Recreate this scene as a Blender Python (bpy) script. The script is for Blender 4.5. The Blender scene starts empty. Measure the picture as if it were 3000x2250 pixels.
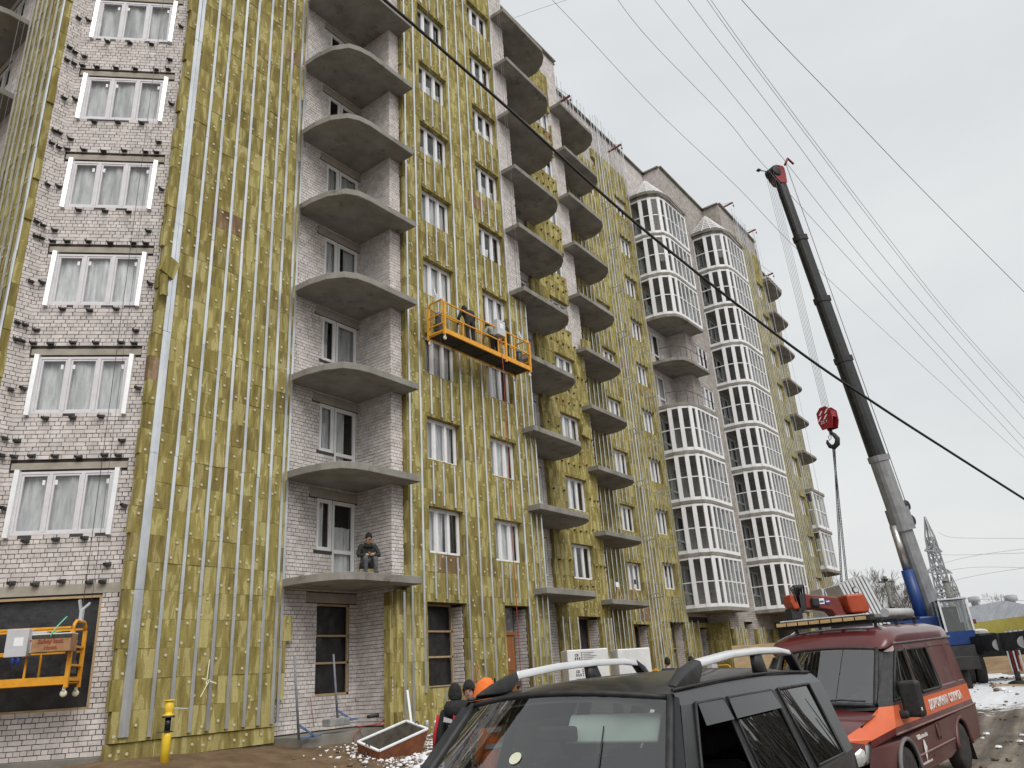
import bpy, math, random
from mathutils import Vector, Matrix
random.seed(11)
S = bpy.context.scene
COL = S.collection
rnd = random.uniform
# ------------------------------------------------------------------ camera
YAW, PIT, ROL, FPX = math.radians(35.814), math.radians(20.839), math.radians(-3.823), 2236.75
CF = Vector((math.cos(PIT)*math.cos(YAW), math.cos(PIT)*math.sin(YAW), math.sin(PIT)))
_r = CF.cross(Vector((0, 0, 1))).normalized(); _u = _r.cross(CF)
CR = math.cos(ROL)*_r + math.sin(ROL)*_u
CU = -math.sin(ROL)*_r + math.cos(ROL)*_u
cam = bpy.data.cameras.new('camera'); co = bpy.data.objects.new('camera', cam); COL.objects.link(co)
cam.sensor_width = 36; cam.sensor_fit = 'HORIZONTAL'; cam.lens = FPX/3000*36
cam.clip_start = 0.1; cam.clip_end = 3000
co.matrix_world = Matrix(((CR.x, CU.x, -CF.x, 0), (CR.y, CU.y, -CF.y, 0), (CR.z, CU.z, -CF.z, 0), (0, 0, 0, 1)))
S.camera = co
def pix(p):
    d = p.dot(CF)
    return (1500+FPX*p.dot(CR)/d, 1125-FPX*p.dot(CU)/d, d)
def ray(px, py): return CF+CR*((px-1500)/FPX)-CU*((py-1125)/FPX)
def at(px, py, dist):            # point seen at a photo pixel, at a horizontal distance
    d = ray(px, py); return d*(dist/math.hypot(d.x, d.y))
# ------------------------------------------------------------------ sky and sun (overcast)
w = bpy.data.worlds.new('World'); S.world = w; w.use_nodes = True
nt = w.node_tree; nt.nodes.clear()
out = nt.nodes.new('ShaderNodeOutputWorld'); bg = nt.nodes.new('ShaderNodeBackground')
sky = nt.nodes.new('ShaderNodeTexSky'); sky.sky_type = 'NISHITA'; sky.sun_disc = False
SUN_AZ, SUN_EL = math.radians(242), math.radians(48)
sky.sun_elevation = SUN_EL; sky.sun_rotation = math.pi/2-SUN_AZ
sky.dust_density = 6; sky.air_density = 1.5
tc = nt.nodes.new('ShaderNodeTexCoord'); ns = nt.nodes.new('ShaderNodeTexNoise')
ns.inputs['Scale'].default_value = 2.2; ns.inputs['Detail'].default_value = 5; ns.inputs['Roughness'].default_value = .55
mp = nt.nodes.new('ShaderNodeMapping'); mp.inputs['Scale'].default_value = (1, 1, 2.6)
cr = nt.nodes.new('ShaderNodeValToRGB')
cr.color_ramp.elements[0].position = .3; cr.color_ramp.elements[0].color = (5.35, 5.55, 5.66, 1)
cr.color_ramp.elements[1].position = .72; cr.color_ramp.elements[1].color = (6.15, 6.25, 6.25, 1)
mix = nt.nodes.new('ShaderNodeMix'); mix.data_type = 'RGBA'; mix.inputs[0].default_value = .93
L = nt.links.new
L(tc.outputs['Generated'], mp.inputs['Vector']); L(mp.outputs[0], ns.inputs['Vector']); L(ns.outputs['Fac'], cr.inputs[0])
L(sky.outputs[0], mix.inputs[6]); L(cr.outputs[0], mix.inputs[7]); L(mix.outputs[2], bg.inputs[0])
bg.inputs[1].default_value = 0.1
L(bg.outputs[0], out.inputs[0])
sl = bpy.data.lights.new('sun', 'SUN'); sl.energy = 1.5; sl.angle = math.radians(40); sl.color = (1, .97, .93)
so = bpy.data.objects.new('sun', sl); COL.objects.link(so)
sd = Vector((math.cos(SUN_EL)*math.cos(SUN_AZ), math.cos(SUN_EL)*math.sin(SUN_AZ), math.sin(SUN_EL)))
so.rotation_euler = sd.to_track_quat('Z', 'Y').to_euler(); so.location = (0, 0, 60)
S.view_settings.view_transform = 'Standard'; S.view_settings.look = 'None'
S.view_settings.exposure = 0.45; S.view_settings.gamma = 1; S.view_settings.use_curve_mapping = False
# ------------------------------------------------------------------ mesh helpers
I4 = Matrix.Identity(4)
WM = {}
class MB:
    def __init__(s): s.v = []; s.f = []; s.m = []; s.sm = []
    def add(s, vs, fs, mi=0, sm=False):
        n = len(s.v); s.v += [tuple(a) for a in vs]
        for f in fs: s.f.append([i+n for i in f]); s.m.append(mi); s.sm.append(sm)
        return s
    def box(s, c, d, mi=0, M=None, faces=(0, 1, 2, 3, 4, 5)):
        x, y, z = d[0]/2, d[1]/2, d[2]/2
        vs = [Vector((c[0]+a*x, c[1]+b*y, c[2]+e*z)) if M is None else M @ Vector((a*x, b*y, e*z))+Vector(c)
              for a in (-1, 1) for b in (-1, 1) for e in (-1, 1)]
        F = ((0, 1, 3, 2), (4, 6, 7, 5), (0, 4, 5, 1), (2, 3, 7, 6), (0, 2, 6, 4), (1, 5, 7, 3))
        return s.add(vs, [F[i] for i in faces], mi)
    def b2(s, a, b, mi=0):         # box from two corners
        return s.box([(a[i]+b[i])/2 for i in range(3)], [abs(b[i]-a[i]) for i in range(3)], mi)
    def bar(s, p, q, wx, wy, mi=0, up=(0, 0, 1)):
        p, q = Vector(p), Vector(q); d = q-p; z = d.normalized(); u = Vector(up)
        if abs(z.dot(u)) > .98: u = Vector((1, 0, 0))
        x = u.cross(z).normalized(); y = z.cross(x)
        M = Matrix((x, y, z)).transposed()
        return s.box((p+q)/2, (wx, wy, d.length), mi, M)
    def tube(s, pts, r, n=8, mi=0, cap=True, sm=True):
        pts = [Vector(p) for p in pts]; k = len(pts); rs = r if isinstance(r, (list, tuple)) else [r]*k
        t0 = (pts[1]-pts[0]).normalized(); a = Vector((0, 0, 1)) if abs(t0.z) < .9 else Vector((1, 0, 0))
        x = a.cross(t0).normalized(); vs = []
        for i, p in enumerate(pts):
            t = (pts[min(i+1, k-1)]-pts[max(i-1, 0)]).normalized()
            x = (x-t*x.dot(t)).normalized(); y = t.cross(x)
            for j in range(n):
                an = 2*math.pi*j/n; vs.append(p+(x*math.cos(an)+y*math.sin(an))*rs[i])
        fs = [(i*n+j, i*n+(j+1) % n, (i+1)*n+(j+1) % n, (i+1)*n+j) for i in range(k-1) for j in range(n)]
        s.add(vs, fs, mi, sm)
        if cap: b = len(s.v)-k*n; s.f += [[b+j for j in range(n)][::-1], [b+(k-1)*n+j for j in range(n)]]; s.m += [mi, mi]; s.sm += [False, False]
        return s
    def prism(s, poly, z0, z1, mi=0):
        n = len(poly)
        vs = [(p[0], p[1], z0) for p in poly]+[(p[0], p[1], z1) for p in poly]
        return s.add(vs, [list(range(n))[::-1], list(range(n, 2*n))]+[(i, (i+1) % n, n+(i+1) % n, n+i) for i in range(n)], mi)
    def lathe(s, prof, n=16, mi=0, c=(0, 0, 0), M=None, sm=True):
        vs = []
        for r, z in prof:
            for j in range(n):
                a = 2*math.pi*j/n; p = Vector((r*math.cos(a), r*math.sin(a), z))
                vs.append((M @ p if M else p)+Vector(c))
        k = len(prof)
        s.add(vs, [(i*n+j, i*n+(j+1) % n, (i+1)*n+(j+1) % n, (i+1)*n+j) for i in range(k-1) for j in range(n)], mi, sm)
        b = len(s.v)-k*n
        s.f += [[b+j for j in range(n)][::-1], [b+(k-1)*n+j for j in range(n)]]; s.m += [mi, mi]; s.sm += [False, False]
        return s
    def loft(s, rings, mi=0, sm=True, closed=True, cap=True):
        n = len(rings[0]); k = len(rings); vs = [p for r in rings for p in r]; jn = n if closed else n-1
        s.add(vs, [(i*n+j, i*n+(j+1) % n, (i+1)*n+(j+1) % n, (i+1)*n+j) for i in range(k-1) for j in range(jn)], mi, sm)
        if cap and closed:
            b = len(s.v)-k*n
            s.f += [[b+j for j in range(n)][::-1], [b+(k-1)*n+j for j in range(n)]]; s.m += [mi, mi]; s.sm += [False, False]
        return s
    def xf(s, M):
        s.v = [tuple(M @ Vector(p)) for p in s.v]; return s
    def mesh(s, name, mats):
        me = bpy.data.meshes.new(name); me.from_pydata(s.v, [], s.f)
        for m in (mats if isinstance(mats, (list, tuple)) else [mats]): me.materials.append(m)
        me.polygons.foreach_set('material_index', s.m); me.polygons.foreach_set('use_smooth', s.sm)
        me.update(); return me
    def obj(s, name, mats, parent=None, M=None, fix=True):
        me = s.mesh(name, mats)
        if fix: fixn(me)
        return inst(name, me, parent, M)
def fixn(me):
    import bmesh
    bm = bmesh.new(); bm.from_mesh(me); bmesh.ops.recalc_face_normals(bm, faces=bm.faces); bm.to_mesh(me); bm.free()
def inst(name, me, parent=None, M=None):
    o = bpy.data.objects.new(name, me); COL.objects.link(o)
    M = M.copy() if M is not None else I4.copy()
    if parent is not None:
        o.parent = parent; o.matrix_parent_inverse = WM[parent.name].inverted()
    o.matrix_basis = M; WM[o.name] = M
    return o
def empty(name, loc=(0, 0, 0), rz=0, M=None):
    o = bpy.data.objects.new(name, None); COL.objects.link(o); o.empty_display_size = .3
    M = M if M is not None else Matrix.Translation(loc) @ Matrix.Rotation(rz, 4, 'Z')
    o.matrix_basis = M; WM[o.name] = M.copy(); return o
def tag(o, label=None, cat=None, group=None, kind=None):
    if label: o['label'] = label
    if cat: o['category'] = cat
    if group: o['group'] = group
    if kind: o['kind'] = kind
    return o
def thing(name, label, cat, loc=(0, 0, 0), rz=0, group=None): return tag(empty(name, loc, rz), label, cat, group)
def smoothmod(o, lv=1):
    m = o.modifiers.new('sub', 'SUBSURF'); m.levels = lv; m.render_levels = lv; return o
def bevel(o, wd=.02, seg=2):
    m = o.modifiers.new('bev', 'BEVEL'); m.width = wd; m.segments = seg; m.limit_method = 'ANGLE'; m.angle_limit = math.radians(40)
    return o
# ------------------------------------------------------------------ materials
MATS = {}
def nmat(name, c1, c2=None, scale=8, rough=.7, metal=0, bump=0, bscale=None, stretch=(1, 1, 1), lo=.35, hi=.65, island=0, coat=0, wear=None, detail=6, space='world', spec=None, emit=0):
    """noise-mixed principled material; island = brightness spread per loose piece / object"""
    if name in MATS: return MATS[name]
    m = bpy.data.materials.new(name); m.use_nodes = True; t = m.node_tree; b = t.nodes['Principled BSDF']
    N = t.nodes.new; K = t.links.new
    b.inputs['Roughness'].default_value = rough; b.inputs['Metallic'].default_value = metal
    if spec is not None: b.inputs['Specular IOR Level'].default_value = spec
    if coat: b.inputs['Coat Weight'].default_value = coat; b.inputs['Coat Roughness'].default_value = .06
    if emit:
        b.inputs['Emission Color'].default_value = (*c1, 1); b.inputs['Emission Strength'].default_value = emit
    c2 = c2 or c1
    if space == 'world': g = N('ShaderNodeNewGeometry'); vec = g.outputs['Position']
    else: g = N('ShaderNodeTexCoord'); vec = g.outputs['Object']
    mp = N('ShaderNodeMapping'); mp.inputs['Scale'].default_value = stretch; K(vec, mp.inputs['Vector'])
    n = N('ShaderNodeTexNoise'); n.inputs['Scale'].default_value = scale; n.inputs['Detail'].default_value = detail
    n.inputs['Roughness'].default_value = .62
    K(mp.outputs[0], n.inputs['Vector'])
    r = N('ShaderNodeValToRGB'); r.color_ramp.elements[0].position = lo; r.color_ramp.elements[1].position = hi
    r.color_ramp.elements[0].color = (*c1, 1); r.color_ramp.elements[1].color = (*c2, 1)
    K(n.outputs['Fac'], r.inputs[0]); colr = r.outputs[0]
    if wear:       # (colour, scale, threshold)
        n2 = N('ShaderNodeTexNoise'); n2.inputs['Scale'].default_value = wear[1]; n2.inputs['Detail'].default_value = 9; n2.inputs['Roughness'].default_value = .7
        K(vec, n2.inputs['Vector'])
        r2 = N('ShaderNodeValToRGB'); r2.color_ramp.elements[0].position = wear[2]; r2.color_ramp.elements[1].position = min(1, wear[2]+.12)
        r2.color_ramp.elements[0].color = (0, 0, 0, 1); r2.color_ramp.elements[1].color = (1, 1, 1, 1)
        K(n2.outputs['Fac'], r2.inputs[0])
        mx = N('ShaderNodeMix'); mx.data_type = 'RGBA'; K(r2.outputs[0], mx.inputs[0]); K(colr, mx.inputs[6]); mx.inputs[7].default_value = (*wear[0], 1)
        colr = mx.outputs[2]
    if island:
        g2 = N('ShaderNodeNewGeometry'); oi = N('ShaderNodeObjectInfo')
        ad = N('ShaderNodeMath'); ad.operation = 'ADD'; K(g2.outputs['Random Per Island'], ad.inputs[0]); K(oi.outputs['Random'], ad.inputs[1])
        fr = N('ShaderNodeMath'); fr.operation = 'FRACT'; K(ad.outputs[0], fr.inputs[0])
        mr = N('ShaderNodeMapRange'); mr.inputs['To Min'].default_value = 1-island; mr.inputs['To Max'].default_value = 1+island*.6
        K(fr.outputs[0], mr.inputs[0])
        ml = N('ShaderNodeMix'); ml.data_type = 'RGBA'; ml.blend_type = 'MULTIPLY'; ml.inputs[0].default_value = 1
        K(colr, ml.inputs[6]); K(mr.outputs[0], ml.inputs[7]); colr = ml.outputs[2]
    K(colr, b.inputs['Base Color'])
    if bump:
        n3 = N('ShaderNodeTexNoise'); n3.inputs['Scale'].default_value = bscale or scale*4; n3.inputs['Detail'].default_value = 5
        K(vec, n3.inputs['Vector'])
        bp = N('ShaderNodeBump'); bp.inputs['Strength'].default_value = bump; bp.inputs['Distance'].default_value = .02
        K(n3.outputs['Fac'], bp.inputs['Height']); K(bp.outputs[0], b.inputs['Normal'])
    MATS[name] = m; return m
def glassmat(name, tint=(.9, .92, .92), refl=1.0, ior=1.5, rough=.01):
    if name in MATS: return MATS[name]
    m = bpy.data.materials.new(name); m.use_nodes = True; t = m.node_tree; t.nodes.clear(); N = t.nodes.new; K = t.links.new
    o = N('ShaderNodeOutputMaterial'); mx = N('ShaderNodeMixShader'); tr = N('ShaderNodeBsdfTransparent'); gl = N('ShaderNodeBsdfGlossy')
    tr.inputs[0].default_value = (*tint, 1); gl.inputs['Roughness'].default_value = rough; gl.inputs[0].default_value = (refl, refl, refl, 1)
    lw = N('ShaderNodeLayerWeight'); lw.inputs['Blend'].default_value = .5       # Schlick reflectance of the two faces of a pane
    pw = N('ShaderNodeMath'); pw.operation = 'POWER'; pw.inputs[1].default_value = 4.5; K(lw.outputs['Facing'], pw.inputs[0])
    f0 = ((ior-1)/(ior+1))**2*1.8
    ma = N('ShaderNodeMath'); ma.operation = 'MULTIPLY_ADD'; ma.inputs[1].default_value = 1-f0; ma.inputs[2].default_value = f0; ma.use_clamp = True
    K(pw.outputs[0], ma.inputs[0]); K(ma.outputs[0], mx.inputs[0]); K(tr.outputs[0], mx.inputs[1]); K(gl.outputs[0], mx.inputs[2]); K(mx.outputs[0], o.inputs[0])
    MATS[name] = m; return m
def wool_mat():
    m = bpy.data.materials.new('stone_wool'); m.use_nodes = True; t = m.node_tree; b = t.nodes['Principled BSDF']; N = t.nodes.new; K = t.links.new
    b.inputs['Roughness'].default_value = .95; b.inputs['Specular IOR Level'].default_value = .1
    g = N('ShaderNodeNewGeometry'); oi = N('ShaderNodeObjectInfo')
    ad = N('ShaderNodeMath'); ad.operation = 'ADD'; K(g.outputs['Random Per Island'], ad.inputs[0]); K(oi.outputs['Random'], ad.inputs[1])
    fr = N('ShaderNodeMath'); fr.operation = 'FRACT'; K(ad.outputs[0], fr.inputs[0])
    cb = N('ShaderNodeCombineXYZ'); sc = N('ShaderNodeMath'); sc.operation = 'MULTIPLY'; sc.inputs[1].default_value = 37; K(fr.outputs[0], sc.inputs[0])
    for i in range(3): K(sc.outputs[0], cb.inputs[i])
    va = N('ShaderNodeVectorMath'); va.operation = 'ADD'; K(g.outputs['Position'], va.inputs[0]); K(cb.outputs[0], va.inputs[1])
    mp = N('ShaderNodeMapping'); mp.inputs['Scale'].default_value = (4.6, 4.6, .85); mp.inputs['Rotation'].default_value = (.12, .1, 0); K(va.outputs[0], mp.inputs['Vector'])
    n = N('ShaderNodeTexNoise'); n.inputs['Scale'].default_value = 1.3; n.inputs['Detail'].default_value = 3; n.inputs['Distortion'].default_value = .4; K(mp.outputs[0], n.inputs['Vector'])
    r = N('ShaderNodeValToRGB'); e = r.color_ramp.elements
    e[0].position = .3; e[0].color = (.205, .170, .060, 1); e[1].position = .45; e[1].color = (.31, .258, .090, 1)
    x = e.new(.545); x.color = (.36, .305, .112, 1); x = e.new(.575); x.color = (.50, .44, .20, 1); x = e.new(.72); x.color = (.43, .37, .15, 1)
    K(n.outputs['Fac'], r.inputs[0])
    # board colour: bright olive .. old brown
    r2 = N('ShaderNodeValToRGB'); r2.color_ramp.interpolation = 'CONSTANT'; e = r2.color_ramp.elements
    e[0].position = 0; e[0].color = (1, 1, 1, 1); e[1].position = .25; e[1].color = (.90, .88, .84, 1)
    for p_, c_ in ((.42, (1.04, 1.05, 1.02)), (.6, (.86, .85, .83)), (.74, (.96, .95, .98)), (.88, (.80, .77, .78)), (.962, (.74, .60, .92)), (.972, (1.0, 1.0, .95))):
        x = e.new(p_); x.color = (*c_, 1)
    K(fr.outputs[0], r2.inputs[0])
    ml = N('ShaderNodeMix'); ml.data_type = 'RGBA'; ml.blend_type = 'MULTIPLY'; ml.inputs[0].default_value = 1; K(r.outputs[0], ml.inputs[6]); K(r2.outputs[0], ml.inputs[7])
    # large-scale weathering
    n4 = N('ShaderNodeTexNoise'); n4.inputs['Scale'].default_value = .35; n4.inputs['Detail'].default_value = 4; K(g.outputs['Position'], n4.inputs['Vector'])
    mr = N('ShaderNodeMapRange'); mr.inputs[1].default_value = .35; mr.inputs[2].default_value = .65; mr.inputs['To Min'].default_value = .86; mr.inputs['To Max'].default_value = 1.06; K(n4.outputs['Fac'], mr.inputs[0])
    m3 = N('ShaderNodeMix'); m3.data_type = 'RGBA'; m3.blend_type = 'MULTIPLY'; m3.inputs[0].default_value = 1; K(ml.outputs[2], m3.inputs[6]); K(mr.outputs[0], m3.inputs[7])
    nf = N('ShaderNodeTexNoise'); nf.inputs['Scale'].default_value = 1.0; nf.inputs['Detail'].default_value = 5; nf.inputs['Roughness'].default_value = .7; mf = N('ShaderNodeMapping'); mf.inputs['Scale'].default_value = (26, 26, 60); K(va.outputs[0], mf.inputs['Vector']); K(mf.outputs[0], nf.inputs['Vector'])
    mr2 = N('ShaderNodeMapRange'); mr2.inputs[1].default_value = .3; mr2.inputs[2].default_value = .7; mr2.inputs['To Min'].default_value = .78; mr2.inputs['To Max'].default_value = 1.16; K(nf.outputs['Fac'], mr2.inputs[0])
    m4 = N('ShaderNodeMix'); m4.data_type = 'RGBA'; m4.blend_type = 'MULTIPLY'; m4.inputs[0].default_value = 1; K(m3.outputs[2], m4.inputs[6]); K(mr2.outputs[0], m4.inputs[7])
    K(m4.outputs[2], b.inputs['Base Color'])
    n3 = N('ShaderNodeTexNoise'); n3.inputs['Scale'].default_value = 40; n3.inputs['Detail'].default_value = 6; K(g.outputs['Position'], n3.inputs['Vector'])
    bp = N('ShaderNodeBump'); bp.inputs['Strength'].default_value = .5; bp.inputs['Distance'].default_value = .015
    K(n3.outputs['Fac'], bp.inputs['Height']); K(bp.outputs[0], b.inputs['Normal'])
    return m
M_WOOL = wool_mat()
M_BRICK = nmat('silicate_brick', (.56, .515, .495), (.72, .67, .645), 3.5, .85, bump=.25, bscale=60, island=.13, wear=((.30, .25, .22), 2.2, .66), spec=.25)
M_BRICK2 = nmat('sandlime_brick_tan', (.38, .35, .32), (.52, .485, .445), 3, .85, bump=.25, bscale=60, island=.18, wear=((.2, .16, .12), 1.6, .62), spec=.25)
M_MORTAR = nmat('mortar_dark', (.022, .019, .018), (.06, .052, .048), 2.0, .95)
M_MORTAR2 = nmat('mortar_grey', (.05, .044, .04), (.11, .1, .09), 2.0, .95)
M_CONC = nmat('concrete', (.22, .21, .185), (.36, .345, .31), 2.2, .9, bump=.25, bscale=30, wear=((.13, .12, .10), 1.3, .62), spec=.25)
M_CONCD = nmat('concrete_dark', (.17, .16, .14), (.26, .245, .215), 1.5, .9, bump=.2, bscale=25, spec=.2)
M_PVC = nmat('white_pvc', (.78, .78, .80), (.84, .84, .85), 5, .35, wear=((.6, .6, .62), 3, .68))
M_PVCG = nmat('grey_white_pvc', (.66, .64, .67), (.74, .72, .75), 4, .4)
M_GALV = nmat('galvanised_steel', (.62, .64, .66), (.82, .84, .86), 3, .32, metal=.8, stretch=(1, 1, .4), island=.12, bump=.05)
M_TIN = nmat('white_tin', (.80, .82, .84), (.9, .9, .9), 4, .3, metal=.35, bump=.1, bscale=6)
M_BLACK = nmat('black_bracket', (.03, .034, .033), (.08, .084, .08), 10, .6, metal=.3)
M_BRBROWN = nmat('brown_bracket', (.10, .06, .03), (.16, .1, .06), 10, .7)
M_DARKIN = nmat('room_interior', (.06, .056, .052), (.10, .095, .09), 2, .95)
M_FILM = nmat('plastic_film', (.36, .38, .39), (.70, .71, .72), 2.2, .45, stretch=(5, 5, .7), lo=.3, hi=.7, bump=.4, bscale=9, island=.3)
M_SHEET = nmat('black_sheet', (.018, .018, .02), (.035, .035, .038), 4, .32, bump=1.0, bscale=5)
M_WOOD = nmat('raw_timber', (.36, .25, .13), (.48, .36, .21), 6, .8, stretch=(1, 1, 6), wear=((.25, .17, .09), 4, .62))
M_GLASS = glassmat('window_glass', (.96, .97, .97))
M_GLASSD = glassmat('bay_glass', (.75, .77, .77), refl=.8, ior=1.28)
M_DISC = nmat('dowel_disc', (.50, .455, .31), (.60, .55, .40), 20, .6)
M_SILL = nmat('dark_sill', (.03, .028, .03), (.06, .055, .055), 5, .6)
M_STICK = nmat('white_sticker', (.85, .86, .88), None, 5, .5)
M_LINT = nmat('lintel_concrete', (.32, .29, .24), (.42, .39, .33), 3, .9, bump=.2, bscale=30, wear=((.22, .18, .14), 2.5, .64))
M_STEELD = nmat('dark_steel', (.05, .05, .052), (.1, .1, .1), 12, .5, metal=.6)
M_SNOW = nmat('snow', (.74, .76, .79), (.86, .87, .89), 6, .8, bump=.5, bscale=14)
# ================================================================== the apartment building
P1, P0, P3, P4 = 15.30, 16.70, 17.85, 16.60
FH = 2.8; ROOF = 31.55
def ZS(k): return 2.446+FH*k           # underside of the balcony slab of storey k
bld = thing('apartment_building', 'unfinished nine-storey brick apartment block half clad in yellow-green stone wool boards', 'building', (8.5, 16.9, -1.3))
def FR(o, ex):
    ex = Vector((ex[0], ex[1], 0)).normalized()
    M = Matrix(((ex.x, -ex.y, 0, o[0]), (ex.y, ex.x, 0, o[1]), (0, 0, 1, 0), (0, 0, 0, 1)))
    return M                            # local (u, depth into the wall, z)
R2 = math.sqrt(.5)
F_CH = FR((6.56, 18.84), (1, -1)); F_LR = FR((6.18, 18.84), (1, 0)); F_RR = FR((8.5, 16.9), (0, -1))
F_P0 = FR((0, P0), (1, 0)); F_S1 = FR((15.05, P0), (0, -1)); F_P1 = FR((0, P1), (1, 0)); F_S2 = FR((22.25, P1), (0, 1))
F_P3 = FR((0, P3), (1, 0)); F_S3 = FR((29.07, P0), (0, 1)); F_S4 = FR((41.64, P3), (0, -1)); F_P4 = FR((0, P4), (1, 0))
F_S5 = FR((48.65, P4), (0, -1)); F_S6 = FR((56.0, P1), (0, 1)); F_LP = FR((6.18, 25.4), (0, -1)); F_LF = FR((4.8, 34), (0, -1)); F_LS = FR((4.8, 25.4), (1, 0))
F_E = FR((63.4, P0), (0, 1))
def sub(rects, h):
    o = []
    for (a, b, c, d) in rects:
        A, B, C, D = max(a, h[0]), min(b, h[1]), max(c, h[2]), min(d, h[3])
        if A >= B or C >= D: o.append((a, b, c, d)); continue
        if a < A: o.append((a, A, c, d))
        if B < b: o.append((B, b, c, d))
        if c < C: o.append((A, B, c, C))
        if D < d: o.append((A, B, D, d))
    return [r for r in o if r[1]-r[0] > .02 and r[3]-r[2] > .02]
BRICKS = []        # (M, u, z, w, h, mat)  all bricks, sorted later
def bricks(M, u0, u1, z0, z1, holes=(), mi=0):
    n = int((z1-z0)/.1)
    for i in range(n):
        z = z0+i*.1; zc = z+.05
        iv = [(u0, u1)]
        for h in holes:
            if h[2]-.02 < zc < h[3]+.02:
                nv = []
                for a, b in iv:
                    if h[0] > a: nv.append((a, min(b, h[0])))
                    if h[1] < b: nv.append((max(a, h[1]), b))
                iv = [x for x in nv if x[1]-x[0] > .03]
        hd = (i % 3 == 1) or (i % 7 == 4)
        st = .13 if hd else .26
        off = (i*.065) % st+rnd(-.012, .012)
        for a, b in iv:
            x = a+off-st if off > .03 else a
            while x < b-.015:
                s = max(a, x); e = min(b, x+st-.015)
                if e-s > .025: BRICKS.append((M, s, z+.007+rnd(-.0015, .0015), e-s, .086, mi))
                x += st+(rnd(-.004, .004))
WALLB = {}
def wall(M, u0, u1, z0, z1, holes=(), mi=0, depth=.3):
    mb = MB()
    us = sorted({u0, u1, *[min(max(h[j], u0), u1) for h in holes for j in (0, 1)]}); zs = sorted({z0, z1, *[min(max(h[j], z0), z1) for h in holes for j in (2, 3)]})
    V = []; Fc = []
    for a, b in zip(us, us[1:]):
        run = None
        for c, d in zip(zs, zs[1:]):
            inside = any(h[0] < (a+b)/2 < h[1] and h[2] < (c+d)/2 < h[3] for h in holes)
            if inside: continue
            n = len(V); V += [(a, .012, c), (b, .012, c), (b, .012, d), (a, .012, d)]; Fc.append((n, n+1, n+2, n+3))
    for h in holes:
        n = len(V); dp = h[4] if len(h) > 4 else depth
        for (u, z) in ((h[0], h[2]), (h[1], h[2]), (h[1], h[3]), (h[0], h[3])): V += [(u, .012, z), (u, dp, z)]
        for i in range(4): j = (i+1) % 4; Fc.append((n+2*i, n+2*i+1, n+2*j+1, n+2*j))
    mb.add([M @ Vector(p) for p in V], Fc, 0); return mb.obj('brick_wall', (M_MORTAR, M_MORTAR2)[mi], bld)
BOARDS = []
def boards(M, u0, u1, z0, z1, holes=(), bw=1.0, ragL=.0, ragR=.0, thick=.17):
    i = 0; z = z0
    while z < z1-.05:
        zt = min(z+.6, z1); x = u0-((i % 2)*.5+(i*.37) % .3)*bw
        a0 = u0+(rnd(0, ragL) if ragL else 0); b0 = u1-(rnd(0, ragR) if ragR else 0)
        while x < u1:
            s, e = max(x, a0), min(x+bw, b0)
            if e-s > .06:
                rs = [(s, e, z, zt)]
                for h in holes: rs = sub(rs, h)
                for r in rs: BOARDS.append((M, *r, thick+rnd(-.008, .008)))
            x += bw
        z = zt; i += 1
RAILS = []
def rail(M, u, z0, z1, wd=.055, off=.2, dp=.04, L=3.05, ph=None):
    z = z0; first = ph if ph else rnd(1.2, L)
    while z < z1-.1:
        e = min(z+first, z1); first = L
        RAILS.append((M, u+rnd(-.006, .006), z, e-.008, wd if M is F_P0 and u < 13 else wd*(1.3 if M is F_P1 and u < 23 else 1.15), off+rnd(-.006, .006), dp)); z = e
KS = range(0, 9)
# window rectangles per wall: (u0,u1,z0,z1)
def rows(u0, u1, z0, z1, ks=KS): return [(u0, u1, z0+FH*k, z1+FH*k) for k in ks]
def doors(a, b, c, ks=KS): return [(a, b, 3.5+FH*k, 4.93+FH*k, .3) for k in ks]+[(b, c, ZS(k)+.2, 4.93+FH*k, .3) for k in ks]
h_ch = rows(.325, 2.347, 3.5, 4.93, range(0, 10)); g_ch = (.12, 2.40, -.12, 2.16, .35)
h_w1 = rows(16.40, 17.95, 3.44, 4.80); h_w2 = rows(19.50, 21.0, 3.44, 4.80); g_1a = (16.25, 17.95, -.2, 2.07, .55); g_1b = (19.78, 21.12, -1.1, 2.07, .55)
h_d1 = doors(13.58, 14.13, 14.97); g_d1 = (13.66, 14.80, -.2, 2.09, .18)
h_d2 = [(23.7, 24.76, 3.42+FH*k, 4.86+FH*k) for k in KS]; h_w3 = rows(26.25, 27.89, 3.42, 4.82); g_3 = (26.27, 27.97, -.8, 1.98, .55)
h_w4 = rows(32.79, 34.29, 3.4, 4.7); h_w5 = rows(36.6, 38.06, 3.6, 4.94); g_4 = (32.8, 34.4, -.6, 1.85, .55); g_5 = (36.6, 38.25, -.5, 2.08, .55)
h_dA = doors(39.0, 39.55, 40.4); g_A = (40.05, 41.25, -1.2, 1.75, .5); h_w45 = rows(42.95, 44.85, 3.5, 4.93); h_dB = doors(45.95, 46.5, 47.35)
g_4a = (43.66, 44.98, -.9, 2.0, .5); g_4b = (46.7, 47.7, -1.2, 1.65, .5)
h_w6 = rows(53.9, 55.42, 3.45, 4.83)
h_lw = [(1.2, 2.55, 4.0+FH*k, 4.95+FH*k) for k in range(9)]
bw0 = wall(F_CH, 0, 2.744, -1.45, ROOF, h_ch+[g_ch]); wall(F_LR, 0, .38, -1.45, ROOF); wall(F_RR, 0, .2, -1.45, ROOF)
bw1 = wall(F_P0, 8.5, 15.05, -1.05, ROOF, h_d1+[g_d1], 1); bw2 = wall(F_S1, 0, 1.4, -1.05, ROOF, (), 1)
wall(F_P1, 15.05, 22.25, -1.45, ROOF, h_w1+h_w2+[g_1a, g_1b], 1); wall(F_S2, 0, 1.4, -1.45, ROOF)
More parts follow.
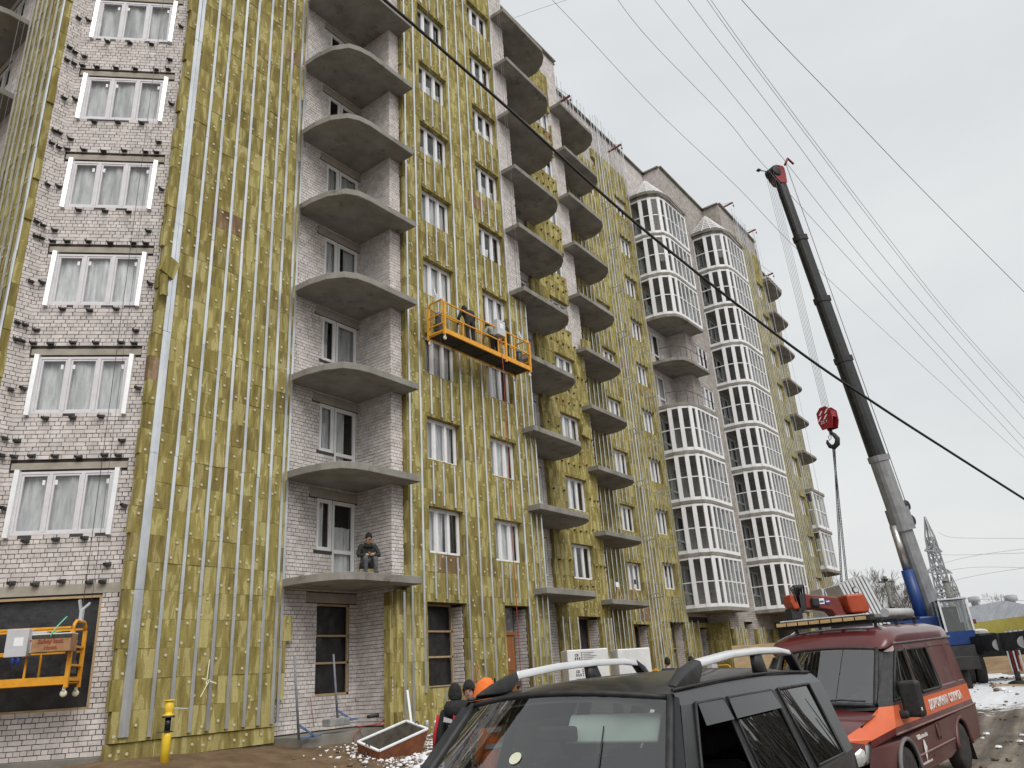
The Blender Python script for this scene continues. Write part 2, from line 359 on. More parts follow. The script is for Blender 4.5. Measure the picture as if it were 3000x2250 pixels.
wall(F_P0, 22.25, 29.07, -1.45, ROOF, h_d2+h_w3+[g_3], 1); wall(F_S3, 0, 1.15, -1.45, ROOF)
wall(F_P3, 29.07, 41.64, -1.45, ROOF, h_w4+h_w5+h_dA+[g_4, g_5, g_A], 1); wall(F_S4, 0, 1.25, -1.45, ROOF, (), 1)
wall(F_P4, 41.64, 48.65, -1.45, ROOF, h_w45+h_dB+[g_4a, g_4b], 1); wall(F_S5, 0, 1.3, -1.45, ROOF, (), 1)
wall(F_P1, 48.65, 56, -1.45, ROOF, h_w6, 1); wall(F_S6, 0, 1.4, -1.45, ROOF); wall(F_P0, 56, 63.4, -1.45, ROOF); wall(F_E, 0, 14, -1.45, ROOF)
wall(F_LP, 0, 6.56, -1.45, ROOF, h_lw); wall(F_LF, 0, 8.6, -1.45, ROOF); wall(F_LS, 0, 1.38, -1.45, ROOF)
PLAN = [(4.8, 34), (4.8, 25.4), (6.18, 25.4), (6.18, 18.84), (6.56, 18.84), (8.5, 16.9), (8.5, 16.7), (15.05, 16.7), (15.05, 15.3), (22.25, 15.3), (22.25, 16.7), (29.07, 16.7), (29.07, 17.85),
        (41.64, 17.85), (41.64, 16.6), (48.65, 16.6), (48.65, 15.3), (56, 15.3), (56, 16.7), (63.4, 16.7), (63.4, 30.5), (20, 30.5), (20, 34)]
rm = MB(); rm.prism(PLAN[::-1], ROOF-.25, ROOF-.1)
rm.obj('roof', M_CONCD, bld)
inn = []
for (x, y) in PLAN:           # inner outline for floors, kept behind the wall face
    inn.append((min(x+.32, 62.9) if x < 20 else x-.05*(x > 60), y+.36 if y < 30 else y))
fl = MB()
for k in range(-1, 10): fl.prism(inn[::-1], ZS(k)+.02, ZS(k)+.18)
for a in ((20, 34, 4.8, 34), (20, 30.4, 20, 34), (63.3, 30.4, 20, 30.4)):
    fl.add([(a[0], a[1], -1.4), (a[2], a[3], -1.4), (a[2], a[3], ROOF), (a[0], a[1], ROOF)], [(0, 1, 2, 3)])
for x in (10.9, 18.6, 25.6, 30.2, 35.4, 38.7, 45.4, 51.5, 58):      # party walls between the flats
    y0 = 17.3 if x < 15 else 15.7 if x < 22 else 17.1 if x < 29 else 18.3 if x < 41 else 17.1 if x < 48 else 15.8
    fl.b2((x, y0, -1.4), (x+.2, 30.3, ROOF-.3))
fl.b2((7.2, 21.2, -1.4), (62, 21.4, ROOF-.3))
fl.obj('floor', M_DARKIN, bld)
par = MB()          # parapet copings
for (a, b) in zip(PLAN[2:20], PLAN[3:21]):
    par.bar((a[0], a[1], ROOF+.03), (b[0], b[1], ROOF+.03), .34, .08, 0)
par.obj('parapet_coping', M_CONC, bld)
pl = MB(); pl.b2((12.42, 15.55, -1.6), (15.05, 16.72, -1.03)); pl.b2((8.3, 16.63, -1.6), (12.43, 16.9, -1.14)); pl.b2((15.05, 15.2, -1.7), (22.3, 15.5, -1.2))
pl.prism([(6.5, 18.79), (8.52, 16.77), (8.8, 17.0), (6.8, 19)], -1.6, -1.0)
bevel(pl.obj('plinth', M_CONCD, bld), .02)
# --- bricks
bricks(F_CH, 0, 2.744, -1.0, ROOF, h_ch+[g_ch]+rows(.10, 2.60, 4.96, 5.14, range(0, 10))+[(0, 2.744, 2.2, 2.42)])
bricks(F_LR, 0, .38, -1.0, ROOF); bricks(F_RR, 0, .2, -1.0, ROOF)
bricks(F_P0, 12.3, 15.05, -1.0, ROOF, h_d1+[g_d1]+rows(13.3, 15.05, 4.95, 5.2, KS)+[(13.3, 15.05, 2.1, 2.40)])
bricks(F_S1, 0, 1.4, -1.0, ROOF)
bricks(F_P1, 15.05, 15.5, -1.2, ROOF); bricks(F_P1, 20.9, 22.25, 12.6, ROOF, h_w2)
bricks(F_P0, 23.4, 25.2, -1.2, ROOF, h_d2); bricks(F_P0, 27.75, 29.07, -1.2, ROOF, h_w3+[g_3])
bricks(F_P3, 38.7, 41.64, 2.3, ROOF, h_dA); bricks(F_S4, 0, 1.25, 2.0, ROOF)
bricks(F_P4, 41.64, 48.65, 1.6, ROOF, h_w45+h_dB+[g_4a], 1); bricks(F_S5, 0, 1.3, 2.0, ROOF, (), 1); bricks(F_P1, 48.65, 51.2, 2.0, ROOF, (), 1)
bricks(F_P3, 30, 38.8, 26.6, ROOF, ()); bricks(F_P1, 51.2, 56, 27.5, ROOF, (), 1); bricks(F_P0, 24.9, 27.8, 28.4, ROOF)
bricks(F_LP, 0, 4.1, 9, ROOF, h_lw); bricks(F_LS, 0, 1.38, 9, ROOF)
for (F, h) in ((F_P1, g_1a), (F_P1, g_1b), (F_P0, g_3), (F_P3, g_4), (F_P3, g_5), (F_P3, g_A), (F_P4, g_4a), (F_P4, g_4b)):   # right reveals of the shop openings
    o = F @ Vector((h[1]+.0, h[4], 0)); Fr = FR((o.x-.014, o.y), (0, -1)); bricks(Fr, 0, h[4]-.02, h[2], h[3])
def scr(M, u, z):
    p = M @ Vector((u, 0, z)); x, y, d = pix(p); return d if (d > 0 and -20 < x < 3020 and -20 < y < 2270) else 1e9
M_BR = [M_BRICK, M_BRICK2]
order = sorted(range(len(BRICKS)), key=lambda i: scr(BRICKS[i][0], BRICKS[i][1], BRICKS[i][2]) if BRICKS[i][0] in (F_CH, F_S1) or (BRICKS[i][0] is F_P0 and BRICKS[i][1] < 15) else 1e9)
solo = set(order[:300])
bmesh_unit = []
for v in range(3):
    mb = MB(); j = lambda: rnd(-.03, .03)
    mb.add([(0+j()*.3, -.012, 0+j()), (1+j()*.3, -.012, 0+j()), (1+j()*.3, -.012, 1+j()), (0+j()*.3, -.012, 1+j()), (0, .012, 0), (1, .012, 0), (1, .012, 1), (0, .012, 1)],
           [(0, 1, 2, 3), (0, 4, 5, 1), (1, 5, 6, 2), (2, 6, 7, 3), (3, 7, 4, 0)])
    bmesh_unit.append(mb.mesh('brick', M_BRICK)); fixn(bmesh_unit[-1])
rest = [MB(), MB()]
for i, (M, u, z, wd, h, mi) in enumerate(BRICKS):
    if i in solo:
        o = inst('brick', random.choice(bmesh_unit), bw0 if M is F_CH else bw2 if M is F_S1 else bw1, M @ Matrix.Translation((u, rnd(-.002, .002), z)) @ Matrix.Diagonal((wd, 1, h, 1)))
    else:
        f = -.012+rnd(-.004, .003); b = .016; j = lambda: rnd(-.003, .003)
        P = [(u+j(), f, z+j()), (u+wd+j(), f, z+j()), (u+wd+j(), f, z+h+j()), (u+j(), f, z+h+j()), (u, b, z), (u+wd, b, z), (u+wd, b, z+h), (u, b, z+h)]
        rest[mi].add([M @ Vector(p) for p in P], [(0, 1, 2, 3), (0, 4, 5, 1), (1, 5, 6, 2), (2, 6, 7, 3), (3, 7, 4, 0)])
for i in (0, 1): tag(rest[i].obj('brickwork', M_BR[i], bld, fix=False), kind='stuff')
# --- stone wool boards
boards(F_P0, 8.35, 12.42, -.78, 31.2, (), 1.0, ragL=.09, ragR=.05)
boards(F_P0, 8.4, 12.44, -1.14, -.79, (), 1.0, thick=.13)
bz = ZS(4)-.1
hw = [(a-.0, b+.0, c, d) for (a, b, c, d) in h_w1+h_w2]
boards(F_P1, 15.42, 22.27, -1.3, bz, hw+[g_1a[:4], g_1b[:4], (15, 15.6, ZS(0)-.02, bz)], 1.0, ragR=.08)
boards(F_P1, 15.52, 22.2, ZS(0), bz, [(15.9, 30, -2, 99)], .5)
boards(F_P1, 15.5, 21.18, bz, 31.2, hw, 1.0, ragL=.06, ragR=.06)
boards(F_P0, 24.9, 28.8, -1.3, 13.9, h_w3+[g_3[:4]], 1.0, ragL=.12, ragR=.1)
boards(F_P0, 24.85, 27.92, 13.9, 29.6, h_w3, 1.0, ragL=.1, ragR=.05); boards(F_P0, 25.2, 27.6, 29.6, 30.8, (), .8, ragR=.5)
boards(F_P3, 30.6, 38.85, 2.0, 28.2, h_w4+h_w5, 1.0, ragL=.08); boards(F_P3, 29.2, 41.6, -1.3, 2.0, [g_4[:4], g_5[:4], g_A[:4]], 1.0)
boards(F_P3, 33.5, 38.5, 28.2, 29.4, (), .8, ragL=1.2)
boards(F_S4, .05, 1.2, -1.3, 2.0, (), 1.0); boards(F_P4, 41.75, 48.6, -1.3, 1.6, [g_4a[:4], g_4b[:4], (43.6, 45.0, -2, 3)], 1.0)
boards(F_P1, 50.9, 56.05, -1.3, 29.8, h_w6, 1.0, ragL=.25); boards(F_P0, 56.2, 63.4, 0, 30.2, (), 1.0)
boards(F_LP, 3.98, 6.6, -1.3, 31.0, (), 1.0, ragR=.06)
boards(F_S1, 1.18, 1.42, -1.05, 2.3, (), .5, thick=.1)
for z in (-.2, 1.15): BOARDS.append((F_P0, 12.42, 12.78 if z > 0 else 12.6, z, z+.6, .15))
BOARDS.append((F_P0, 12.42, 12.62, .4, 1.15, .14))
boards(F_P1, 15.06, 15.42, -1.3, 2.35, (), .5)
lowb = nmat('wool_edge', (.3, .25, .06), (.42, .36, .1), 20, .95, bump=.8, bscale=40)
order = sorted(range(len(BOARDS)), key=lambda i: scr(BOARDS[i][0], BOARDS[i][1], BOARDS[i][3]) - (6 if BOARDS[i][0] is F_P0 else 0))
solo = set(order[:300])
unit = []
for v in range(5):
    mb = MB(); j = lambda a=.004: rnd(-a, a)
    fr = [(0, 0), (.5, 0), (1, 0), (1, .5), (1, 1), (.5, 1), (0, 1), (0, .5)]
    vs = [(x+j(), -1+j(.03), y+j(.006)) for x, y in fr]+[(x, 0, y) for x, y in fr]+[(.5, -1+j(.05), .5)]
    fs = [(i, (i+1) % 8, 16) for i in range(8)]+[(i, 8+i, 8+(i+1) % 8, (i+1) % 8) for i in range(8)]
    mb.add(vs, fs); me = mb.mesh('insulation_board', M_WOOL); fixn(me); unit.append(me)
ins = MB()
cl = {}
def clad(M):
    key = id(M)
    if key not in cl:
        mb = MB(); o = M @ Vector((0, 0, 0)); cl[key] = None
    return key
insul = inst('insulation', None, bld) if False else None
e0 = empty('insulation', (8.5, 16.6, -1.2)); e0.parent = bld; e0.matrix_parent_inverse = WM[bld.name].inverted()
bst = MB()
for i, (M, a, b, c, d, th) in enumerate(BOARDS):
    if i in solo:
        T = M @ Matrix.Translation((a, .0, c)) @ Matrix.Rotation(rnd(-.003, .003), 4, 'Z') @ Matrix.Diagonal((b-a-.004, th, d-c-.004, 1))
        inst('insulation_board', random.choice(unit), e0, T)
    else:
        j = lambda s=.005: rnd(-s, s)
        P = [(a+j(), -th+j(), c+j()), (b+j(), -th+j(), c+j()), (b+j(), -th+j(), d+j()), (a+j(), -th+j(), d+j()), (a, 0, c), (b, 0, c), (b, 0, d), (a, 0, d)]
        bst.add([M @ Vector(p) for p in P], [(0, 1, 2, 3), (0, 4, 5, 1), (1, 5, 6, 2), (2, 6, 7, 3), (3, 7, 4, 0)])
tag(bst.obj('insulation_boards', M_WOOL, bld, fix=False), kind='stuff')
dm = MB()
for (M, a, b, c, d, th) in BOARDS:
    if b-a < .25 or d-c < .3: continue
    pts = [(a+.12, c+.12), (b-.12, c+.14), ((a+b)/2+rnd(-.1, .1), (c+d)/2+rnd(-.1, .1)), (a+.2+rnd(0, .1), d-.12)] if b-a > .55 else [((a+b)/2, c+.15), ((a+b)/2+.05, d-.15)]
    for (u, z) in pts:
        if random.random() < .25: continue
        u += rnd(-.05, .05); z += rnd(-.04, .04); y = -th-.009
        dm.add([M @ Vector((u+.036*math.cos(t*math.pi/4), y, z+.036*math.sin(t*math.pi/4))) for t in range(8)]+[M @ Vector((u+.030*math.cos(t*math.pi/4), y-.006, z+.030*math.sin(t*math.pi/4))) for t in range(8)],
               [tuple(range(8, 16))]+[(t, (t+1) % 8, 8+(t+1) % 8, 8+t) for t in range(8)])
tag(dm.obj('dowel_discs', M_DISC, bld, fix=False), kind='stuff')
# ragged pieces hanging at the pier edge and on the second pier
for (px, py, s, r, tz) in ((496, 782, (.42, .09, .5), .25, .25), (480, 835, (.16, .1, .55), -.1, .25), (1717, 1265, (.5, .1, .55), .3, -.2), (1716, 1010, (.6, .1, .45), .0, -.2)):
    d = ray(px, py); p = d*((P0-.3)/d.y); q = MB(); q.box(p, s, 0, Matrix.Rotation(r, 3, 'Y') @ Matrix.Rotation(tz, 3, 'Z')); q.obj('loose_board', M_WOOL, bld)
# --- galvanised rails
rail(F_P0, 8.64, -.68, 31.3, .10, ph=2.9); rail(F_P0, 8.75, -.68, 31.3, .10, ph=2.9)
for x, ph in ((9.24, 2.95), (9.67, 2.9), (10.14, 2.85), (10.56, 2.9), (11.04, 2.85), (11.49, 2.8), (11.87, 2.85), (12.25, 2.8)): rail(F_P0, x, -.72, 31.3, .075, ph=ph)
rail(F_P0, 12.42, -.7, 31.3, .07, off=.17)
rail(F_P1, 15.3, -1.0, 2.3, .055); rail(F_P1, 15.62, -1.0, 31.3, .055)
for x in (16.09, 18.02, 18.62, 19.16, 21.06): rail(F_P1, x, -1.0 if x > 16.2 else -.3, 31.3, .055)
for x in (21.5, 21.82, 22.12): rail(F_P1, x, -1.0, ZS(4)-.2, .05)
for a in ((16.58, 17.06, 17.55), (19.70, 20.12, 20.56)):
    for x in a:
        for k in KS: rail(F_P1, x, (4.86 if k else 5.2)+FH*(k-1) if k else 2.15, 3.38+FH*k, .045, L=4)
for x in (16.9, 17.4, 17.75): rail(F_P1, x, -1.15, -.28, .05)
for x in (25.1, 25.55, 26.15, 28.15, 28.45, 28.72): rail(F_P0, x, -1.0, 1.95, .055, L=4)
for x in (30.9, 31.35, 31.75, 32.15, 32.5, 34.55, 34.9, 35.25, 35.5, 35.9, 36.25, 38.25, 38.6): rail(F_P3, x, -.9, rnd(32.0, 32.5), .09 if x == 35.25 else .045)
for a in ((33.05, 33.45, 33.85), (36.85, 37.25, 37.65)):
    for x in a:
        for k in range(10): rail(F_P3, x, 4.8+FH*(k-1) if k else 1.95, 3.3+FH*k if k < 9 else 32.2, .04, L=9)
for x in (29.5, 39.1, 39.9, 41.4): rail(F_P3, x, -1, 2.1, .06, L=4)
for x in (41.9, 42.3, 42.7, 43.1, 45.3, 45.7, 46.1): rail(F_P4, x, -1.2, 1.7, .06, L=4)
for x in (51.1, 51.5, 51.9, 52.3, 52.7, 53.1, 53.5, 53.8, 55.5, 55.85): rail(F_P1, x, -1, rnd(31.8, 32.4), .05, L=6)
for x in (54.2, 54.6, 55.0, 55.3):
    for k in range(9): rail(F_P1, x, 4.9+FH*(k-1), 3.4+FH*k, .045, L=9)
for i in range(17): rail(F_P0, 56.6+i*.42, 1, 31.0, .05, L=9)
for y in (18.9, 19.33, 19.82, 20.24, 20.62, 20.98, 21.3): rail(F_LP, 25.4-y, -1, 31.2, .05 if y > 19 else .08)
ru = MB()       # open channel, bright front
ru.add([(-.5, -1, 0), (.5, -1, 0), (.5, 1, 0), (.42, 1, 0), (.42, -.75, 0), (-.42, -.75, 0), (-.42, 1, 0), (-.5, 1, 0)]+[(-.5, -1, 1), (.5, -1, 1), (.5, 1, 1), (.42, 1, 1), (.42, -.75, 1), (-.42, -.75, 1), (-.42, 1, 1), (-.5, 1, 1)],
       [(i, (i+1) % 8, 8+(i+1) % 8, 8+i) for i in range(8)])
rme = ru.mesh('rail', M_GALV); fixn(rme)
order = sorted(range(len(RAILS)), key=lambda i: min(scr(RAILS[i][0], RAILS[i][1], RAILS[i][2]), scr(RAILS[i][0], RAILS[i][1], RAILS[i][3])))
solo = set(order[:300]); rs = MB(); rv = [tuple(v.co) for v in rme.vertices]; rf = [tuple(p.vertices) for p in rme.polygons]
for i, (M, u, z0, z1, wd, off, dp) in enumerate(RAILS):
    T = M @ Matrix.Translation((u, -off, z0)) @ Matrix.Diagonal((wd, dp/2, z1-z0, 1))
    if i in solo: inst('rail', rme, bld, T)
    else: rs.add([T @ Vector(p) for p in rv], rf)
tag(rs.obj('rails', M_GALV, bld, fix=False), kind='stuff')
# --- angle brackets
bk = MB(); bk.b2((-.08, -.006, -.05), (.08, .0, .05)); bk.b2((-.08, -.13, -.05), (.08, 0, -.044)); bk.add([(-.078, 0, .12), (-.078, -.01, -.045), (-.078, -.14, -.045), (-.078, -.05, .0)], [(0, 1, 2, 3)]); bk.b2((-.08, -.14, -.05), (-.074, -.0, .03))
bk.add([(-.08, -.13, -.05), (-.08, -.02, .05), (-.086, -.02, .05), (-.086, -.13, -.05)], [(0, 1, 2, 3)]); bk.b2((.0, -.1, -.05), (.006, 0, -.0))
bk.b2((-.02, -.02, -.02), (.02, -.006, .02))
bk.v = [(p[0]*.82, p[1]*.9, p[2]*.85) for p in bk.v]; bme = bk.mesh('bracket', M_BLACK); fixn(bme)
def brk(M, u, z, rz=0, me=bme, off=.014): inst('bracket', me, bld, M @ Matrix.Translation((u+rnd(-.02, .02), -off, z+rnd(-.03, .03))) @ Matrix.Rotation(rz+rnd(-.1, .1), 4, 'Y'))
for k in range(-1, 8):
    z = FH*k
    for u in (.55, 1.05, 1.55, 2.1): brk(F_CH, u, 5.27+z)
    for u in (.18, 2.4): brk(F_CH, u, 5.27+z); brk(F_CH, u+.02, 5.62+z)
    if k >= 0:
        for u in (.7, 1.3, 1.9): brk(F_CH, u, 3.38+z)
        for u in (.14, 2.62): brk(F_CH, u, 4.1+z, .3)
    for u in (.12, .28): brk(F_LR, u, 5.3+z); brk(F_LR, u-.02, 5.7+z)
    brk(F_LR, .2, 4.05+z)
b2 = MB(); b2.b2((-.04, -.215, -.03), (.04, 0, -.025)); b2.b2((-.04, -.215, -.025), (-.035, 0, .025)); b2.b2((.035, -.215, -.025), (.04, 0, .025)); b2.b2((-.04, -.215, .025), (.04, 0, .03))
b2me = b2.mesh('bracket', M_BRBROWN); fixn(b2me)
for k in range(0, 9):
    z = FH*k
    for u in (25.1, 25.55, 26.05, 26.55, 27.0, 27.45): brk(F_P0, u, 5.35+z+(.25 if u < 25.5 else 0), 0, b2me)
    for u in (28.0, 28.35, 28.68): (brk(F_P0, u, 5.5+z, 0, b2me), brk(F_P0, u, 4.0+z, 0, b2me)) if k < 4 else (brk(F_P0, 27.7, 5.5+z, 0, b2me) if u < 28.1 else 0)
    for u in (25.25, 26.0): brk(F_P0, u, 4.1+z, 0, b2me)
    for u in (26.6, 27.1, 27.55): brk(F_P0, u, 3.15+z, 0, b2me)
arm = MB(); arm.b2((-.025, -.55, -.03), (.025, 0, -.024)); arm.b2((-.025, -.55, -.03), (-.019, 0, .03)); arme = arm.mesh('bracket_arm', M_GALV); fixn(arme)
for k in range(0, 9):
    for (u, dz) in ((34.75, .25), (35.15, .1), (36.95, .0), (37.5, -.1)):
        inst('bracket_arm', arme, bld, F_P3 @ Matrix.Translation((u, -.16, 3.0+FH*k+dz)))
# --- lintels
lm = MB(); lm.b2((0, -.018, 0), (2.45, .1, .155)); lme = lm.mesh('lintel', M_LINT); fixn(lme)
for k in range(0, 10): inst('lintel', lme, bld, F_CH @ Matrix.Translation((.14, 0, 4.965+FH*k)))
lm = MB(); lm.b2((0, -.018, 0), (2.744, .1, .21)); lm.obj('lintel', M_LINT, bld, F_CH @ Matrix.Translation((0, 0, 2.2)))
lm = MB(); lm.b2((0, -.016, 0), (1.74, .1, .25)); lme = lm.mesh('lintel', M_LINT); fixn(lme)
for k in range(-1, 9): inst('lintel', lme, bld, F_P0 @ Matrix.Translation((13.31, 0, (4.945 if k >= 0 else 4.92)+FH*k)))
# --- windows
def frame_mesh(w_, h_, cols, fr=.055, mul=.075, dep=.07, name='window', mat=None, transom=None):
    mb = MB(); mb.b2((0, 0, 0), (w_, dep, fr)); mb.b2((0, 0, h_-fr), (w_, dep, h_)); mb.b2((0, 0, fr), (fr, dep, h_-fr)); mb.b2((w_-fr, 0, fr), (w_, dep, h_-fr))
    xs = [0]+[w_*c for c in cols]+[w_]; panes = []
    for c in cols: mb.b2((w_*c-mul/2, -.004, fr), (w_*c+mul/2, dep+.004, h_-fr))
    for a, b in zip(xs, xs[1:]):
        a += fr if a == 0 else mul/2; b -= fr if b == w_ else mul/2; s = .045
        mb.b2((a+.004, .012, fr+.004), (b-.004, dep-.006, fr+s)); mb.b2((a+.004, .012, h_-fr-s), (b-.004, dep-.006, h_-fr-.004)); mb.b2((a+.004, .012, fr+s), (a+s, dep-.006, h_-fr-s)); mb.b2((b-s, .012, fr+s), (b-.004, dep-.006, h_-fr-s))
        if transom: mb.b2((a+s, .01, transom-.05), (b-s, dep-.004, transom+.05))
        panes.append((a+s, b-s, fr+s, h_-fr-s))
    me = mb.mesh(name, mat or M_PVC); fixn(me); return me, panes
PROTO = {}
def pane_mesh(w_, h_):
    k = ('pane', round(w_, 3), round(h_, 3))
    if k not in PROTO:
        mb = MB(); mb.add([(0, 0, 0), (w_, 0, 0), (w_, 0, h_), (0, 0, h_)], [(0, 1, 2, 3)]); PROTO[k] = mb.mesh('pane', M_GLASS)
    return PROTO[k]
def film_mesh(w_, h_, v):
    k = ('film', round(w_, 2), round(h_, 2), v)
    if k not in PROTO:
        r = random.Random(v*17+3); mb = MB(); n = 28; vs = []
        ph = [r.uniform(0, 6) for _ in range(4)]
        for zi in range(7):
            for i in range(n+1):
                x = i/n; t = zi/6
                y = .02*math.sin(x*29+ph[0]+t*2*r.uniform(.9, 1.1))+.014*math.sin(x*63+ph[1]-t*3)+.03*math.sin(x*9+ph[2]+t*1.5)
                vs.append((x*w_, .14+y, t*h_))
        mb.add(vs, [(z*(n+1)+i, z*(n+1)+i+1, (z+1)*(n+1)+i+1, (z+1)*(n+1)+i) for z in range(6) for i in range(n)], 0, True)
        PROTO[k] = mb.mesh('film_curtain', M_FILM)
    return PROTO[k]
def window(M, u, z, w_, h_, cols=(1/3, 2/3), film=True, kind='w', dep0=0.0, transom=None, stick=True, mat=None):
    k = ('frame', kind, round(w_, 3), round(h_, 3), cols, transom)
    if k not in PROTO: PROTO[k] = frame_mesh(w_, h_, cols, mat=mat, transom=transom)
    me, panes = PROTO[k]; T = M @ Matrix.Translation((u, dep0, z))
    o = inst('window', me, bld, T)
    for (a, b, c, d) in panes: inst('pane', pane_mesh(b-a, d-c), o, T @ Matrix.Translation((a, .035, c)))
    if film:
        f = 1.0 if film is True else film
        v = random.randint(0, 6); r_ = random.random()
        if r_ < .62: inst('film_curtain', film_mesh(w_-.1, (h_-.1)*f, v), o, T @ Matrix.Translation((.05, 0, .05)))
        elif r_ < .8: inst('film_curtain', film_mesh((w_-.1)*.62, (h_-.1)*f, v), o, T @ Matrix.Translation((.05, 0, .05)))
        elif r_ < .92: inst('film_curtain', film_mesh((w_-.1)*.66, (h_-.1)*f, v), o, T @ Matrix.Translation((.05+(w_-.1)*.34, 0, .05)))
        else: inst('film_curtain', film_mesh(w_-.1, (h_-.1)*f*.7, v), o, T @ Matrix.Translation((.05, 0, .05)))
    return o
stk = MB(); stk.add([(0, 0, 0), (.06, 0, 0), (.06, 0, .11), (0, 0, .11)], [(0, 1, 2, 3)]); stk = stk.mesh('sticker', M_STICK)
sl_ = MB(); sl_.b2((.0, -.012, -.075), (2.0, .12, -.006)); slm = sl_.mesh('sill', M_SILL); fixn(slm)
tn = MB(); tn.add([(0, -.13, -.06), (.09, -.10, -.06), (.09, .02, -.06), (.0, .02, -.06), (0, -.13, 1.45), (.09, -.10, 1.45), (.09, .02, 1.45), (0, .02, 1.45)], [(0, 1, 5, 4), (1, 2, 6, 5), (2, 3, 7, 6), (3, 0, 4, 7), (4, 5, 6, 7), (0, 3, 2, 1)])
tnm = tn.mesh('side_flashing', M_TIN); fixn(tnm)
for k in range(0, 10):
    z = 3.5+FH*k
    o = window(F_CH, .335, z, 2.002, 1.42, film=True if k < 6 else .0, kind='ch', mat=M_PVCG)
    inst('sill', slm, o, F_CH @ Matrix.Translation((.335, 0, z)))
    inst('side_flashing', tnm, o, F_CH @ Matrix.Translation((.245, 0, z)) @ Matrix.Rotation(.02, 4, 'Y')); inst('side_flashing', tnm, o, F_CH @ Matrix.Translation((2.34, 0, z)) @ Matrix.Rotation(.02, 4, 'Y'))
    for u in (.82, 1.08, 2.16): inst('sticker', stk, o, F_CH @ Matrix.Translation((u, .028, z+1.12)))
st2 = MB(); st2.b2((0, -.02, -.09), (.64, .1, -.006)); s2m = st2.mesh('sill', M_SILL); fixn(s2m)
for k in KS:
    flm = True if k < 5 else (.55 if k == 6 else .4)
    window(F_P1, 16.4, 3.44+FH*k, 1.55, 1.36, film=flm, dep0=.02); window(F_P1, 19.5, 3.44+FH*k, 1.5, 1.36, film=True if k < 4 else .5, dep0=.02)
    o = window(F_P0, 13.585, 3.505+FH*k, .54, 1.42, cols=(), film=(k < 5), kind='dw', dep0=.02); inst('sill', s2m, o, F_P0 @ Matrix.Translation((13.48, 0, 3.5+FH*k)))
    window(F_P0, 14.13, ZS(k)+.205, .835, 2.27, cols=(), film=(k < 5), kind='door', dep0=.02, transom=.86)
    window(F_P0, 23.7, 3.42+FH*k, 1.06, 1.44, cols=(.45,), film=True, dep0=.02)
    window(F_P0, 26.25, 3.42+FH*k, 1.64, 1.40, film=True if k not in (0, 5) else .0, dep0=.02)
    window(F_P3, 32.79, 3.4+FH*k, 1.5, 1.3, film=True, dep0=.02); window(F_P3, 36.6, 3.6+FH*k, 1.46, 1.34, film=True if k else .5, dep0=.02)
    window(F_P3, 39.0, 3.5+FH*k, .55, 1.43, cols=(), kind='dw', dep0=.02); window(F_P3, 39.555, ZS(k)+.205, .84, 2.27, cols=(), kind='door', dep0=.02, transom=.86)
    window(F_P4, 42.95, 3.5+FH*k, 1.9, 1.43, film=True, dep0=.02)
    window(F_P4, 45.95, 3.5+FH*k, .55, 1.43, cols=(), kind='dw', dep0=.02); window(F_P4, 46.505, ZS(k)+.205, .84, 2.27, cols=(), kind='door', dep0=.02, transom=.86)
    window(F_P1, 53.9, 3.45+FH*k, 1.52, 1.38, film=True, dep0=.02)
    if k > 2: window(F_LP, 1.2, 4.0+FH*k, 1.35, .95, cols=(.5,), film=False, dep0=.02)
# sheets and timber in the shop openings
def opening(M, g, bars, name='opening_sheet', dep=None, mat=None, left=True, right_in=0):
    mat = mat or M_SHEET; d = dep if dep is not None else g[4]-.04; mb = MB(); n = 14; m = 10; vs = []
    u0, u1 = g[0], g[1]-right_in
    for j in range(m+1):
        for i in range(n+1):
            x, t = i/n, j/m; vs.append((u0+x*(u1-u0), d-.05*math.sin(x*3.1)*math.sin(t*3.1)*(1+.6*math.sin(x*11+t*9))-.012*math.sin(x*23-t*17), g[2]+t*(g[3]-g[2])))
    mb.add(vs, [(j*(n+1)+i, j*(n+1)+i+1, (j+1)*(n+1)+i+1, (j+1)*(n+1)+i) for j in range(m) for i in range(n)], 0, True)
    mb.xf(M); o = mb.obj(name, mat, bld, fix=False)
    tb = []
    for (a, b, c, e) in [(u0, u1, g[3]-.05, g[3]), (u0, u1, g[2], g[2]+.06), (u1-.05, u1, g[2], g[3])]+([(u0, u0+.05, g[2], g[3])] if left else []): tb.append((a, b, c, e))
    for z in bars: tb.append((u0, u1, z-.025, z+.025))
    for (a, b, c, e) in tb:
        q = MB(); q.b2((a, d-.13, c), (b, d-.075, e)); q.xf(M); q.obj('timber_batten', M_WOOD, o)
    return o
opening(F_CH, g_ch, (), dep=.12, left=False); opening(F_P0, g_d1, (1.28, .6), dep=.16, left=False)
opening(F_P1, g_1a, (1.32, .62), right_in=.06); opening(F_P0, g_3, (.75,), right_in=.06); opening(F_P3, g_4, (.55,), right_in=.06)
M_HAZY = nmat('hazy_sheet', (.10, .10, .105), (.42, .42, .42), 2.2, .4, lo=.45, hi=.62)
opening(F_P3, g_5, (.75,), right_in=.06, mat=M_HAZY); opening(F_P4, g_4a, (.6,), right_in=.06, mat=M_HAZY); opening(F_P3, g_A, ()); opening(F_P4, g_4b, ())
dd = MB(); dd.b2((19.84, .20, -1.1), (20.66, .25, 1.18)); dd.b2((19.9, .185, -1.0), (20.6, .205, .0)); dd.b2((19.9, .185, .15), (20.6, .205, 1.1)); dd.xf(F_P1)
M_DOOR = nmat('brown_door', (.24, .085, .026), (.32, .125, .042), 3, .45, stretch=(8, 8, .6))
dob = dd.obj('door', M_DOOR, bld); q = MB(); q.b2((19.8, .16, 1.2), (20.75, .26, 1.29)); q.xf(F_P1); q.obj('door_header', M_DOOR, dob)
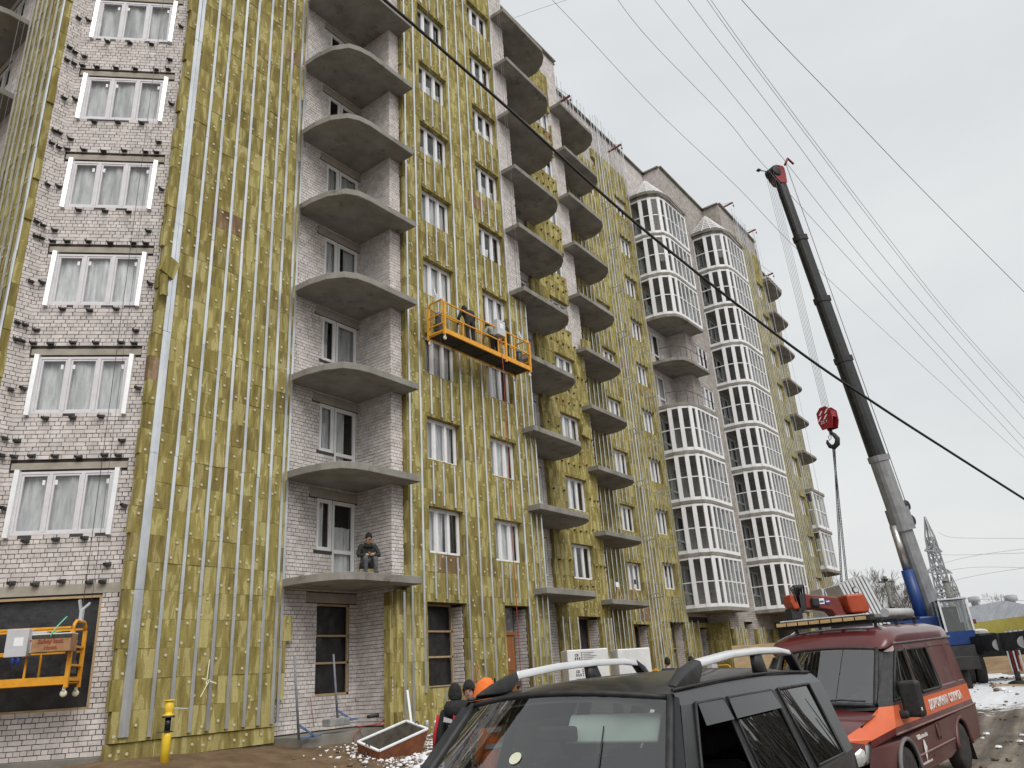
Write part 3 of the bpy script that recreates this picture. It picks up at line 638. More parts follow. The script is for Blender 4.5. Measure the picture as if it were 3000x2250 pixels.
q = MB(); q.b2((20.28, .175, .42), (20.35, .184, .5)); q.xf(F_P1); q.obj('number_plate', M_STICK, dob)
q = MB(); q.b2((19.84, .24, 1.3), (20.7, .26, 2.05)); q.xf(F_P1); q.obj('transom_sheet', M_HAZY, bld)
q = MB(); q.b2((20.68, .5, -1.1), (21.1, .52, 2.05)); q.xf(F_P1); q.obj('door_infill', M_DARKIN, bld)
# --- balcony slabs
def arc_left(xs, y, r=None):       # stack next to a forward step at xs, front wall plane y; curved left, square right end
    return [(xs-2.65, y+1.42), (xs-2.63, y+.65), (xs-2.50, y+.02), (xs-2.22, y-.45), (xs-1.9, y-.62), (xs-1.5, y-.69), (xs+.45, y-.7), (xs+.45, y+.03), (xs, y+.03), (xs, y+1.42)]
def arc_A(xs, y, dy):
    return [(xs-3.0, y+dy), (xs-3.0, y+.43), (xs-2.83, y-.15), (xs-2.45, y-.62), (xs-1.95, y-.78), (xs-1.4, y-.83), (xs+1.02, y-.84), (xs+1.02, y+.03), (xs, y+.03), (xs, y+dy)]
def arc_right(xs, y, dy, lx, rx):  # step back at xs; square left end
    return [(lx, y+.03), (lx, y-.72), (rx-1.0, y-.68), (rx-.62, y-.5), (rx-.25, y-.15), (rx-.02, y+.35), (rx, y+dy), (xs, y+dy), (xs, y+.03)]
SL1 = arc_left(15.05, P1); SL2 = arc_right(22.25, P1, 1.42, 21.4, 25.5); SL3 = arc_right(29.07, P0, 1.17, 28.1, 32.3)
SLA = arc_A(41.64, P4, 1.27); SLB = arc_A(48.65, P1, 1.32); SL4 = arc_right(56, P1, 1.42, 55.5, 59.6)
SLL = [(6.2, 21.42), (5.45, 21.42), (4.8, 21.6), (4.3, 22.0), (4.12, 22.5), (4.1, 25.8), (4.8, 25.8), (4.8, 25.42), (6.2, 25.42)]
M_SLAB = nmat('balcony_concrete', (.19, .182, .16), (.33, .318, .288), 1.3, .9, bump=.3, bscale=22, wear=((.12, .11, .09), 1.6, .57), spec=.25, lo=.3, hi=.7)
def slab(poly, k, name='balcony_slab', th=.2):
    mb = MB(); zz = ZS(k); lo = [(p[0], p[1]) for p in poly]
    dz_ = rnd(-.012, .012); cut = [(p[0]+rnd(-.012, .012), p[1]+rnd(-.012, .012)) for p in lo]
    mb.prism(cut, zz+dz_, zz+th+dz_); o = mb.obj(name, M_SLAB, bld); bevel(o, .012, 1); return o
for k in range(0, 10):
    slab(SL1, k); slab(SL2, k); slab(SL3, k); slab(SLA, k); slab(SLB, k)
    if k > 0: slab(SL4, k)
    if k > 1: slab(SLL, k)
# thin wavy crust on the slab of the first storeys where mortar was spilled
# --- glazed balconies
def path_pts(poly, dx=.05): return [Vector((p[0], p[1], 0)) for p in poly[:8]]
def glazing(poly, k, xs, wide=3):
    z0, z1 = ZS(k)+.2, ZS(k+1); zm = z0+(z1-z0)*.5
    P = path_pts(poly); ctr = Vector((xs-1, poly[8][1]+.6, 0))
    Q = []
    for i, p in enumerate(P):        # inset a little from the slab edge
        d = (ctr-p); d.z = 0; Q.append(p+d.normalized()*.06)
    if len(Q) > 7: Q = Q[:7]+[Vector((Q[6].x, P[7].y-.2, 0))]
    # refine the long front
    R = Q[:6]+[Q[5].lerp(Q[6], t) for t in (.25, .5, .75)]+Q[6:]
    fm = MB()
    for a, b in zip(R, R[1:]):
        dv = (b-a).normalized(); ov = Vector((dv.y, -dv.x, 0)); a2, b2_ = a-dv*.01, b+dv*.01
        for z, hh in ((z0+.09, .18), (z1-.06, .12), (zm, .055)): fm.bar(a2+Vector((0, 0, z)), b2_+Vector((0, 0, z)), .06, hh, 0, up=(0, 0, 1))
    for i, p in enumerate(R):
        wd = .12 if i in (0, len(R)-1) else (.23 if 1 <= i <= 4 else .085)
        a, b = R[max(i-1, 0)], R[min(i+1, len(R)-1)]; dv = (b-a).normalized()
        if i == 1: dv = (R[2]-R[1]).normalized()
        fm.bar(p+Vector((0, 0, z0)), p+Vector((0, 0, z1)), wd, .075, 0, up=(-dv.y, dv.x, 0)) if False else fm.box((p.x, p.y, (z0+z1)/2), (wd, .07, z1-z0-.01), 0, Matrix(((dv.x, -dv.y, 0), (dv.y, dv.x, 0), (0, 0, 1))))
    g = fm.obj('balcony_glazing', M_PVC, bld)
    for a, b in zip(R, R[1:]):
        for (c, d) in ((z0+.18, zm-.03), (zm+.03, z1-.12)):
            pm = MB(); pm.add([(a.x, a.y, c), (b.x, b.y, c), (b.x, b.y, d), (a.x, a.y, d)], [(0, 1, 2, 3)]); pm.obj('pane', M_GLASSD, g, fix=False)
    return g
for k in range(0, 9):
    if k not in (4, 5): glazing(SLA, k, 41.64)
    glazing(SLB, k, 48.65)
def glaz4(k):
    z0, z1 = ZS(k)+.2, ZS(k+1); zm = (z0+z1)/2; pts = [Vector((55.62, P1-.1, 0)), Vector((55.62, P1-.62, 0)), Vector((56.5, P1-.6, 0)), Vector((57.4, P1-.59, 0)), Vector((58.4, P1-.57, 0)), Vector((59.2, P1-.1, 0))]
    fm = MB()
    for a, b in zip(pts, pts[1:]):
        for z, hh in ((z0+.12, .24), (z1-.06, .12), (zm, .07)): fm.bar(a+Vector((0, 0, z)), b+Vector((0, 0, z)), .06, hh, 0)
    for i, p in enumerate(pts): fm.box((p.x, p.y, (z0+z1)/2), (.1 if i != 1 else .2, .1, z1-z0), 0)
    g = fm.obj('balcony_glazing', M_PVC, bld)
    for a, b in zip(pts, pts[1:]): pm = MB(); pm.add([(a.x, a.y, z0+.24), (b.x, b.y, z0+.24), (b.x, b.y, z1-.12), (a.x, a.y, z1-.12)], [(0, 1, 2, 3)]); pm.obj('pane', M_GLASSD, g, fix=False)
glaz4(1); glaz4(2)
# light rails on the two open balconies of the first bay
for k in (4, 5):
    zt = ZS(k)+.95; pts = [(p.x, p.y, zt) for p in path_pts(SLA)[1:7]]; pts = [(a[0]+.12, a[1]+.12, zt) for a in pts]
    t = MB(); t.tube(pts, .018, 6)
    for p in pts: t.tube([(p[0], p[1], ZS(k)+.2), p], .012, 5)
    t.obj('balcony_rail', M_STEELD, bld)
# --- batten roofs of the two bays
M_BATT = nmat('snowy_batten', (.66, .65, .64), (.84, .84, .85), 5, .8)
def batten_roof(poly, xs, y):
    zb = ZS(9)+.2; apex = Vector((xs-.35, y+1.0, zb+2.85)); base = [Vector((p[0], p[1], zb)) for p in poly[:7]]
    c = Vector((xs-1, y, 0)); base = [p+(p-Vector((c.x, c.y, zb))).normalized()*.16 for p in base]
    apexes = [apex.lerp(Vector((xs+.9, y+.0, zb+.75)), t) for t in (0, 0, 0, 0, 0, .05, 1)]
    rf = MB()
    e = rf
    for p in range(len(base)-1): rf.bar(base[p]+Vector((0, 0, .05)), base[p+1]+Vector((0, 0, .05)), .05, .16, 1)
    o = rf.obj('roof_eave', [M_BATT, M_CONCD], bld)
    for i in range(1, 8):
        t = i/8
        mb = MB()
        for p in range(len(base)-1):
            a = base[p].lerp(apexes[p], t)+Vector((0, 0, .1)); b = base[p+1].lerp(apexes[p+1], t)+Vector((0, 0, .1)); 
            if (b-a).length > .05: mb.bar(a, b, .05, .10, 0)
        mb.obj('batten', M_BATT, o)
    vm = MB(); ci = len(base); vm.add([tuple(p.lerp(q, .02)+Vector((.04, .08, -.06))) for p, q in zip(base, apexes)]+[tuple(q+Vector((.04, .08, -.1))) for q in apexes], [(k, k+1, ci+k+1, ci+k) for k in range(ci-1)]); vm.obj('roof_void_shade', nmat('void_shade', (.05, .045, .04), (.1, .09, .08), 2, .9), o, fix=False)  # added sheet, coloured dark to paint the shade inside the open batten roof
    for p, q in zip(base, apexes): mb = MB(); mb.bar(p+Vector((0, 0, .06)), q+Vector((0, 0, .06)), .05, .05); mb.obj('rafter', M_BATT, o)
batten_roof(SLA, 41.64, P4); batten_roof(SLB, 48.65, P1)
cn = MB(); zt = ZS(9)+.2     # crinkled canopy over the far stack
pts = [(p[0], p[1]) for p in SL4[:7]]
for i in range(len(pts)-1):
    n = 6
    for j in range(n):
        a = [pts[i][q]+(pts[i+1][q]-pts[i][q])*j/n for q in (0, 1)]; b = [pts[i][q]+(pts[i+1][q]-pts[i][q])*(j+1)/n for q in (0, 1)]
        cn.bar((a[0], a[1], zt+.12), (57, P1+1.1, zt+1.1), .06, .05); cn.bar((a[0], a[1], zt+.08), (b[0], b[1], zt+.16), .1, .12)
cn.obj('canopy_frame', M_BATT, bld)
# ================================================================== ground
from mathutils import noise as mnoise
def sst(a, b, x): t = max(0, min(1, (x-a)/(b-a))); return t*t*(3-2*t)
def GZ0(x, y):
    h = max(.62*sst(10.5, 17.2, y), .64*sst(16.5, 29, x))
    return -1.82+h+.2*math.exp(-((x-8.6)**2/9+(y-15.7)**2/1.6))
def GZ(x, y):
    z = GZ0(x, y)
    if -8 < x < 70 and -20 < y < 40:
        z += .035*mnoise.noise((x*.7, y*.7, 0))+.02*mnoise.noise((x*2.3, y*2.3, 3))
        if x > 6 and y < 7:       # wheel ruts running along the road
            for c in (-.3, 1.3, -2.2, 2.6, .5): z -= .09*math.exp(-((y-c-.5*math.sin(x*.12))/.26)**2)*(.6+.4*mnoise.noise((x*.5, y, 7)))
        if y > 9: z += .03*mnoise.noise((x*4, y*4, 9))
    return z
def axis(a, b, fine, far):
    xs = [a+i*fine for i in range(int((b-a)/fine)+1)]; s = fine; lo, hi = [a], [b]
    while hi[-1] < far: s *= 1.35; hi.append(hi[-1]+s)
    s = fine
    while lo[-1] > -far: s *= 1.35; lo.append(lo[-1]-s)
    return sorted(set(lo[1:]+xs+hi[1:]))
gx = axis(-2, 44, .22, 1500); gy = axis(-9, 20, .22, 1500)
gv = [(x, y, GZ(x, y)) for y in gy for x in gx]; nx = len(gx)
gm = MB(); gm.add(gv, [(j*nx+i, j*nx+i+1, (j+1)*nx+i+1, (j+1)*nx+i) for j in range(len(gy)-1) for i in range(nx-1)], 0, True)
m = bpy.data.materials.new('building_site_soil'); m.use_nodes = True; t = m.node_tree; b = t.nodes['Principled BSDF']; N = t.nodes.new; K = t.links.new
g = N('ShaderNodeNewGeometry')
def nz(sc, det=7, ro=.6):
    n = N('ShaderNodeTexNoise'); n.inputs['Scale'].default_value = sc; n.inputs['Detail'].default_value = det; n.inputs['Roughness'].default_value = ro; K(g.outputs['Position'], n.inputs['Vector']); return n
def rp(src, a, ca, b_, cb):
    r = N('ShaderNodeValToRGB'); r.color_ramp.elements[0].position = a; r.color_ramp.elements[1].position = b_; r.color_ramp.elements[0].color = (*ca, 1); r.color_ramp.elements[1].color = (*cb, 1); K(src, r.inputs[0]); return r
def mixc(f, a, c):
    x = N('ShaderNodeMix'); x.data_type = 'RGBA'; K(f, x.inputs[0]); K(a, x.inputs[6]); K(c, x.inputs[7]); return x.outputs[2]
mud = rp(nz(1.1).outputs['Fac'], .35, (.15, .125, .10), .65, (.27, .235, .195)); sand = rp(nz(2.2).outputs['Fac'], .35, (.11, .066, .031), .65, (.20, .125, .065))
tmp = N('ShaderNodeMapping'); tmp.inputs['Scale'].default_value = (.18, 2.6, 1); K(g.outputs['Position'], tmp.inputs['Vector']); trn = N('ShaderNodeTexNoise'); trn.inputs['Scale'].default_value = 1.0; trn.inputs['Detail'].default_value = 8; trn.inputs['Roughness'].default_value = .65; K(tmp.outputs[0], trn.inputs['Vector'])
trk = rp(trn.outputs['Fac'], .42, (.45, .43, .41), .6, (1.12, 1.1, 1.08)); mtr = N('ShaderNodeMix'); mtr.data_type = 'RGBA'; mtr.blend_type = 'MULTIPLY'; mtr.inputs[0].default_value = 1; K(mud.outputs[0], mtr.inputs[6]); K(trk.outputs[0], mtr.inputs[7])
at1 = N('ShaderNodeAttribute'); at1.attribute_name = 'sand'; at2 = N('ShaderNodeAttribute'); at2.attribute_name = 'snow'
sn = nz(2.6, 9, .72); ad = N('ShaderNodeMath'); ad.operation = 'ADD'; K(at2.outputs['Fac'], ad.inputs[0]); K(sn.outputs['Fac'], ad.inputs[1])
sm = rp(ad.outputs[0], .93, (0, 0, 0), 1.0, (1, 1, 1)); snc = rp(nz(7).outputs['Fac'], .3, (.62, .64, .68), .7, (.82, .83, .85))
c1 = mixc(at1.outputs['Fac'], mtr.outputs[2], sand.outputs[0]); c2 = mixc(sm.outputs[0], c1, snc.outputs[0]); K(c2, b.inputs['Base Color'])
b.inputs['Roughness'].default_value = .8
bn = nz(9, 8, .7); bp = N('ShaderNodeBump'); bp.inputs['Strength'].default_value = .8; bp.inputs['Distance'].default_value = .05; K(bn.outputs['Fac'], bp.inputs['Height']); K(bp.outputs[0], b.inputs['Normal'])
go = gm.obj('ground', m, fix=False); tag(go, kind='structure')
sa = go.data.attributes.new('sand', 'FLOAT', 'POINT'); sw = go.data.attributes.new('snow', 'FLOAT', 'POINT')
sv, wv = [], []
for (x, y, z) in gv:
    s = sst(11, 14, y)*(1-sst(18, 26, x))*.95; s = max(s, .7*sst(24, 30, x)*sst(3.5, 6, y))
    sv.append(s)
    q = .0
    q = max(q, .56*math.exp(-(((x-14.2)/1.3)**2+((y-13.2)/1.3)**2)))                  # around the tub
    q = max(q, .34*math.exp(-(((x-12.6)/.9)**2+((y-13.6)/.8)**2)))
    q = max(q, .62*sst(19, 25, x)*(1-sst(33, 60, x))*sst(-6, .5, y)*(1-sst(4.2, 7, y)))    # beyond the van
    q = max(q, .5*sst(45, 90, x)); wv.append(q)
sa.data.foreach_set('value', sv); sw.data.foreach_set('value', wv)
# snowy rubble round the tub and along the plinth
def lump(mb, c, r, mi=0, seed=None):
    R = random.Random(seed if seed is not None else random.random()); vs = []
    for i, j in ((0, 0),): pass
    n = 6; ring = []
    for a, zf in ((.55, -.5), (1.0, .0), (.72, .55)):
        ring.append([Vector((c[0]+r*a*math.cos(2*math.pi*k/n)*R.uniform(.7, 1.25), c[1]+r*a*math.sin(2*math.pi*k/n)*R.uniform(.7, 1.25), c[2]+r*zf*R.uniform(.6, 1.1))) for k in range(n)])
    mb.loft(ring, mi, False)
rb = MB()
for i in range(2600):
    a = random.random()
    if a < .82: x, y = random.gauss(14.3, .8), random.gauss(13.2, .75)
    else: x, y = random.gauss(14.4, .9), random.gauss(14.8, .3)
    if 12.4 < x < 15.05 and y > 15.4: continue
    r = abs(random.gauss(0, .026))+.010
    lump(rb, (x, y, GZ(x, y)+r*.3), r, 0 if random.random() < .62 else 1, i)
M_CLOD = nmat('soil_clod', (.13, .09, .055), (.24, .18, .12), 9, .95, island=.3)
tag(rb.obj('snowy_rubble', [M_SNOW, M_CLOD], fix=False), 'snow covered rubble heaped round the rusty tub', 'rubble', kind='stuff')
# sand heaps
def heap(name, label, cx, cy, rx, ry, h, mat, seed, base=None):
    mb = MB(); n, mm = 40, 14; vs = []
    for j in range(mm+1):
        r = j/mm
        for i in range(n):
            a = 2*math.pi*i/n; x = cx+rx*r*math.cos(a); y = cy+ry*r*math.sin(a)
            z = h*(1-r)**1.15*(1+.35*mnoise.noise((x*.6+seed, y*.6, 1)))+.12*h*mnoise.noise((x*1.7+seed, y*1.7, 2))*(1-r)
            vs.append((x, y, (base if base is not None else GZ(x, y))+z-.05))
    mb.add(vs, [(j*n+i, j*n+(i+1) % n, (j+1)*n+(i+1) % n, (j+1)*n+i) for j in range(mm) for i in range(n)], 0, True)
    o = mb.obj(name, mat); tag(o, label, 'sand heap', kind=None); return o
M_SANDY = nmat('sand', (.20, .125, .06), (.31, .215, .12), 1.2, .95, bump=.6, bscale=6, wear=((.7, .71, .73), .7, .66))
heap('sand_heap', 'brown sand heap dusted with snow behind the crane carrier', 47, 4.6, 8, 4.5, 1.35, M_SANDY, 3)
heap('sand_heap', 'low dark soil heap beside the crane outrigger leg', 39, 1.9, 3.6, 2.6, .8, M_CLOD, 8)

cl_ = MB(); R_ = random.Random(21)
for i in range(700):
    x, y = R_.uniform(14, 40), R_.uniform(-3.5, 4.5); r = abs(R_.gauss(0, .03))+.012; lump(cl_, (x, y, GZ(x, y)+r*.3), r, 0 if R_.random() < .75 else 1, 3000+i)
tag(cl_.obj('mud_clods', [M_CLOD, M_SNOW], fix=False), 'mud clods and snow crumbs strewn over the rutted road', 'clods', kind='stuff')
# ================================================================== vehicles
def text_mesh(s, size=1.0, mat=None, align='LEFT', ext=.004, bold=0, sp=1.0):
    cu = bpy.data.curves.new('text', 'FONT'); cu.body = s; cu.size = size; cu.extrude = ext; cu.align_x = align; cu.offset = bold; cu.space_character = sp
    o = bpy.data.objects.new('text', cu); COL.objects.link(o); bpy.context.view_layer.update()
    dg = bpy.context.evaluated_depsgraph_get(); me = bpy.data.meshes.new_from_object(o.evaluated_get(dg)); bpy.data.objects.remove(o); bpy.data.curves.remove(cu)
    me.materials.clear(); me.materials.append(mat); me.name = 'lettering'; return me
M_TYRE = nmat('tyre_rubber', (.018, .018, .018), (.05, .045, .04), 8, .85, space='object')
M_RIM = nmat('wheel_steel', (.18, .18, .18), (.3, .29, .28), 8, .5, metal=.5, space='object')
M_BPL = nmat('black_plastic', (.012, .012, .013), (.03, .03, .031), 14, .55, space='object')
M_BGL = nmat('black_gloss', (.006, .006, .007), None, 5, .18, space='object')
M_INT = nmat('car_interior', (.008, .008, .009), (.02, .02, .021), 5, .9, space='object')
M_GREYIN = nmat('headlining', (.32, .34, .33), (.4, .42, .4), 5, .9, space='object')
G_TINT = glassmat('tinted_glass', (.08, .084, .088), ior=1.38); G_CAR = glassmat('car_glass', (.62, .68, .66), ior=1.72); G_SIDE = glassmat('side_glass', (.35, .37, .37), ior=1.6)
M_CHROME = nmat('rail_silver', (.72, .73, .74), (.8, .81, .82), 8, .32, metal=.4, space='object')
def wheel(parent, c, r=.34, w_=.2, M=None, hub=.58):
    """c: local centre in the vehicle, axle along local y"""
    T = (M or I4) @ Matrix.Translation(c) @ Matrix.Rotation(math.pi/2, 4, 'X')
    mb = MB(); mb.lathe([(r*.6, -w_/2), (r*.93, -w_/2), (r, -w_*.36), (r, w_*.36), (r*.93, w_/2), (r*.6, w_/2)], 28)
    o = mb.obj('wheel', M_TYRE, parent, T)
    h = MB(); h.lathe([(r*.05, -w_*.3), (r*hub, -w_*.42), (r*.62, -w_*.42), (r*.62, w_*.42), (r*hub, w_*.42), (r*.3, w_*.3), (r*.12, w_*.34)], 24)
    h.obj('rim', M_RIM, o, T); return o
def quadgrid(fn, nu, nv, closed=False):
    V = [fn(i/nu, j/nv) for j in range(nv+1) for i in range(nu+1)]
    return V, [(j*(nu+1)+i, j*(nu+1)+i+1, (j+1)*(nu+1)+i+1, (j+1)*(nu+1)+i) for j in range(nv) for i in range(nu)]
def lerp3(a, b, t): return tuple(a[i]+(b[i]-a[i])*t for i in range(3))
def bil(p00, p10, p11, p01, bulge=0, ax=(1, 0, 0)):
    def f(s, t):
        a = lerp3(p00, p10, s); b_ = lerp3(p01, p11, s); c = lerp3(a, b_, t); k = bulge*(1-(2*s-1)**2)
        return tuple(c[i]+ax[i]*k for i in range(3))
    return f
# ---------------------------------------------------------------- dark SUV in front
suvM = Matrix.Translation((2.5, 2.3, -1.745)) @ Matrix.Rotation(math.radians(182.4), 4, 'Z')
suv = empty('parked_car', M=suvM); tag(suv, 'black compact off-road car with silver roof rails in the foreground', 'car')
M_SUV = nmat('black_car_paint', (.010, .0103, .0115), (.019, .0195, .021), 2.0, .36, coat=.3, space='object', wear=((.034, .034, .035), 7, .58), spec=.35)
def VS(w_):    # body half width by height
    pts = [(.3, .80), (.45, .85), (.8, .87), (1.02, .85), (1.14, .80), (1.36, .725), (1.585, .64), (1.63, .60)]
    for (a, b_), (c, d) in zip(pts, pts[1:]):
        if w_ <= c: return b_+(d-b_)*(w_-a)/(c-a)
    return .6
sb = MB()
# roof
def roof(s, t):
    u = -1.02-2.46*s; v = (2*t-1)
    edge = .60 if s < .9 else .60-.03*(s-.9)*10
    fz = -.05*max(0, 1-s/.12)**2-.06*max(0, (s-.9)/.1)**2
    return (u, edge*v, 1.622+.062*(1-abs(v)**2.6)+.028*(1-(2*s-1)**2)+fz)
V, Fc = quadgrid(roof, 24, 16); sb.add(V, Fc, 0, True)
for s in (-1, 1):
    def R(u, w_): return (u, s*VS(w_), w_)
    c_r0 = [-1.00, -1.12, -1.50, -1.58, -2.32, -2.46, -3.16, -3.34, -3.46]
    c_r1 = [-.98, -1.14, -1.50, -1.58, -2.32, -2.46, -3.16, -3.40, -3.52]
    c_r2 = [-.57, -.72, -1.46, -1.56, -2.32, -2.48, -3.14, -3.32, -3.42]
    rows_ = [[R(u, 1.622+.028*(1-(2*min(1, max(0, (-u-1.02)/2.46))-1)**2)) for u in c_r0], [R(u, 1.565) for u in c_r1], [R(u, 1.14) for u in c_r2]]
    glass = {(1, 1): 'front', (1, 3): 'rear', (1, 5): 'quarter'}
    for r in range(2):
        for c in range(8):
            q = [rows_[r][c], rows_[r][c+1], rows_[r+1][c+1], rows_[r+1][c]]
            if (r, c) in glass:
                nm = glass[(r, c)]; gm_ = MB(); f = bil(q[0], q[1], q[2], q[3], 0); V, Fc = quadgrid(f, 2, 4); gm_.add(V, Fc, 0, True)
                if nm == 'front' and s > 0:      # driver's window wound down: only the glass edge shows
                    gm_ = MB(); gm_.add([lerp3(q[0], q[3], .93), lerp3(q[1], q[2], .93), q[2], q[3]], [(0, 1, 2, 3)])
                w_ = gm_.obj('window', G_SIDE if nm == 'front' else G_TINT, suv, suvM, fix=False)
                fr_ = MB(); P = [Vector(p) for p in q]; ctr = sum(P, Vector())/4
                P2 = [p+(ctr-p)*.0+Vector((0, s*.006, 0)) for p in P]
                fr_.tube(P2+[P2[0], P2[1]], .010, 6); fr_.obj('seal', M_BPL, w_, suvM)
            else:
                f = bil(*q, 0); V, Fc = quadgrid(f, 2, 3); sb.add(V, Fc, 1 if (r, c) == (1, 2) else 0, True)
    # lower side with wheel arches
    def arch(u0, r): return [(u0+r*math.cos(a), .34+r*math.sin(a)) for a in [math.pi*k/10 for k in range(10, -1, -1)]]
    poly = [(-3.46, .45), (-3.43, 1.14), (-2.4, 1.14), (-1.4, 1.14), (-.57, 1.13), (.55, 1.0), (.72, .85), (.74, .45)]+[(a, b_) for a, b_ in arch(0, .42)[::-1]]+[(-.7, .32), (-1.6, .32)]+[(a, b_) for a, b_ in arch(-2.45, .42)[::-1]]+[(-3.2, .34)]
    top = [(u, w_) for u, w_ in poly]
    sb.add([(u, s*VS(w_), w_) for u, w_ in top], [list(range(len(top)))], 0)
    # rails
    rp_ = MB(); A = [(-1.20, .57, 1.672), (-1.28, .572, 1.71), (-1.42, .575, 1.742), (-1.9, .58, 1.778), (-2.4, .582, 1.792), (-2.85, .58, 1.79), (-3.05, .578, 1.775), (-3.16, .575, 1.70)]
    k = len(A)
    def sect(i, hw, hh): p = A[i]; return [Vector((p[0], s*(p[1]-hw), p[2]-hh)), Vector((p[0], s*(p[1]+hw), p[2]-hh*.8)), Vector((p[0], s*(p[1]+hw*.8), p[2]+hh*.5)), Vector((p[0], s*(p[1]-hw*.6), p[2]+hh))]
    m_ = MB(); m_.loft([sect(i, .03, .024) for i in range(2, 7)], 0); rr = m_.obj('roof_rail', M_CHROME, suv, suvM); bevel(rr, .008)
    m_ = MB(); p0 = [Vector((-1.06, s*.56, 1.648)), Vector((-1.06, s*.60, 1.638)), Vector((-1.06, s*.60, 1.652)), Vector((-1.06, s*.56, 1.66))]
    m_.loft([p0, [Vector((-1.2, s*.535, 1.65)), Vector((-1.2, s*.605, 1.63)), Vector((-1.2, s*.6, 1.70)), Vector((-1.2, s*.545, 1.715))], [Vector((-1.34, s*.54, 1.66)), Vector((-1.34, s*.61, 1.64)), Vector((-1.34, s*.605, 1.735)), Vector((-1.34, s*.55, 1.75))], sect(2, .031, .026)], 0); bevel(m_.obj('rail_foot', M_BPL, rr, suvM), .01)
    m_ = MB(); m_.loft([sect(6, .031, .026), [Vector((-3.2, s*.54, 1.66)), Vector((-3.2, s*.61, 1.64)), Vector((-3.17, s*.605, 1.74)), Vector((-3.17, s*.55, 1.75))], [Vector((-3.3, s*.55, 1.65)), Vector((-3.3, s*.60, 1.64)), Vector((-3.28, s*.60, 1.66)), Vector((-3.28, s*.55, 1.668))]], 0); bevel(m_.obj('rail_foot', M_BPL, rr, suvM), .01)
    m_ = MB(); m_.loft([[Vector((-2.5, s*.56, 1.66)), Vector((-2.5, s*.60, 1.655)), Vector((-2.32, s*.60, 1.655)), Vector((-2.32, s*.56, 1.66))], [Vector((-2.42, s*.565, 1.78)), Vector((-2.42, s*.6, 1.775)), Vector((-2.3, s*.6, 1.775)), Vector((-2.3, s*.565, 1.78))]], 0); m_.obj('rail_foot', M_BPL, rr, suvM)
    # gutter seam
    sm_ = MB(); sm_.tube([(u, s*(.605), 1.632+.028*(1-(2*min(1, max(0, (-u-1.02)/2.46))-1)**2)) for u in [-1.0-2.4*i/12 for i in range(13)]], .009, 5, 0); sm_.obj('roof_seam', M_BPL, suv, suvM)
    # wind deflectors over the door windows
    for (a, b_) in ((-1.16, -1.5), (-1.58, -2.31)):
        q = [(a, s*(VS(1.575)+.012), 1.575), (b_, s*(VS(1.575)+.012), 1.575), (b_+.02, s*(VS(1.46)+.024), 1.47), (a+.06, s*(VS(1.46)+.024), 1.47)]
        m_ = MB(); V, Fc = quadgrid(bil(*q), 4, 2); m_.add(V, Fc, 0, True); m_.obj('wind_deflector', nmat('smoked_plastic', (.012, .0125, .014), (.02, .02, .022), 4, .3, space='object'), suv, suvM, fix=False)
    m_ = MB(); m_.box((-.42, s*.96, 1.06), (.14, .22, .17)); m_.box((-.4, s*.86, 1.0), (.06, .1, .05)); bevel(m_.obj('door_mirror', M_BPL, suv, suvM), .04, 3)
    for u in (0, -2.45): wheel(suv, (u, s*.74, .33), .34, .2, suvM)
    m_ = MB(); m_.box((-1.15, s*.865, .96), (.17, .03, .035)); m_.box((-2.1, s*.868, .96), (.17, .03, .035)); m_.obj('door_handle', M_BPL, suv, suvM)
# nose, tail
def hood(s, t):
    u = -.57+1.31*s; v = 2*t-1; hw = .80-.10*s*s
    return (u, hw*v, (1.13-.06*s-.16*s**4)+.05*(1-v*v))
V, Fc = quadgrid(hood, 12, 12); sb.add(V, Fc, 0, True)
sb.add([(.74, -.70, .95), (.74, .70, .95), (.82, .72, .7), (.80, .74, .35), (.80, -.74, .35), (.82, -.72, .7)], [(0, 1, 2, 5), (5, 2, 3, 4)], 0)
sb.add([(-3.48, -.57, 1.58), (-3.48, .57, 1.58), (-3.43, .79, 1.14), (-3.48, .8, .4), (-3.48, -.8, .4), (-3.43, -.79, 1.14)], [(0, 1, 2, 5), (5, 2, 3, 4)], 0)
sb.add([(-3.5, -.6, .3), (.7, -.6, .3), (.7, .6, .3), (-3.5, .6, .3)], [(0, 1, 2, 3)], 1)
sob = sb.obj('body', [M_SUV, M_BPL], suv, suvM, fix=False)
ws = MB(); V, Fc = quadgrid(bil((-.57, -.70, 1.15), (-.57, .70, 1.15), (-1.02, .575, 1.602), (-1.02, -.575, 1.602), .15, (1, 0, .3)), 14, 8); ws.add(V, Fc, 0, True); wso = ws.obj('windscreen', G_CAR, suv, suvM, fix=False)
bd = MB()
for s in (-1, 1): bd.tube([lerp3((-.57, s*.71, 1.145), (-1.02, s*.585, 1.604), t/6) for t in range(7)], .022, 6)
bd.tube([tuple(bil((-.57, -.70, 1.15), (-.57, .70, 1.15), (-1.02, .575, 1.602), (-1.02, -.575, 1.602), .15, (1, 0, .3))(t/12, 1.0)) for t in range(13)], .016, 6); bd.obj('seal', M_BPL, wso, suvM)
for s in (-1, 1): ap = MB(); V, Fc = quadgrid(bil((-.57, s*.71, 1.14), (-.57, s*.80, 1.14), (-.99, s*.64, 1.6), (-1.02, s*.585, 1.61)), 2, 6); ap.add(V, Fc, 0, True); ap.obj('pillar', M_SUV, suv, suvM, fix=False)
vz = MB(); vz.box((-1.0, .27, 1.475), (.02, .50, .15), 0, Matrix.Rotation(math.radians(-36), 3, 'Y')); bevel(vz.obj('sun_visor', nmat('visor_pale', (.5, .56, .53), (.56, .62, .58), 5, .8, space='object'), suv, suvM), .03, 3)
inn_ = MB(); inn_.b2((-3.4, -.55, .5), (-.7, .55, .9)); inn_.b2((-.9, -.68, .85), (-.4, .68, 1.10))
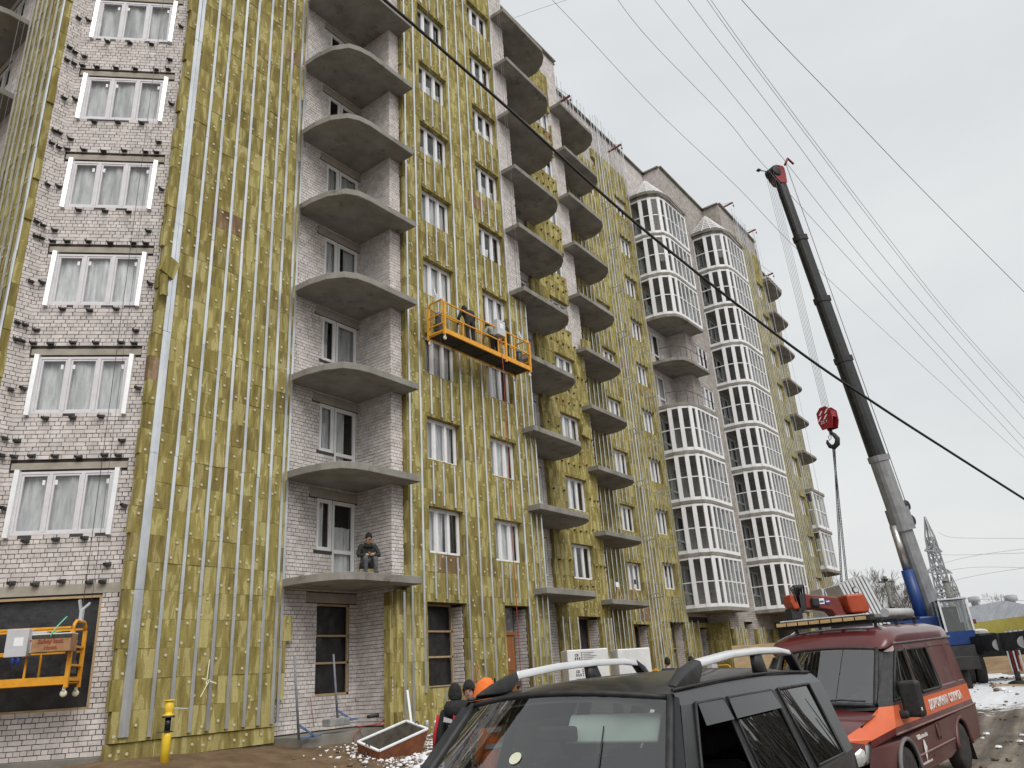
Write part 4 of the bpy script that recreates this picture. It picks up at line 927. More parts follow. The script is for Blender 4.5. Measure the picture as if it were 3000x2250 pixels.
for s in (-1, 1):
    inn_.b2((-1.85, s*.38-.24, .8), (-1.7, s*.38+.24, 1.25)); inn_.b2((-2.75, s*.36-.3, .8), (-2.6, s*.36+.3, 1.22)); inn_.b2((-1.8, s*.38-.12, 1.27), (-1.72, s*.38+.12, 1.42))
bevel(inn_.obj('seats', M_INT, suv, suvM), .05)
hl = MB(); V, Fc = quadgrid(lambda s, t: (lambda p: (p[0]+.03 if s < .05 else p[0], p[1]*.95, p[2]-.035))(roof(s, t)), 10, 8); hl.add(V, Fc, 0, True); hl.obj('headlining', M_INT, suv, suvM, fix=False)
sw_ = MB(); sw_.lathe([(.185, -.014), (.20, 0), (.185, .014), (.17, 0)], 24, M=Matrix.Rotation(math.radians(65), 3, 'Y'), c=(-.95, .36, 1.06)); sw_.obj('steering_wheel', M_BPL, suv, suvM)
mir = MB(); mir.box((-.93, 0, 1.46), (.04, .22, .07)); bevel(mir.obj('rear_view_mirror', M_BPL, suv, suvM), .015)
stp = bil((-.57, -.70, 1.15), (-.57, .70, 1.15), (-1.02, .575, 1.602), (-1.02, -.575, 1.602), .15, (1, 0, .3))
def on_ws(s, t, off=-.006): p = Vector(stp(s, t)); a = Vector(stp(s+.01, t))-p; b_ = Vector(stp(s, t+.01))-p; n_ = a.cross(b_).normalized(); return p+n_*off, a.normalized(), b_.normalized()
p, a, b_ = on_ws(.47, .42, .004); st_ = MB(); st_.add([p+a*.032*math.cos(k*math.pi/8)+b_*.032*math.sin(k*math.pi/8) for k in range(16)], [list(range(16))]); st_.obj('round_sticker', nmat('sticker_yellowish', (.6, .62, .45), (.7, .72, .6), 4, .5, space='object'), wso, suvM, fix=False)
wp = MB(); A_ = [on_ws(.3+.4*t, .04+.02*t, .012)[0] for t in (0, .5, 1)]; wp.tube(A_, .008, 5); A_ = [on_ws(.80-.02*t, .02+.75*t, .01)[0] for t in (0, .3, .6, .9)]; wp.tube(A_, .0035, 5); wp.obj('wiper', M_BPL, wso, suvM)
# ---------------------------------------------------------------- maroon road service van
vanM = Matrix.Translation((11.75, 3.5, -1.83)) @ Matrix.Rotation(math.radians(175.3), 4, 'Z') @ Matrix.Rotation(math.radians(1.2), 4, 'Y')
van = empty('service_van', M=vanM); tag(van, 'maroon road service van with orange side stripe and amber light bar', 'van')
M_VAN = nmat('maroon_paint', (.085, .011, .012), (.115, .018, .018), 1.2, .35, coat=.6, space='object', wear=((.13, .075, .065), 2.6, .60))
M_VANG = nmat('maroon_dusty', (.10, .035, .034), (.135, .06, .055), 1.6, .5, coat=.2, space='object', wear=((.15, .10, .09), 2.0, .58))
M_ORG = nmat('orange_stripe', (.62, .115, .035), (.68, .15, .055), 2, .45, coat=.3, space='object', wear=((.42, .15, .09), 3, .62))
M_WHT = nmat('white_lettering', (.78, .76, .74), (.7, .66, .62), 30, .6, space='object')
def VV(w_):
    pts = [(.28, .93), (.48, .96), (.85, .985), (.93, .982), (1.16, .965), (1.22, .95), (1.8, .885), (1.9, .865)]
    for (a, b_), (c, d) in zip(pts, pts[1:]):
        if w_ <= c: return b_+(d-b_)*(w_-a)/(c-a)
    return .865
vb = MB(); glv = []
for s in (-1, 1):
    cols = {1.90: [-.60, -.68, -.93, -1.08, -2.10, -2.26, -3.25, -3.38, -3.68, -3.82], 1.80: [-.54, -.64, -.95, -1.09, -2.10, -2.26, -3.25, -3.36, -3.68, -3.84], 1.22: [.26, .12, -1.0, -1.2, -2.2, -2.36, -3.24, -3.36, -3.74, -3.88],
            1.16: [.34, .2, -1.02, -1.2, -2.2, -2.36, -3.24, -3.36, -3.76, -3.89], .92: [1.0, .35, -1.05, -1.2, -2.2, -2.36, -3.24, -3.36, -3.76, -3.90], .85: [1.06, .4, -1.05, -1.2, -2.2, -2.36, -3.24, -3.36, -3.76, -3.90]}
    ws_ = [1.90, 1.80, 1.22, 1.16, .92, .85]
    rws = []
    for w_ in ws_:
        r = []
        for i, u in enumerate(cols[w_]):
            hw = VV(w_); ww = w_
            if i == 0: hw -= {1.90: .08, 1.80: .12, 1.22: .15, 1.16: .14, .92: .12, .85: .12}[w_]
            if i == 0 and w_ == .92: ww = .84
            if i == 0 and w_ == .85: ww = .76
            if i == 9: hw -= .05
            r.append((u, s*hw, ww))
        rws.append(r)
    for r in range(5):
        for c in range(9):
            q = [rws[r][c], rws[r][c+1], rws[r+1][c+1], rws[r+1][c]]
            if r == 1 and c in (1, 3):
                g_ = MB(); V, Fc = quadgrid(bil(*q), 2, 3); g_.add(V, Fc, 0, True); wn = g_.obj('window', G_SIDE, van, vanM, fix=False)
                f_ = MB(); P = [Vector(p)+Vector((0, s*.008, 0)) for p in q]; f_.tube(P+P[:2], .022, 6)
                if c == 3: f_.tube([P[0].lerp(P[1], .5), P[3].lerp(P[2], .5)], .012, 6)
                else: f_.tube([P[0].lerp(P[1], .1), P[3].lerp(P[2], .42)], .014, 6)
                f_.obj('seal', M_BPL, wn, vanM)
            elif r == 1 and c in (5, 7):
                q2 = [tuple(Vector(p)+Vector((0, -s*.014, 0))+(sum((Vector(x) for x in q), Vector())/4-Vector(p))*.06) for p in q]
                V, Fc = quadgrid(bil(*q2), 2, 3); vb.add(V, Fc, 1, True)
                for i in range(4): j = (i+1) % 4; vb.add([q[i], q[j], q2[j], q2[i]], [(0, 1, 2, 3)], 1)
            else:
                V, Fc = quadgrid(bil(*q), 3, 2); vb.add(V, Fc, 3 if (c == 0 and r in (1, 2)) else 2 if r == 3 else (0 if c < 2 else 1), True)
    def arch2(u0, r): return [(u0+r*math.cos(a), .33+r*math.sin(a)) for a in [math.pi*k/12 for k in range(13)]]
    poly = [(-3.9, .48), (-3.9, .85), (-2.8, .85), (-1.5, .85), (.4, .85), (1.06, .76), (1.16, .55), (1.18, .32)]+[(a, b_) for a, b_ in arch2(.08, .43)]+[(-.6, .28), (-2.0, .28)]+[(a, b_) for a, b_ in arch2(-2.72, .41)]+[(-3.3, .3), (-3.8, .34)]
    vb.add([(u, s*(VV(w_)-(.12*max(0, (u-.3)/.8) if u > .3 else 0)), w_) for u, w_ in poly], [list(range(len(poly)))], 1)
    ar = MB(); ar.tube([(u, s*(VV(.6)+.01), w_) for u, w_ in arch2(.08, .43)], .028, 6); ar.obj('wheel_arch', nmat('grey_plastic', (.16, .15, .15), (.2, .19, .19), 5, .7, space='object'), van, vanM)
    ar = MB(); ar.tube([(u, s*(VV(.6)+.005), w_) for u, w_ in arch2(-2.72, .41)], .03, 6); ar.obj('wheel_arch', M_VANG, van, vanM)
    for w_, u0, u1 in ((.845, .4, -3.86), (.50, -.4, -2.25)):
        ml = MB(); ml.tube([(u0+(u1-u0)*i/8, s*(VV(w_)+.008), w_) for i in range(9)], .014, 6); ml.obj('side_moulding', nmat('moulding', (.2, .11, .1), (.27, .17, .16), 4, .6, space='object'), van, vanM)
    gt = MB(); gt.tube([(-.5, s*.80, 1.86)]+[(-.7-3.1*i/8, s*.875, 1.905) for i in range(9)], .02, 6); gt.obj('rain_gutter', nmat('gutter_grey', (.13, .12, .12), (.2, .19, .19), 4, .5, space='object'), van, vanM)
    gt = MB(); gt.tube([(-.98, s*.87, 1.92), (-.98, s*.80, 2.06), (-1.0, s*.62, 2.16)], .018, 6); gt.obj('roof_strap', M_CHROME, van, vanM)
    for u, r_ in ((-2.0, .012), (-2.9, .012)):
        gt = MB(); gt.tube([(u, s*.868, 1.92), (u, s*.835, 2.02), (u, s*.72, 2.12), (u, s*.4, 2.175)], r_, 6); gt.obj('roof_rib', M_VANG, van, vanM)
    mr_ = MB(); mr_.box((-.08, s*1.13, 1.22), (.17, .25, .44)); mr_.box((.02, s*1.0, 1.04), (.08, .18, .1)); mo = bevel(mr_.obj('door_mirror', M_BPL, van, vanM), .05, 3)
    ind = MB(); ind.box((-.06, s*1.2, 1.1), (.12, .1, .05)); bevel(ind.obj('side_repeater', nmat('lamp_clear', (.6, .58, .5), (.7, .68, .6), 8, .25, space='object'), mo, vanM), .012)
    for u in (.08, -2.72): wheel(van, (u, s*.86, .335), .335, .2, vanM)
    hd = MB(); hp = [(1.26, .50, .78), (1.0, .80, .86), (.86, .865, .80), (.98, .86, .62), (1.18, .74, .56), (1.3, .55, .6)]
    cen = Vector((1.14, .72, .71)); vs_ = [Vector((p[0], s*p[1], p[2])) for p in hp]; ce = Vector((cen.x+.06, s*(cen.y+.05), cen.z))
    hd.add(vs_+[ce], [(i, (i+1) % 6, 6) for i in range(6)], 0, True); ho = hd.obj('headlight', nmat('headlamp_glass', (.42, .43, .42), (.62, .63, .6), 9, .12, metal=.3, space='object'), van, vanM); smoothmod(ho, 1)
    fl_ = MB(); fl_.add([(-3.3, s*.93, .32), (-3.32, s*.78, .32), (-3.42, s*.78, .06), (-3.4, s*.93, .06)], [(0, 1, 2, 3)]); fl_.obj('mud_flap', M_BPL, van, vanM, fix=False)
    fc = MB(); fc.add([(-1.5, s*.99, .62), (-1.5, s*.99, .78), (-1.36, s*.99, .78), (-1.36, s*.99, .62)], [(0, 1, 2, 3)]); 
    fc.tube([(-1.5, s*.985, .58), (-1.5, s*.99, .8), (-1.37, s*.99, .8), (-1.37, s*.985, .58)], .008, 5); fc.obj('fuel_flap', M_VANG, van, vanM, fix=False)
    dh = MB(); dh.box((-.85, s*.99, .97), (.2, .03, .05)); dh.obj('door_handle', M_BPL, van, vanM)
    ds = MB()
    for u0, u1, w1 in ((-1.04, -1.1, 1.86), (-2.28, -2.3, 1.84)): ds.tube([(u0, s*(VV(w1)+.002), w1), ((u0+u1)/2, s*(VV(1.3)+.002), 1.3), (u1, s*(VV(.4)+.002), .4)], .006, 5)
    ds.obj('door_seam', M_BPL, van, vanM)
# roof shell
def ring(u, sc, hz, gut=1.90, hw=.89):
    pr = [(-1, 0), (-1.0, .38), (-.95, .68), (-.76, .90), (-.4, .98), (0, 1), (.4, .98), (.76, .90), (.95, .68), (1.0, .38), (1, 0)]
    return [Vector((u+(.02 if False else 0), hw*sc*a, gut+hz*b_)) for a, b_ in pr]
rv = MB(); rv.loft([ring(-.46, .84, .02, 1.84), ring(-.50, .93, .10, 1.85), ring(-.62, .985, .19, 1.88), ring(-.85, 1, .25), ring(-1.3, 1, .275), ring(-3.2, 1, .275), ring(-3.6, .99, .25), ring(-3.8, .95, .12), ring(-3.86, .9, .0)], 0, True, closed=False, cap=False)
rv.obj('roof', M_VAN, van, vanM, fix=False)
vb.add([(-3.86, -.8, 1.9), (-3.86, .8, 1.9), (-3.9, .9, .5), (-3.9, -.9, .5)], [(0, 1, 2, 3)], 1)
bp_ = MB(); bp_.box((-3.92, 0, .47), (.12, 1.9, .3)); bevel(bp_.obj('rear_bumper', nmat('bumper_grey', (.10, .08, .08), (.15, .12, .12), 4, .6, space='object'), van, vanM), .04)
V, Fc = quadgrid(lambda s, t: ((.30+.92*s), (2*t-1)*(.83-.22*s*s), 1.11-.14*s-.12*s**3+.05*(1-(2*t-1)**2)), 12, 14); vb.add(V, Fc, 0, True)
vb.add([(1.22, -.61, .86), (1.22, .61, .86), (1.34, .5, .55), (1.34, -.5, .55)], [(0, 1, 2, 3)], 0)
vb.add([(-3.8, -.85, .3), (1.1, -.8, .3), (1.1, .8, .3), (-3.8, .85, .3)], [(0, 1, 2, 3)], 3)
for s in (-1, 1):    # orange wings sweeping onto the bonnet side
    V, Fc = quadgrid(bil((.34, s*.826, 1.15), (.96, s*.87, .845), (.90, s*.74, .955), (.30, s*.80, 1.14)), 6, 3); vb.add([(a, b_, c+.006) for a, b_, c in V], Fc, 2, True)
for s in (-1, 1):
    vb.add([(.90, s*.735, .985), (.96, s*.87, .85), (1.04, s*.80, .80), (1.26, s*.60, .86), (1.18, s*.63, .90)], [(0, 1, 2, 3, 4)], 2); vb.add([(1.26, s*.60, .87), (1.04, s*.80, .81), (1.1, s*.8, .6), (1.32, s*.5, .55)], [(0, 1, 2, 3)], 0)
vb.obj('body', [M_VAN, M_VANG, M_ORG, M_BPL], van, vanM, fix=False)
fb = MB(); fb.box((1.3, 0, .42), (.22, 1.7, .26)); bevel(fb.obj('front_bumper', M_BPL, van, vanM), .05)
wf = bil((.24, -.76, 1.17), (.24, .76, 1.17), (-.5, .70, 1.85), (-.5, -.70, 1.85), .15, (1, 0, .3))
wsv = MB(); V, Fc = quadgrid(wf, 14, 8); wsv.add(V, Fc, 0, True); wsvo = wsv.obj('windscreen', glassmat('van_glass', (.5, .54, .54), ior=1.9), van, vanM, fix=False)
se = MB()
for s in (0, 1): se.tube([tuple(Vector(wf(s, t/6))+Vector((.01, 0, 0))) for t in range(7)], .035, 6)
se.tube([tuple(Vector(wf(t/12, 1))+Vector((0, 0, .0))) for t in range(13)], .022, 6); se.tube([tuple(Vector(wf(t/12, 0))) for t in range(13)], .03, 6); se.obj('seal', M_BPL, wsvo, vanM)
for s in (-1, 1): sp = MB(); V, Fc = quadgrid(bil((.26, s*.76, 1.16), (.27, s*.81, 1.2), (-.54, s*.775, 1.82), (-.5, s*.70, 1.86)), 2, 6); sp.add(V, Fc, 0, True); sp.obj('pillar', M_BPL, van, vanM, fix=False)
cw = MB(); V, Fc = quadgrid(lambda s, t: (.2+.2*s+.13*(1-(2*t-1)**2)*(1-s), (2*t-1)*.79, 1.155-.04*s+.012), 3, 12); cw.add(V, Fc, 0, True); cwo = cw.obj('cowl', M_BPL, van, vanM, fix=False)
wpv = MB()
for a, b_ in ((.25, .62), (.55, .93)): wpv.tube([Vector(wf(a, .02))+Vector((.02, 0, .02)), Vector(wf((a+b_)/2, .05))+Vector((.025, 0, .02)), Vector(wf(b_, .04))+Vector((.02, 0, .02))], .012, 5)
wpv.obj('wiper', M_BPL, wsvo, vanM)
iv = MB(); iv.b2((-3.6, -.75, .4), (-.5, .75, .7)); iv.b2((-.3, -.78, .8), (.15, .78, 1.12))
for s in (-.45, .45): iv.b2((-1.0, s-.25, .7), (-.82, s+.25, 1.35)); iv.b2((-.96, s-.13, 1.37), (-.86, s+.13, 1.6))
bevel(iv.obj('seats', nmat('van_seats', (.05, .05, .052), (.09, .09, .09), 5, .9, space='object'), van, vanM), .05)
pt = MB(); pt.b2((-1.6, -.82, .5), (-1.57, .82, 1.85)); pt.obj('partition', M_INT, van, vanM)
sv_ = MB(); sv_.lathe([(.2, -.016), (.22, 0), (.2, .016), (.185, 0)], 24, M=Matrix.Rotation(math.radians(40), 3, 'Y'), c=(-.28, .42, 1.16)); sv_.obj('steering_wheel', M_BPL, van, vanM)
# roof load
lb = MB(); lb.box((-.78, -.06, 2.28), (.2, 1.42, .075)); lb.box((-.8, -.06, 2.22), (.08, 1.3, .05)); lo = lb.obj('light_bar', M_BPL, van, vanM)
M_AMB = nmat('amber_lens', (.55, .36, .16), (.62, .44, .22), 12, .3, space='object')
for i in range(8): q = MB(); q.box((-.675, -.69+i*.172, 2.278), (.02, .15, .05)); q.obj('lamp_lens', M_AMB, lo, vanM)
q = MB(); q.box((-.78, -.06, 2.328), (.16, 1.3, .015)); q.obj('snow_cover', M_SNOW, lo, vanM)
rk = MB()
for u in (-1.0, -2.0, -3.0): rk.box((u, 0, 2.23), (.04, 1.4, .04)); rk.box((u, .6, 2.19), (.04, .04, .1)); rk.box((u, -.6, 2.19), (.04, .04, .1))
for v in (-.5, .5): rk.box((-2.0, v, 2.26), (2.6, .035, .04))
rk.obj('roof_rack', M_BPL, van, vanM)
ldd = MB()
for v in (-.25, .1): ldd.box((-2.2, v, 2.33), (2.6, .05, .05))
for i in range(8): ldd.box((-1.1-i*.32, -.075, 2.33), (.04, .35, .03))
ldo = ldd.obj('ladder', nmat('ladder_alu', (.25, .25, .25), (.4, .4, .4), 6, .5, metal=.5), None, vanM); tag(ldo, 'dark aluminium ladder lying on the roof rack of the maroon van', 'ladder')
pp = MB(); pp.lathe([(.07, -.7), (.07, .7)], 14, M=Matrix.Rotation(math.pi/2, 3, 'Y'), c=(-3.0, .38, 2.35)); ppo = pp.obj('roof_tube', nmat('grey_tube', (.4, .41, .42), (.5, .51, .52), 5, .6), None, vanM); tag(ppo, 'pale grey storage tube tied on the maroon van roof', 'tube')
# lettering on the driver side (local +v), front of van to the left of the photo
def van_text(s_, u, w_, size, v=None, bold=.004, sp=1.0):
    me = text_mesh(s_, size, M_WHT, bold=bold, sp=sp)
    T = vanM @ Matrix.Translation((u, v or VV(w_)+.012, w_)) @ Matrix.Rotation(math.pi, 4, 'Z') @ Matrix.Rotation(math.pi/2-.09, 4, 'X'); return inst('lettering', me, van, T)
van_text('ДОРОЖНАЯ', -1.30, .985, .16, sp=1.12); van_text('СЛУЖБА', -2.42, .985, .16, sp=1.12)
van_text('ООО', -.40, .69, .07, bold=.003)
sm2 = MB(); R_ = random.Random(4)       # company lines too small to read: rows of letter-sized strokes
for (u0, w0, n_, h_) in ((-.55, .69, 11, .045), (-.45, .37, 16, .03)):
    u = u0
    for i in range(n_):
        l_ = R_.uniform(.018, .03); hh = h_*R_.uniform(.75, 1.15); sm2.add([(u, VV(w0)+.011, w0), (u-l_, VV(w0)+.011, w0), (u-l_, VV(w0)+.011, w0+hh), (u, VV(w0)+.011, w0+hh)], [(0, 1, 2, 3)]); u -= l_+.008
sm2.obj('small_lettering', M_WHT, van, vanM, fix=False)
em = MB()      # winged emblem under the company name
E1 = [(0, .0), (.05, -.02), (.085, -.08), (.11, -.1), (.07, -.16), (.05, -.12), (.03, -.2), (-.01, -.27), (-.03, -.2), (-.035, -.1), (-.02, -.04)]
em.add([(-.66-a, VV(.6)+.012, .67+b_) for a, b_ in E1], [list(range(len(E1)))]); em.obj('emblem', M_WHT, van, vanM, fix=False)
me = text_mesh('Я »', .13, M_WHT, bold=.004, align='RIGHT'); T = vanM @ Matrix.Translation((.62, .52, 1.035+.045)) @ Matrix.Rotation(math.pi/2, 4, 'Z') @ Matrix.Rotation(math.radians(10), 4, 'X'); inst('lettering', me, van, T)
# ================================================================== people
import mathutils
def skin_body(name, J, E, mats, segmat, parent, M, sub=1):
    """J: joint -> (pos, radius); E: edges; segmat: edge index -> material slot. One continuous skinned mesh."""
    names = list(J); me = bpy.data.meshes.new(name); me.from_pydata([J[n][0] for n in names], [(names.index(a), names.index(b)) for a, b in E], [])
    o = bpy.data.objects.new(name, me); COL.objects.link(o)
    o.modifiers.new('skin', 'SKIN'); sv = me.skin_vertices[0].data
    for i, n in enumerate(names): r = J[n][1]; sv[i].radius = (r, r) if not isinstance(r, tuple) else r; sv[i].use_root = (n == 'pelvis')
    md = o.modifiers.new('sub', 'SUBSURF'); md.levels = sub; md.render_levels = sub
    bpy.context.view_layer.update(); dg = bpy.context.evaluated_depsgraph_get()
    m2 = bpy.data.meshes.new_from_object(o.evaluated_get(dg)); bpy.data.objects.remove(o)
    m2.materials.clear()
    for m in mats: m2.materials.append(m)
    segs = [(Vector(J[a][0]), Vector(J[b][0])) for a, b in E]
    for p in m2.polygons:
        c = p.center; best = 1e9; bi = 0
        for i, (a, b) in enumerate(segs):
            d = b-a; t = max(0, min(1, (c-a).dot(d)/max(d.length_squared, 1e-9))); dd = (c-(a+d*t)).length
            if dd < best: best = dd; bi = i
        p.material_index = segmat[bi]; p.use_smooth = True
    m2.name = name
    return inst(name, m2, parent, M)
M_SKIN = nmat('skin', (.42, .23, .16), (.52, .30, .22), 14, .6, space='object')
def cloth(n, a, b, s=7): return nmat(n, a, b, s, .85, bump=.5, bscale=18, space='object')
M_JBLK = cloth('jacket_black', (.010, .010, .012), (.022, .022, .024)); M_JNAVY = cloth('jacket_navy', (.02, .03, .07), (.035, .045, .09)); M_TRSG = cloth('trousers_grey', (.07, .075, .085), (.13, .135, .145))
M_TRSB = cloth('trousers_black', (.012, .012, .013), (.03, .03, .031)); M_JOLIVE = cloth('jacket_dark_green', (.016, .018, .014), (.032, .034, .027)); M_ORNG = cloth('hi_vis_orange', (.80, .17, .03), (.9, .22, .05)); M_BLUE = cloth('jacket_blue', (.02, .07, .22), (.03, .1, .3)); M_RED = cloth('red_cloth', (.38, .012, .02), (.5, .02, .03)); M_HAT = cloth('knit_hat_black', (.008, .008, .008), (.018, .018, .018), 30)
M_BOOT = cloth('boots', (.012, .011, .01), (.03, .028, .026)); M_REFL = nmat('reflective_tape', (.42, .42, .44), (.52, .52, .54), 20, .4, space='object'); M_GREYV = cloth('grey_vest', (.24, .23, .2), (.33, .32, .28))
def person(label, loc, rz, jacket, trousers, pose=None, hat=M_HAT, hatkind='beanie', scale=1.0, gloves=None, hood=None, extra=None, cat='person', beard=False):
    M = Matrix.Translation(loc) @ Matrix.Rotation(rz, 4, 'Z') @ Matrix.Scale(scale, 4)
    root = empty('person', M=M); tag(root, label, cat)
    J = {'pelvis': ((0, 0, .95), (.165, .13)), 'waist': ((0, .0, 1.10), (.16, .125)), 'chest': ((0, .0, 1.30), (.185, .135)), 'neckb': ((0, .0, 1.47), .085), 'neck': ((0, .01, 1.52), .062),
         'jaw': ((0, .045, 1.575), (.066, .072)), 'head': ((0, .03, 1.65), (.082, .10)), 'crown': ((0, .01, 1.735), (.06, .075)),
         'shL': ((-.18, 0, 1.42), .078), 'elL': ((-.25, -.02, 1.15), .06), 'wrL': ((-.24, .08, .92), .042), 'haL': ((-.235, .11, .85), (.036, .02)),
         'shR': ((.18, 0, 1.42), .078), 'elR': ((.25, -.02, 1.15), .06), 'wrR': ((.24, .08, .92), .042), 'haR': ((.235, .11, .85), (.036, .02)),
         'hipL': ((-.1, 0, .90), .105), 'knL': ((-.105, .02, .50), .072), 'anL': ((-.11, -.02, .10), .052), 'toL': ((-.12, .13, .045), (.045, .035)),
         'hipR': ((.1, 0, .90), .105), 'knR': ((.105, .02, .50), .072), 'anR': ((.11, -.02, .10), .052), 'toR': ((.12, .13, .045), (.045, .035))}
    for k, v in (pose or {}).items(): J[k] = (v, J[k][1])
    E = [('pelvis', 'waist'), ('waist', 'chest'), ('chest', 'neckb'), ('neckb', 'neck'), ('neck', 'jaw'), ('jaw', 'head'), ('head', 'crown')]
    sm = [0, 0, 0, 2, 2, 2, 2]
    for s in 'LR':
        E += [('chest', 'sh'+s), ('sh'+s, 'el'+s), ('el'+s, 'wr'+s), ('wr'+s, 'ha'+s), ('pelvis', 'hip'+s), ('hip'+s, 'kn'+s), ('kn'+s, 'an'+s), ('an'+s, 'to'+s)]
        sm += [0, 0, 0, 4 if gloves else 2, 1, 1, 1, 3]
    body = skin_body('body', J, E, [jacket, trousers, M_SKIN, M_BOOT, gloves or M_SKIN], sm, root, M)
    hc = Vector(J['head'][0]); jw = Vector(J['jaw'][0]); cr_ = Vector(J['crown'][0]); up = (cr_-jw).normalized(); fw = Vector((0, 1, 0)); fw = (fw-up*fw.dot(up)).normalized(); rt = fw.cross(up)
    # fingers
    fg = MB()
    for s, sg in (('L', -1), ('R', 1)):
        h = Vector(J['ha'+s][0]); wv = Vector(J['wr'+s][0]); d = (h-wv).normalized(); side = Vector((0, 1, 0)).cross(d) if abs(d.y) < .9 else Vector((1, 0, 0)); side = Vector((0, 1, 0))-d*d.y if abs(d.y) < .8 else Vector((1, 0, 0)); side.normalize(); cl_ = d.cross(side)
        for i, (o_, ln) in enumerate(((-.024, .062), (-.008, .072), (.008, .068), (.023, .052))):
            p = h+side*o_+d*.018; q = p+d*ln*.55+cl_*.012; r_ = q+d*ln*.35+cl_*.026; fg.tube([p, q, r_], [.009, .0085, .006], 6)
        p = h-side*.03-d*.02; fg.tube([p, p+d*.03-side*.018, p+d*.055-side*.014+cl_*.015], [.011, .0095, .007], 6)
    fg.obj('fingers', gloves or M_SKIN, root, M)
    fm = MB(); B3 = Matrix((rt, fw, up)).transposed()
    fm.add([hc+B3 @ Vector(p) for p in ((-.014, .095, -.03), (.014, .095, -.03), (0, .125, -.035), (0, .098, .02))], [(0, 1, 2), (0, 2, 3), (1, 3, 2)], 0, True)
    for s in (-1, 1):
        fm.box(hc+B3 @ Vector((s*.034, .094, .012)), (.026, .012, .011), 1, B3); fm.box(hc+B3 @ Vector((s*.034, .098, .03)), (.036, .012, .009), 2, B3)
        fm.box(hc+B3 @ Vector((s*.084, .0, -.01)), (.016, .036, .058), 0, B3)
    fm.box(hc+B3 @ Vector((0, .096, -.066)), (.046, .01, .011), 1, B3)
    if beard: fm.box(hc+B3 @ Vector((0, .1, -.05)), (.06, .018, .016), 2, B3)
    fm.obj('face', [M_SKIN, nmat('lips_eyes', (.07, .03, .025), None, 5, .4, space='object'), M_HAT], root, M)
    if hatkind == 'beanie':
        rings = []
        for k in range(7):
            t = k/6; z = .02+.135*t; rr = math.cos(t*math.pi/2*.97)**.42; rings.append([hc+B3 @ Vector((.097*rr*math.cos(a), -.004+.116*rr*math.sin(a), .022+z-.075*max(0, -math.sin(a))*(1-t)-.03*abs(math.cos(a))*(1-t))) for a in [2*math.pi*j/16 for j in range(16)]])
        hm = MB(); hm.loft(rings, 0); hm.obj('knit_hat', hat, root, M)
    elif hatkind == 'hood':
        rings = []
        for k in range(9):
            t = k/8; z = -.17+.36*t; rr = (1.25-.1*t) if t < .5 else 1.2*math.cos((t-.5)/.5*math.pi/2*.95)**.5; rings.append([hc+B3 @ Vector((.105*rr*math.cos(a), -.015+.125*rr*math.sin(a), z)) for a in [2*math.pi*j/18 for j in range(18)]])
        hm = MB(); hm.loft(rings, 0); hm.obj('hood', hat, root, M)
    if hood:
        hm = MB(); c = Vector(J['neckb'][0])
        hm.loft([[c+Vector((.17*rr*math.cos(a), -.06+.14*rr*math.sin(a), z)) for a in [2*math.pi*j/16 for j in range(16)]] for rr, z in ((.7, -.10), (1.05, -.04), (1.1, .04), (.85, .11), (.55, .12))], 0); hm.obj('hood', hood, root, M)
    if extra: extra(root, M, J)
    return root
sitz = ZS(0)+.2
# man sitting on the first balcony
sit = {'pelvis': (0, 0, .36), 'waist': (0, .03, .50), 'chest': (0, .09, .70), 'neckb': (0, .15, .86), 'neck': (0, .18, .90), 'jaw': (0, .235, .935), 'head': (0, .235, 1.01), 'crown': (0, .21, 1.09),
       'shL': (-.2, .11, .82), 'elL': (-.29, .24, .56), 'wrL': (-.1, .40, .57), 'haL': (-.03, .42, .58), 'shR': (.2, .11, .82), 'elR': (.29, .24, .56), 'wrR': (.1, .41, .56), 'haR': (.03, .43, .56),
       'hipL': (-.1, .05, .34), 'knL': (-.15, .42, .50), 'anL': (-.17, .36, .10), 'toL': (-.19, .50, .05), 'hipR': (.1, .05, .34), 'knR': (.12, .45, .52), 'anR': (.10, .38, .10), 'toR': (.10, .52, .05)}
def coat_tail(root, M, J):
    t = MB(); t.loft([[Vector((.2*math.cos(a)*rr, -.04+.17*math.sin(a)*rr, z)) for a in [2*math.pi*j/14 for j in range(14)]] for rr, z in ((1.05, .02), (1.1, .2), (.95, .42))], 0); t.obj('coat_skirt', M_JOLIVE, root, M)
    c = MB(); q = J['neckb'][0]; c.loft([[Vector((q[0]+.13*rr*math.cos(a), q[1]-.02+.11*rr*math.sin(a), q[2]+z)) for a in [2*math.pi*j/14 for j in range(14)]] for rr, z in ((1.2, -.08), (1.1, .0), (.8, .06))], 0); c.obj('collar', M_JOLIVE, root, M)
    b = MB(); b.b2((-.22, -.2, .0), (.22, .22, .22)); b.obj('seat_box', M_WOOD, root, M)
person('man in black knit hat and dark coat sitting on the lowest balcony', (14.37, 15.55, sitz), math.radians(148), M_JOLIVE, M_TRSG, sit, beard=True, extra=coat_tail)
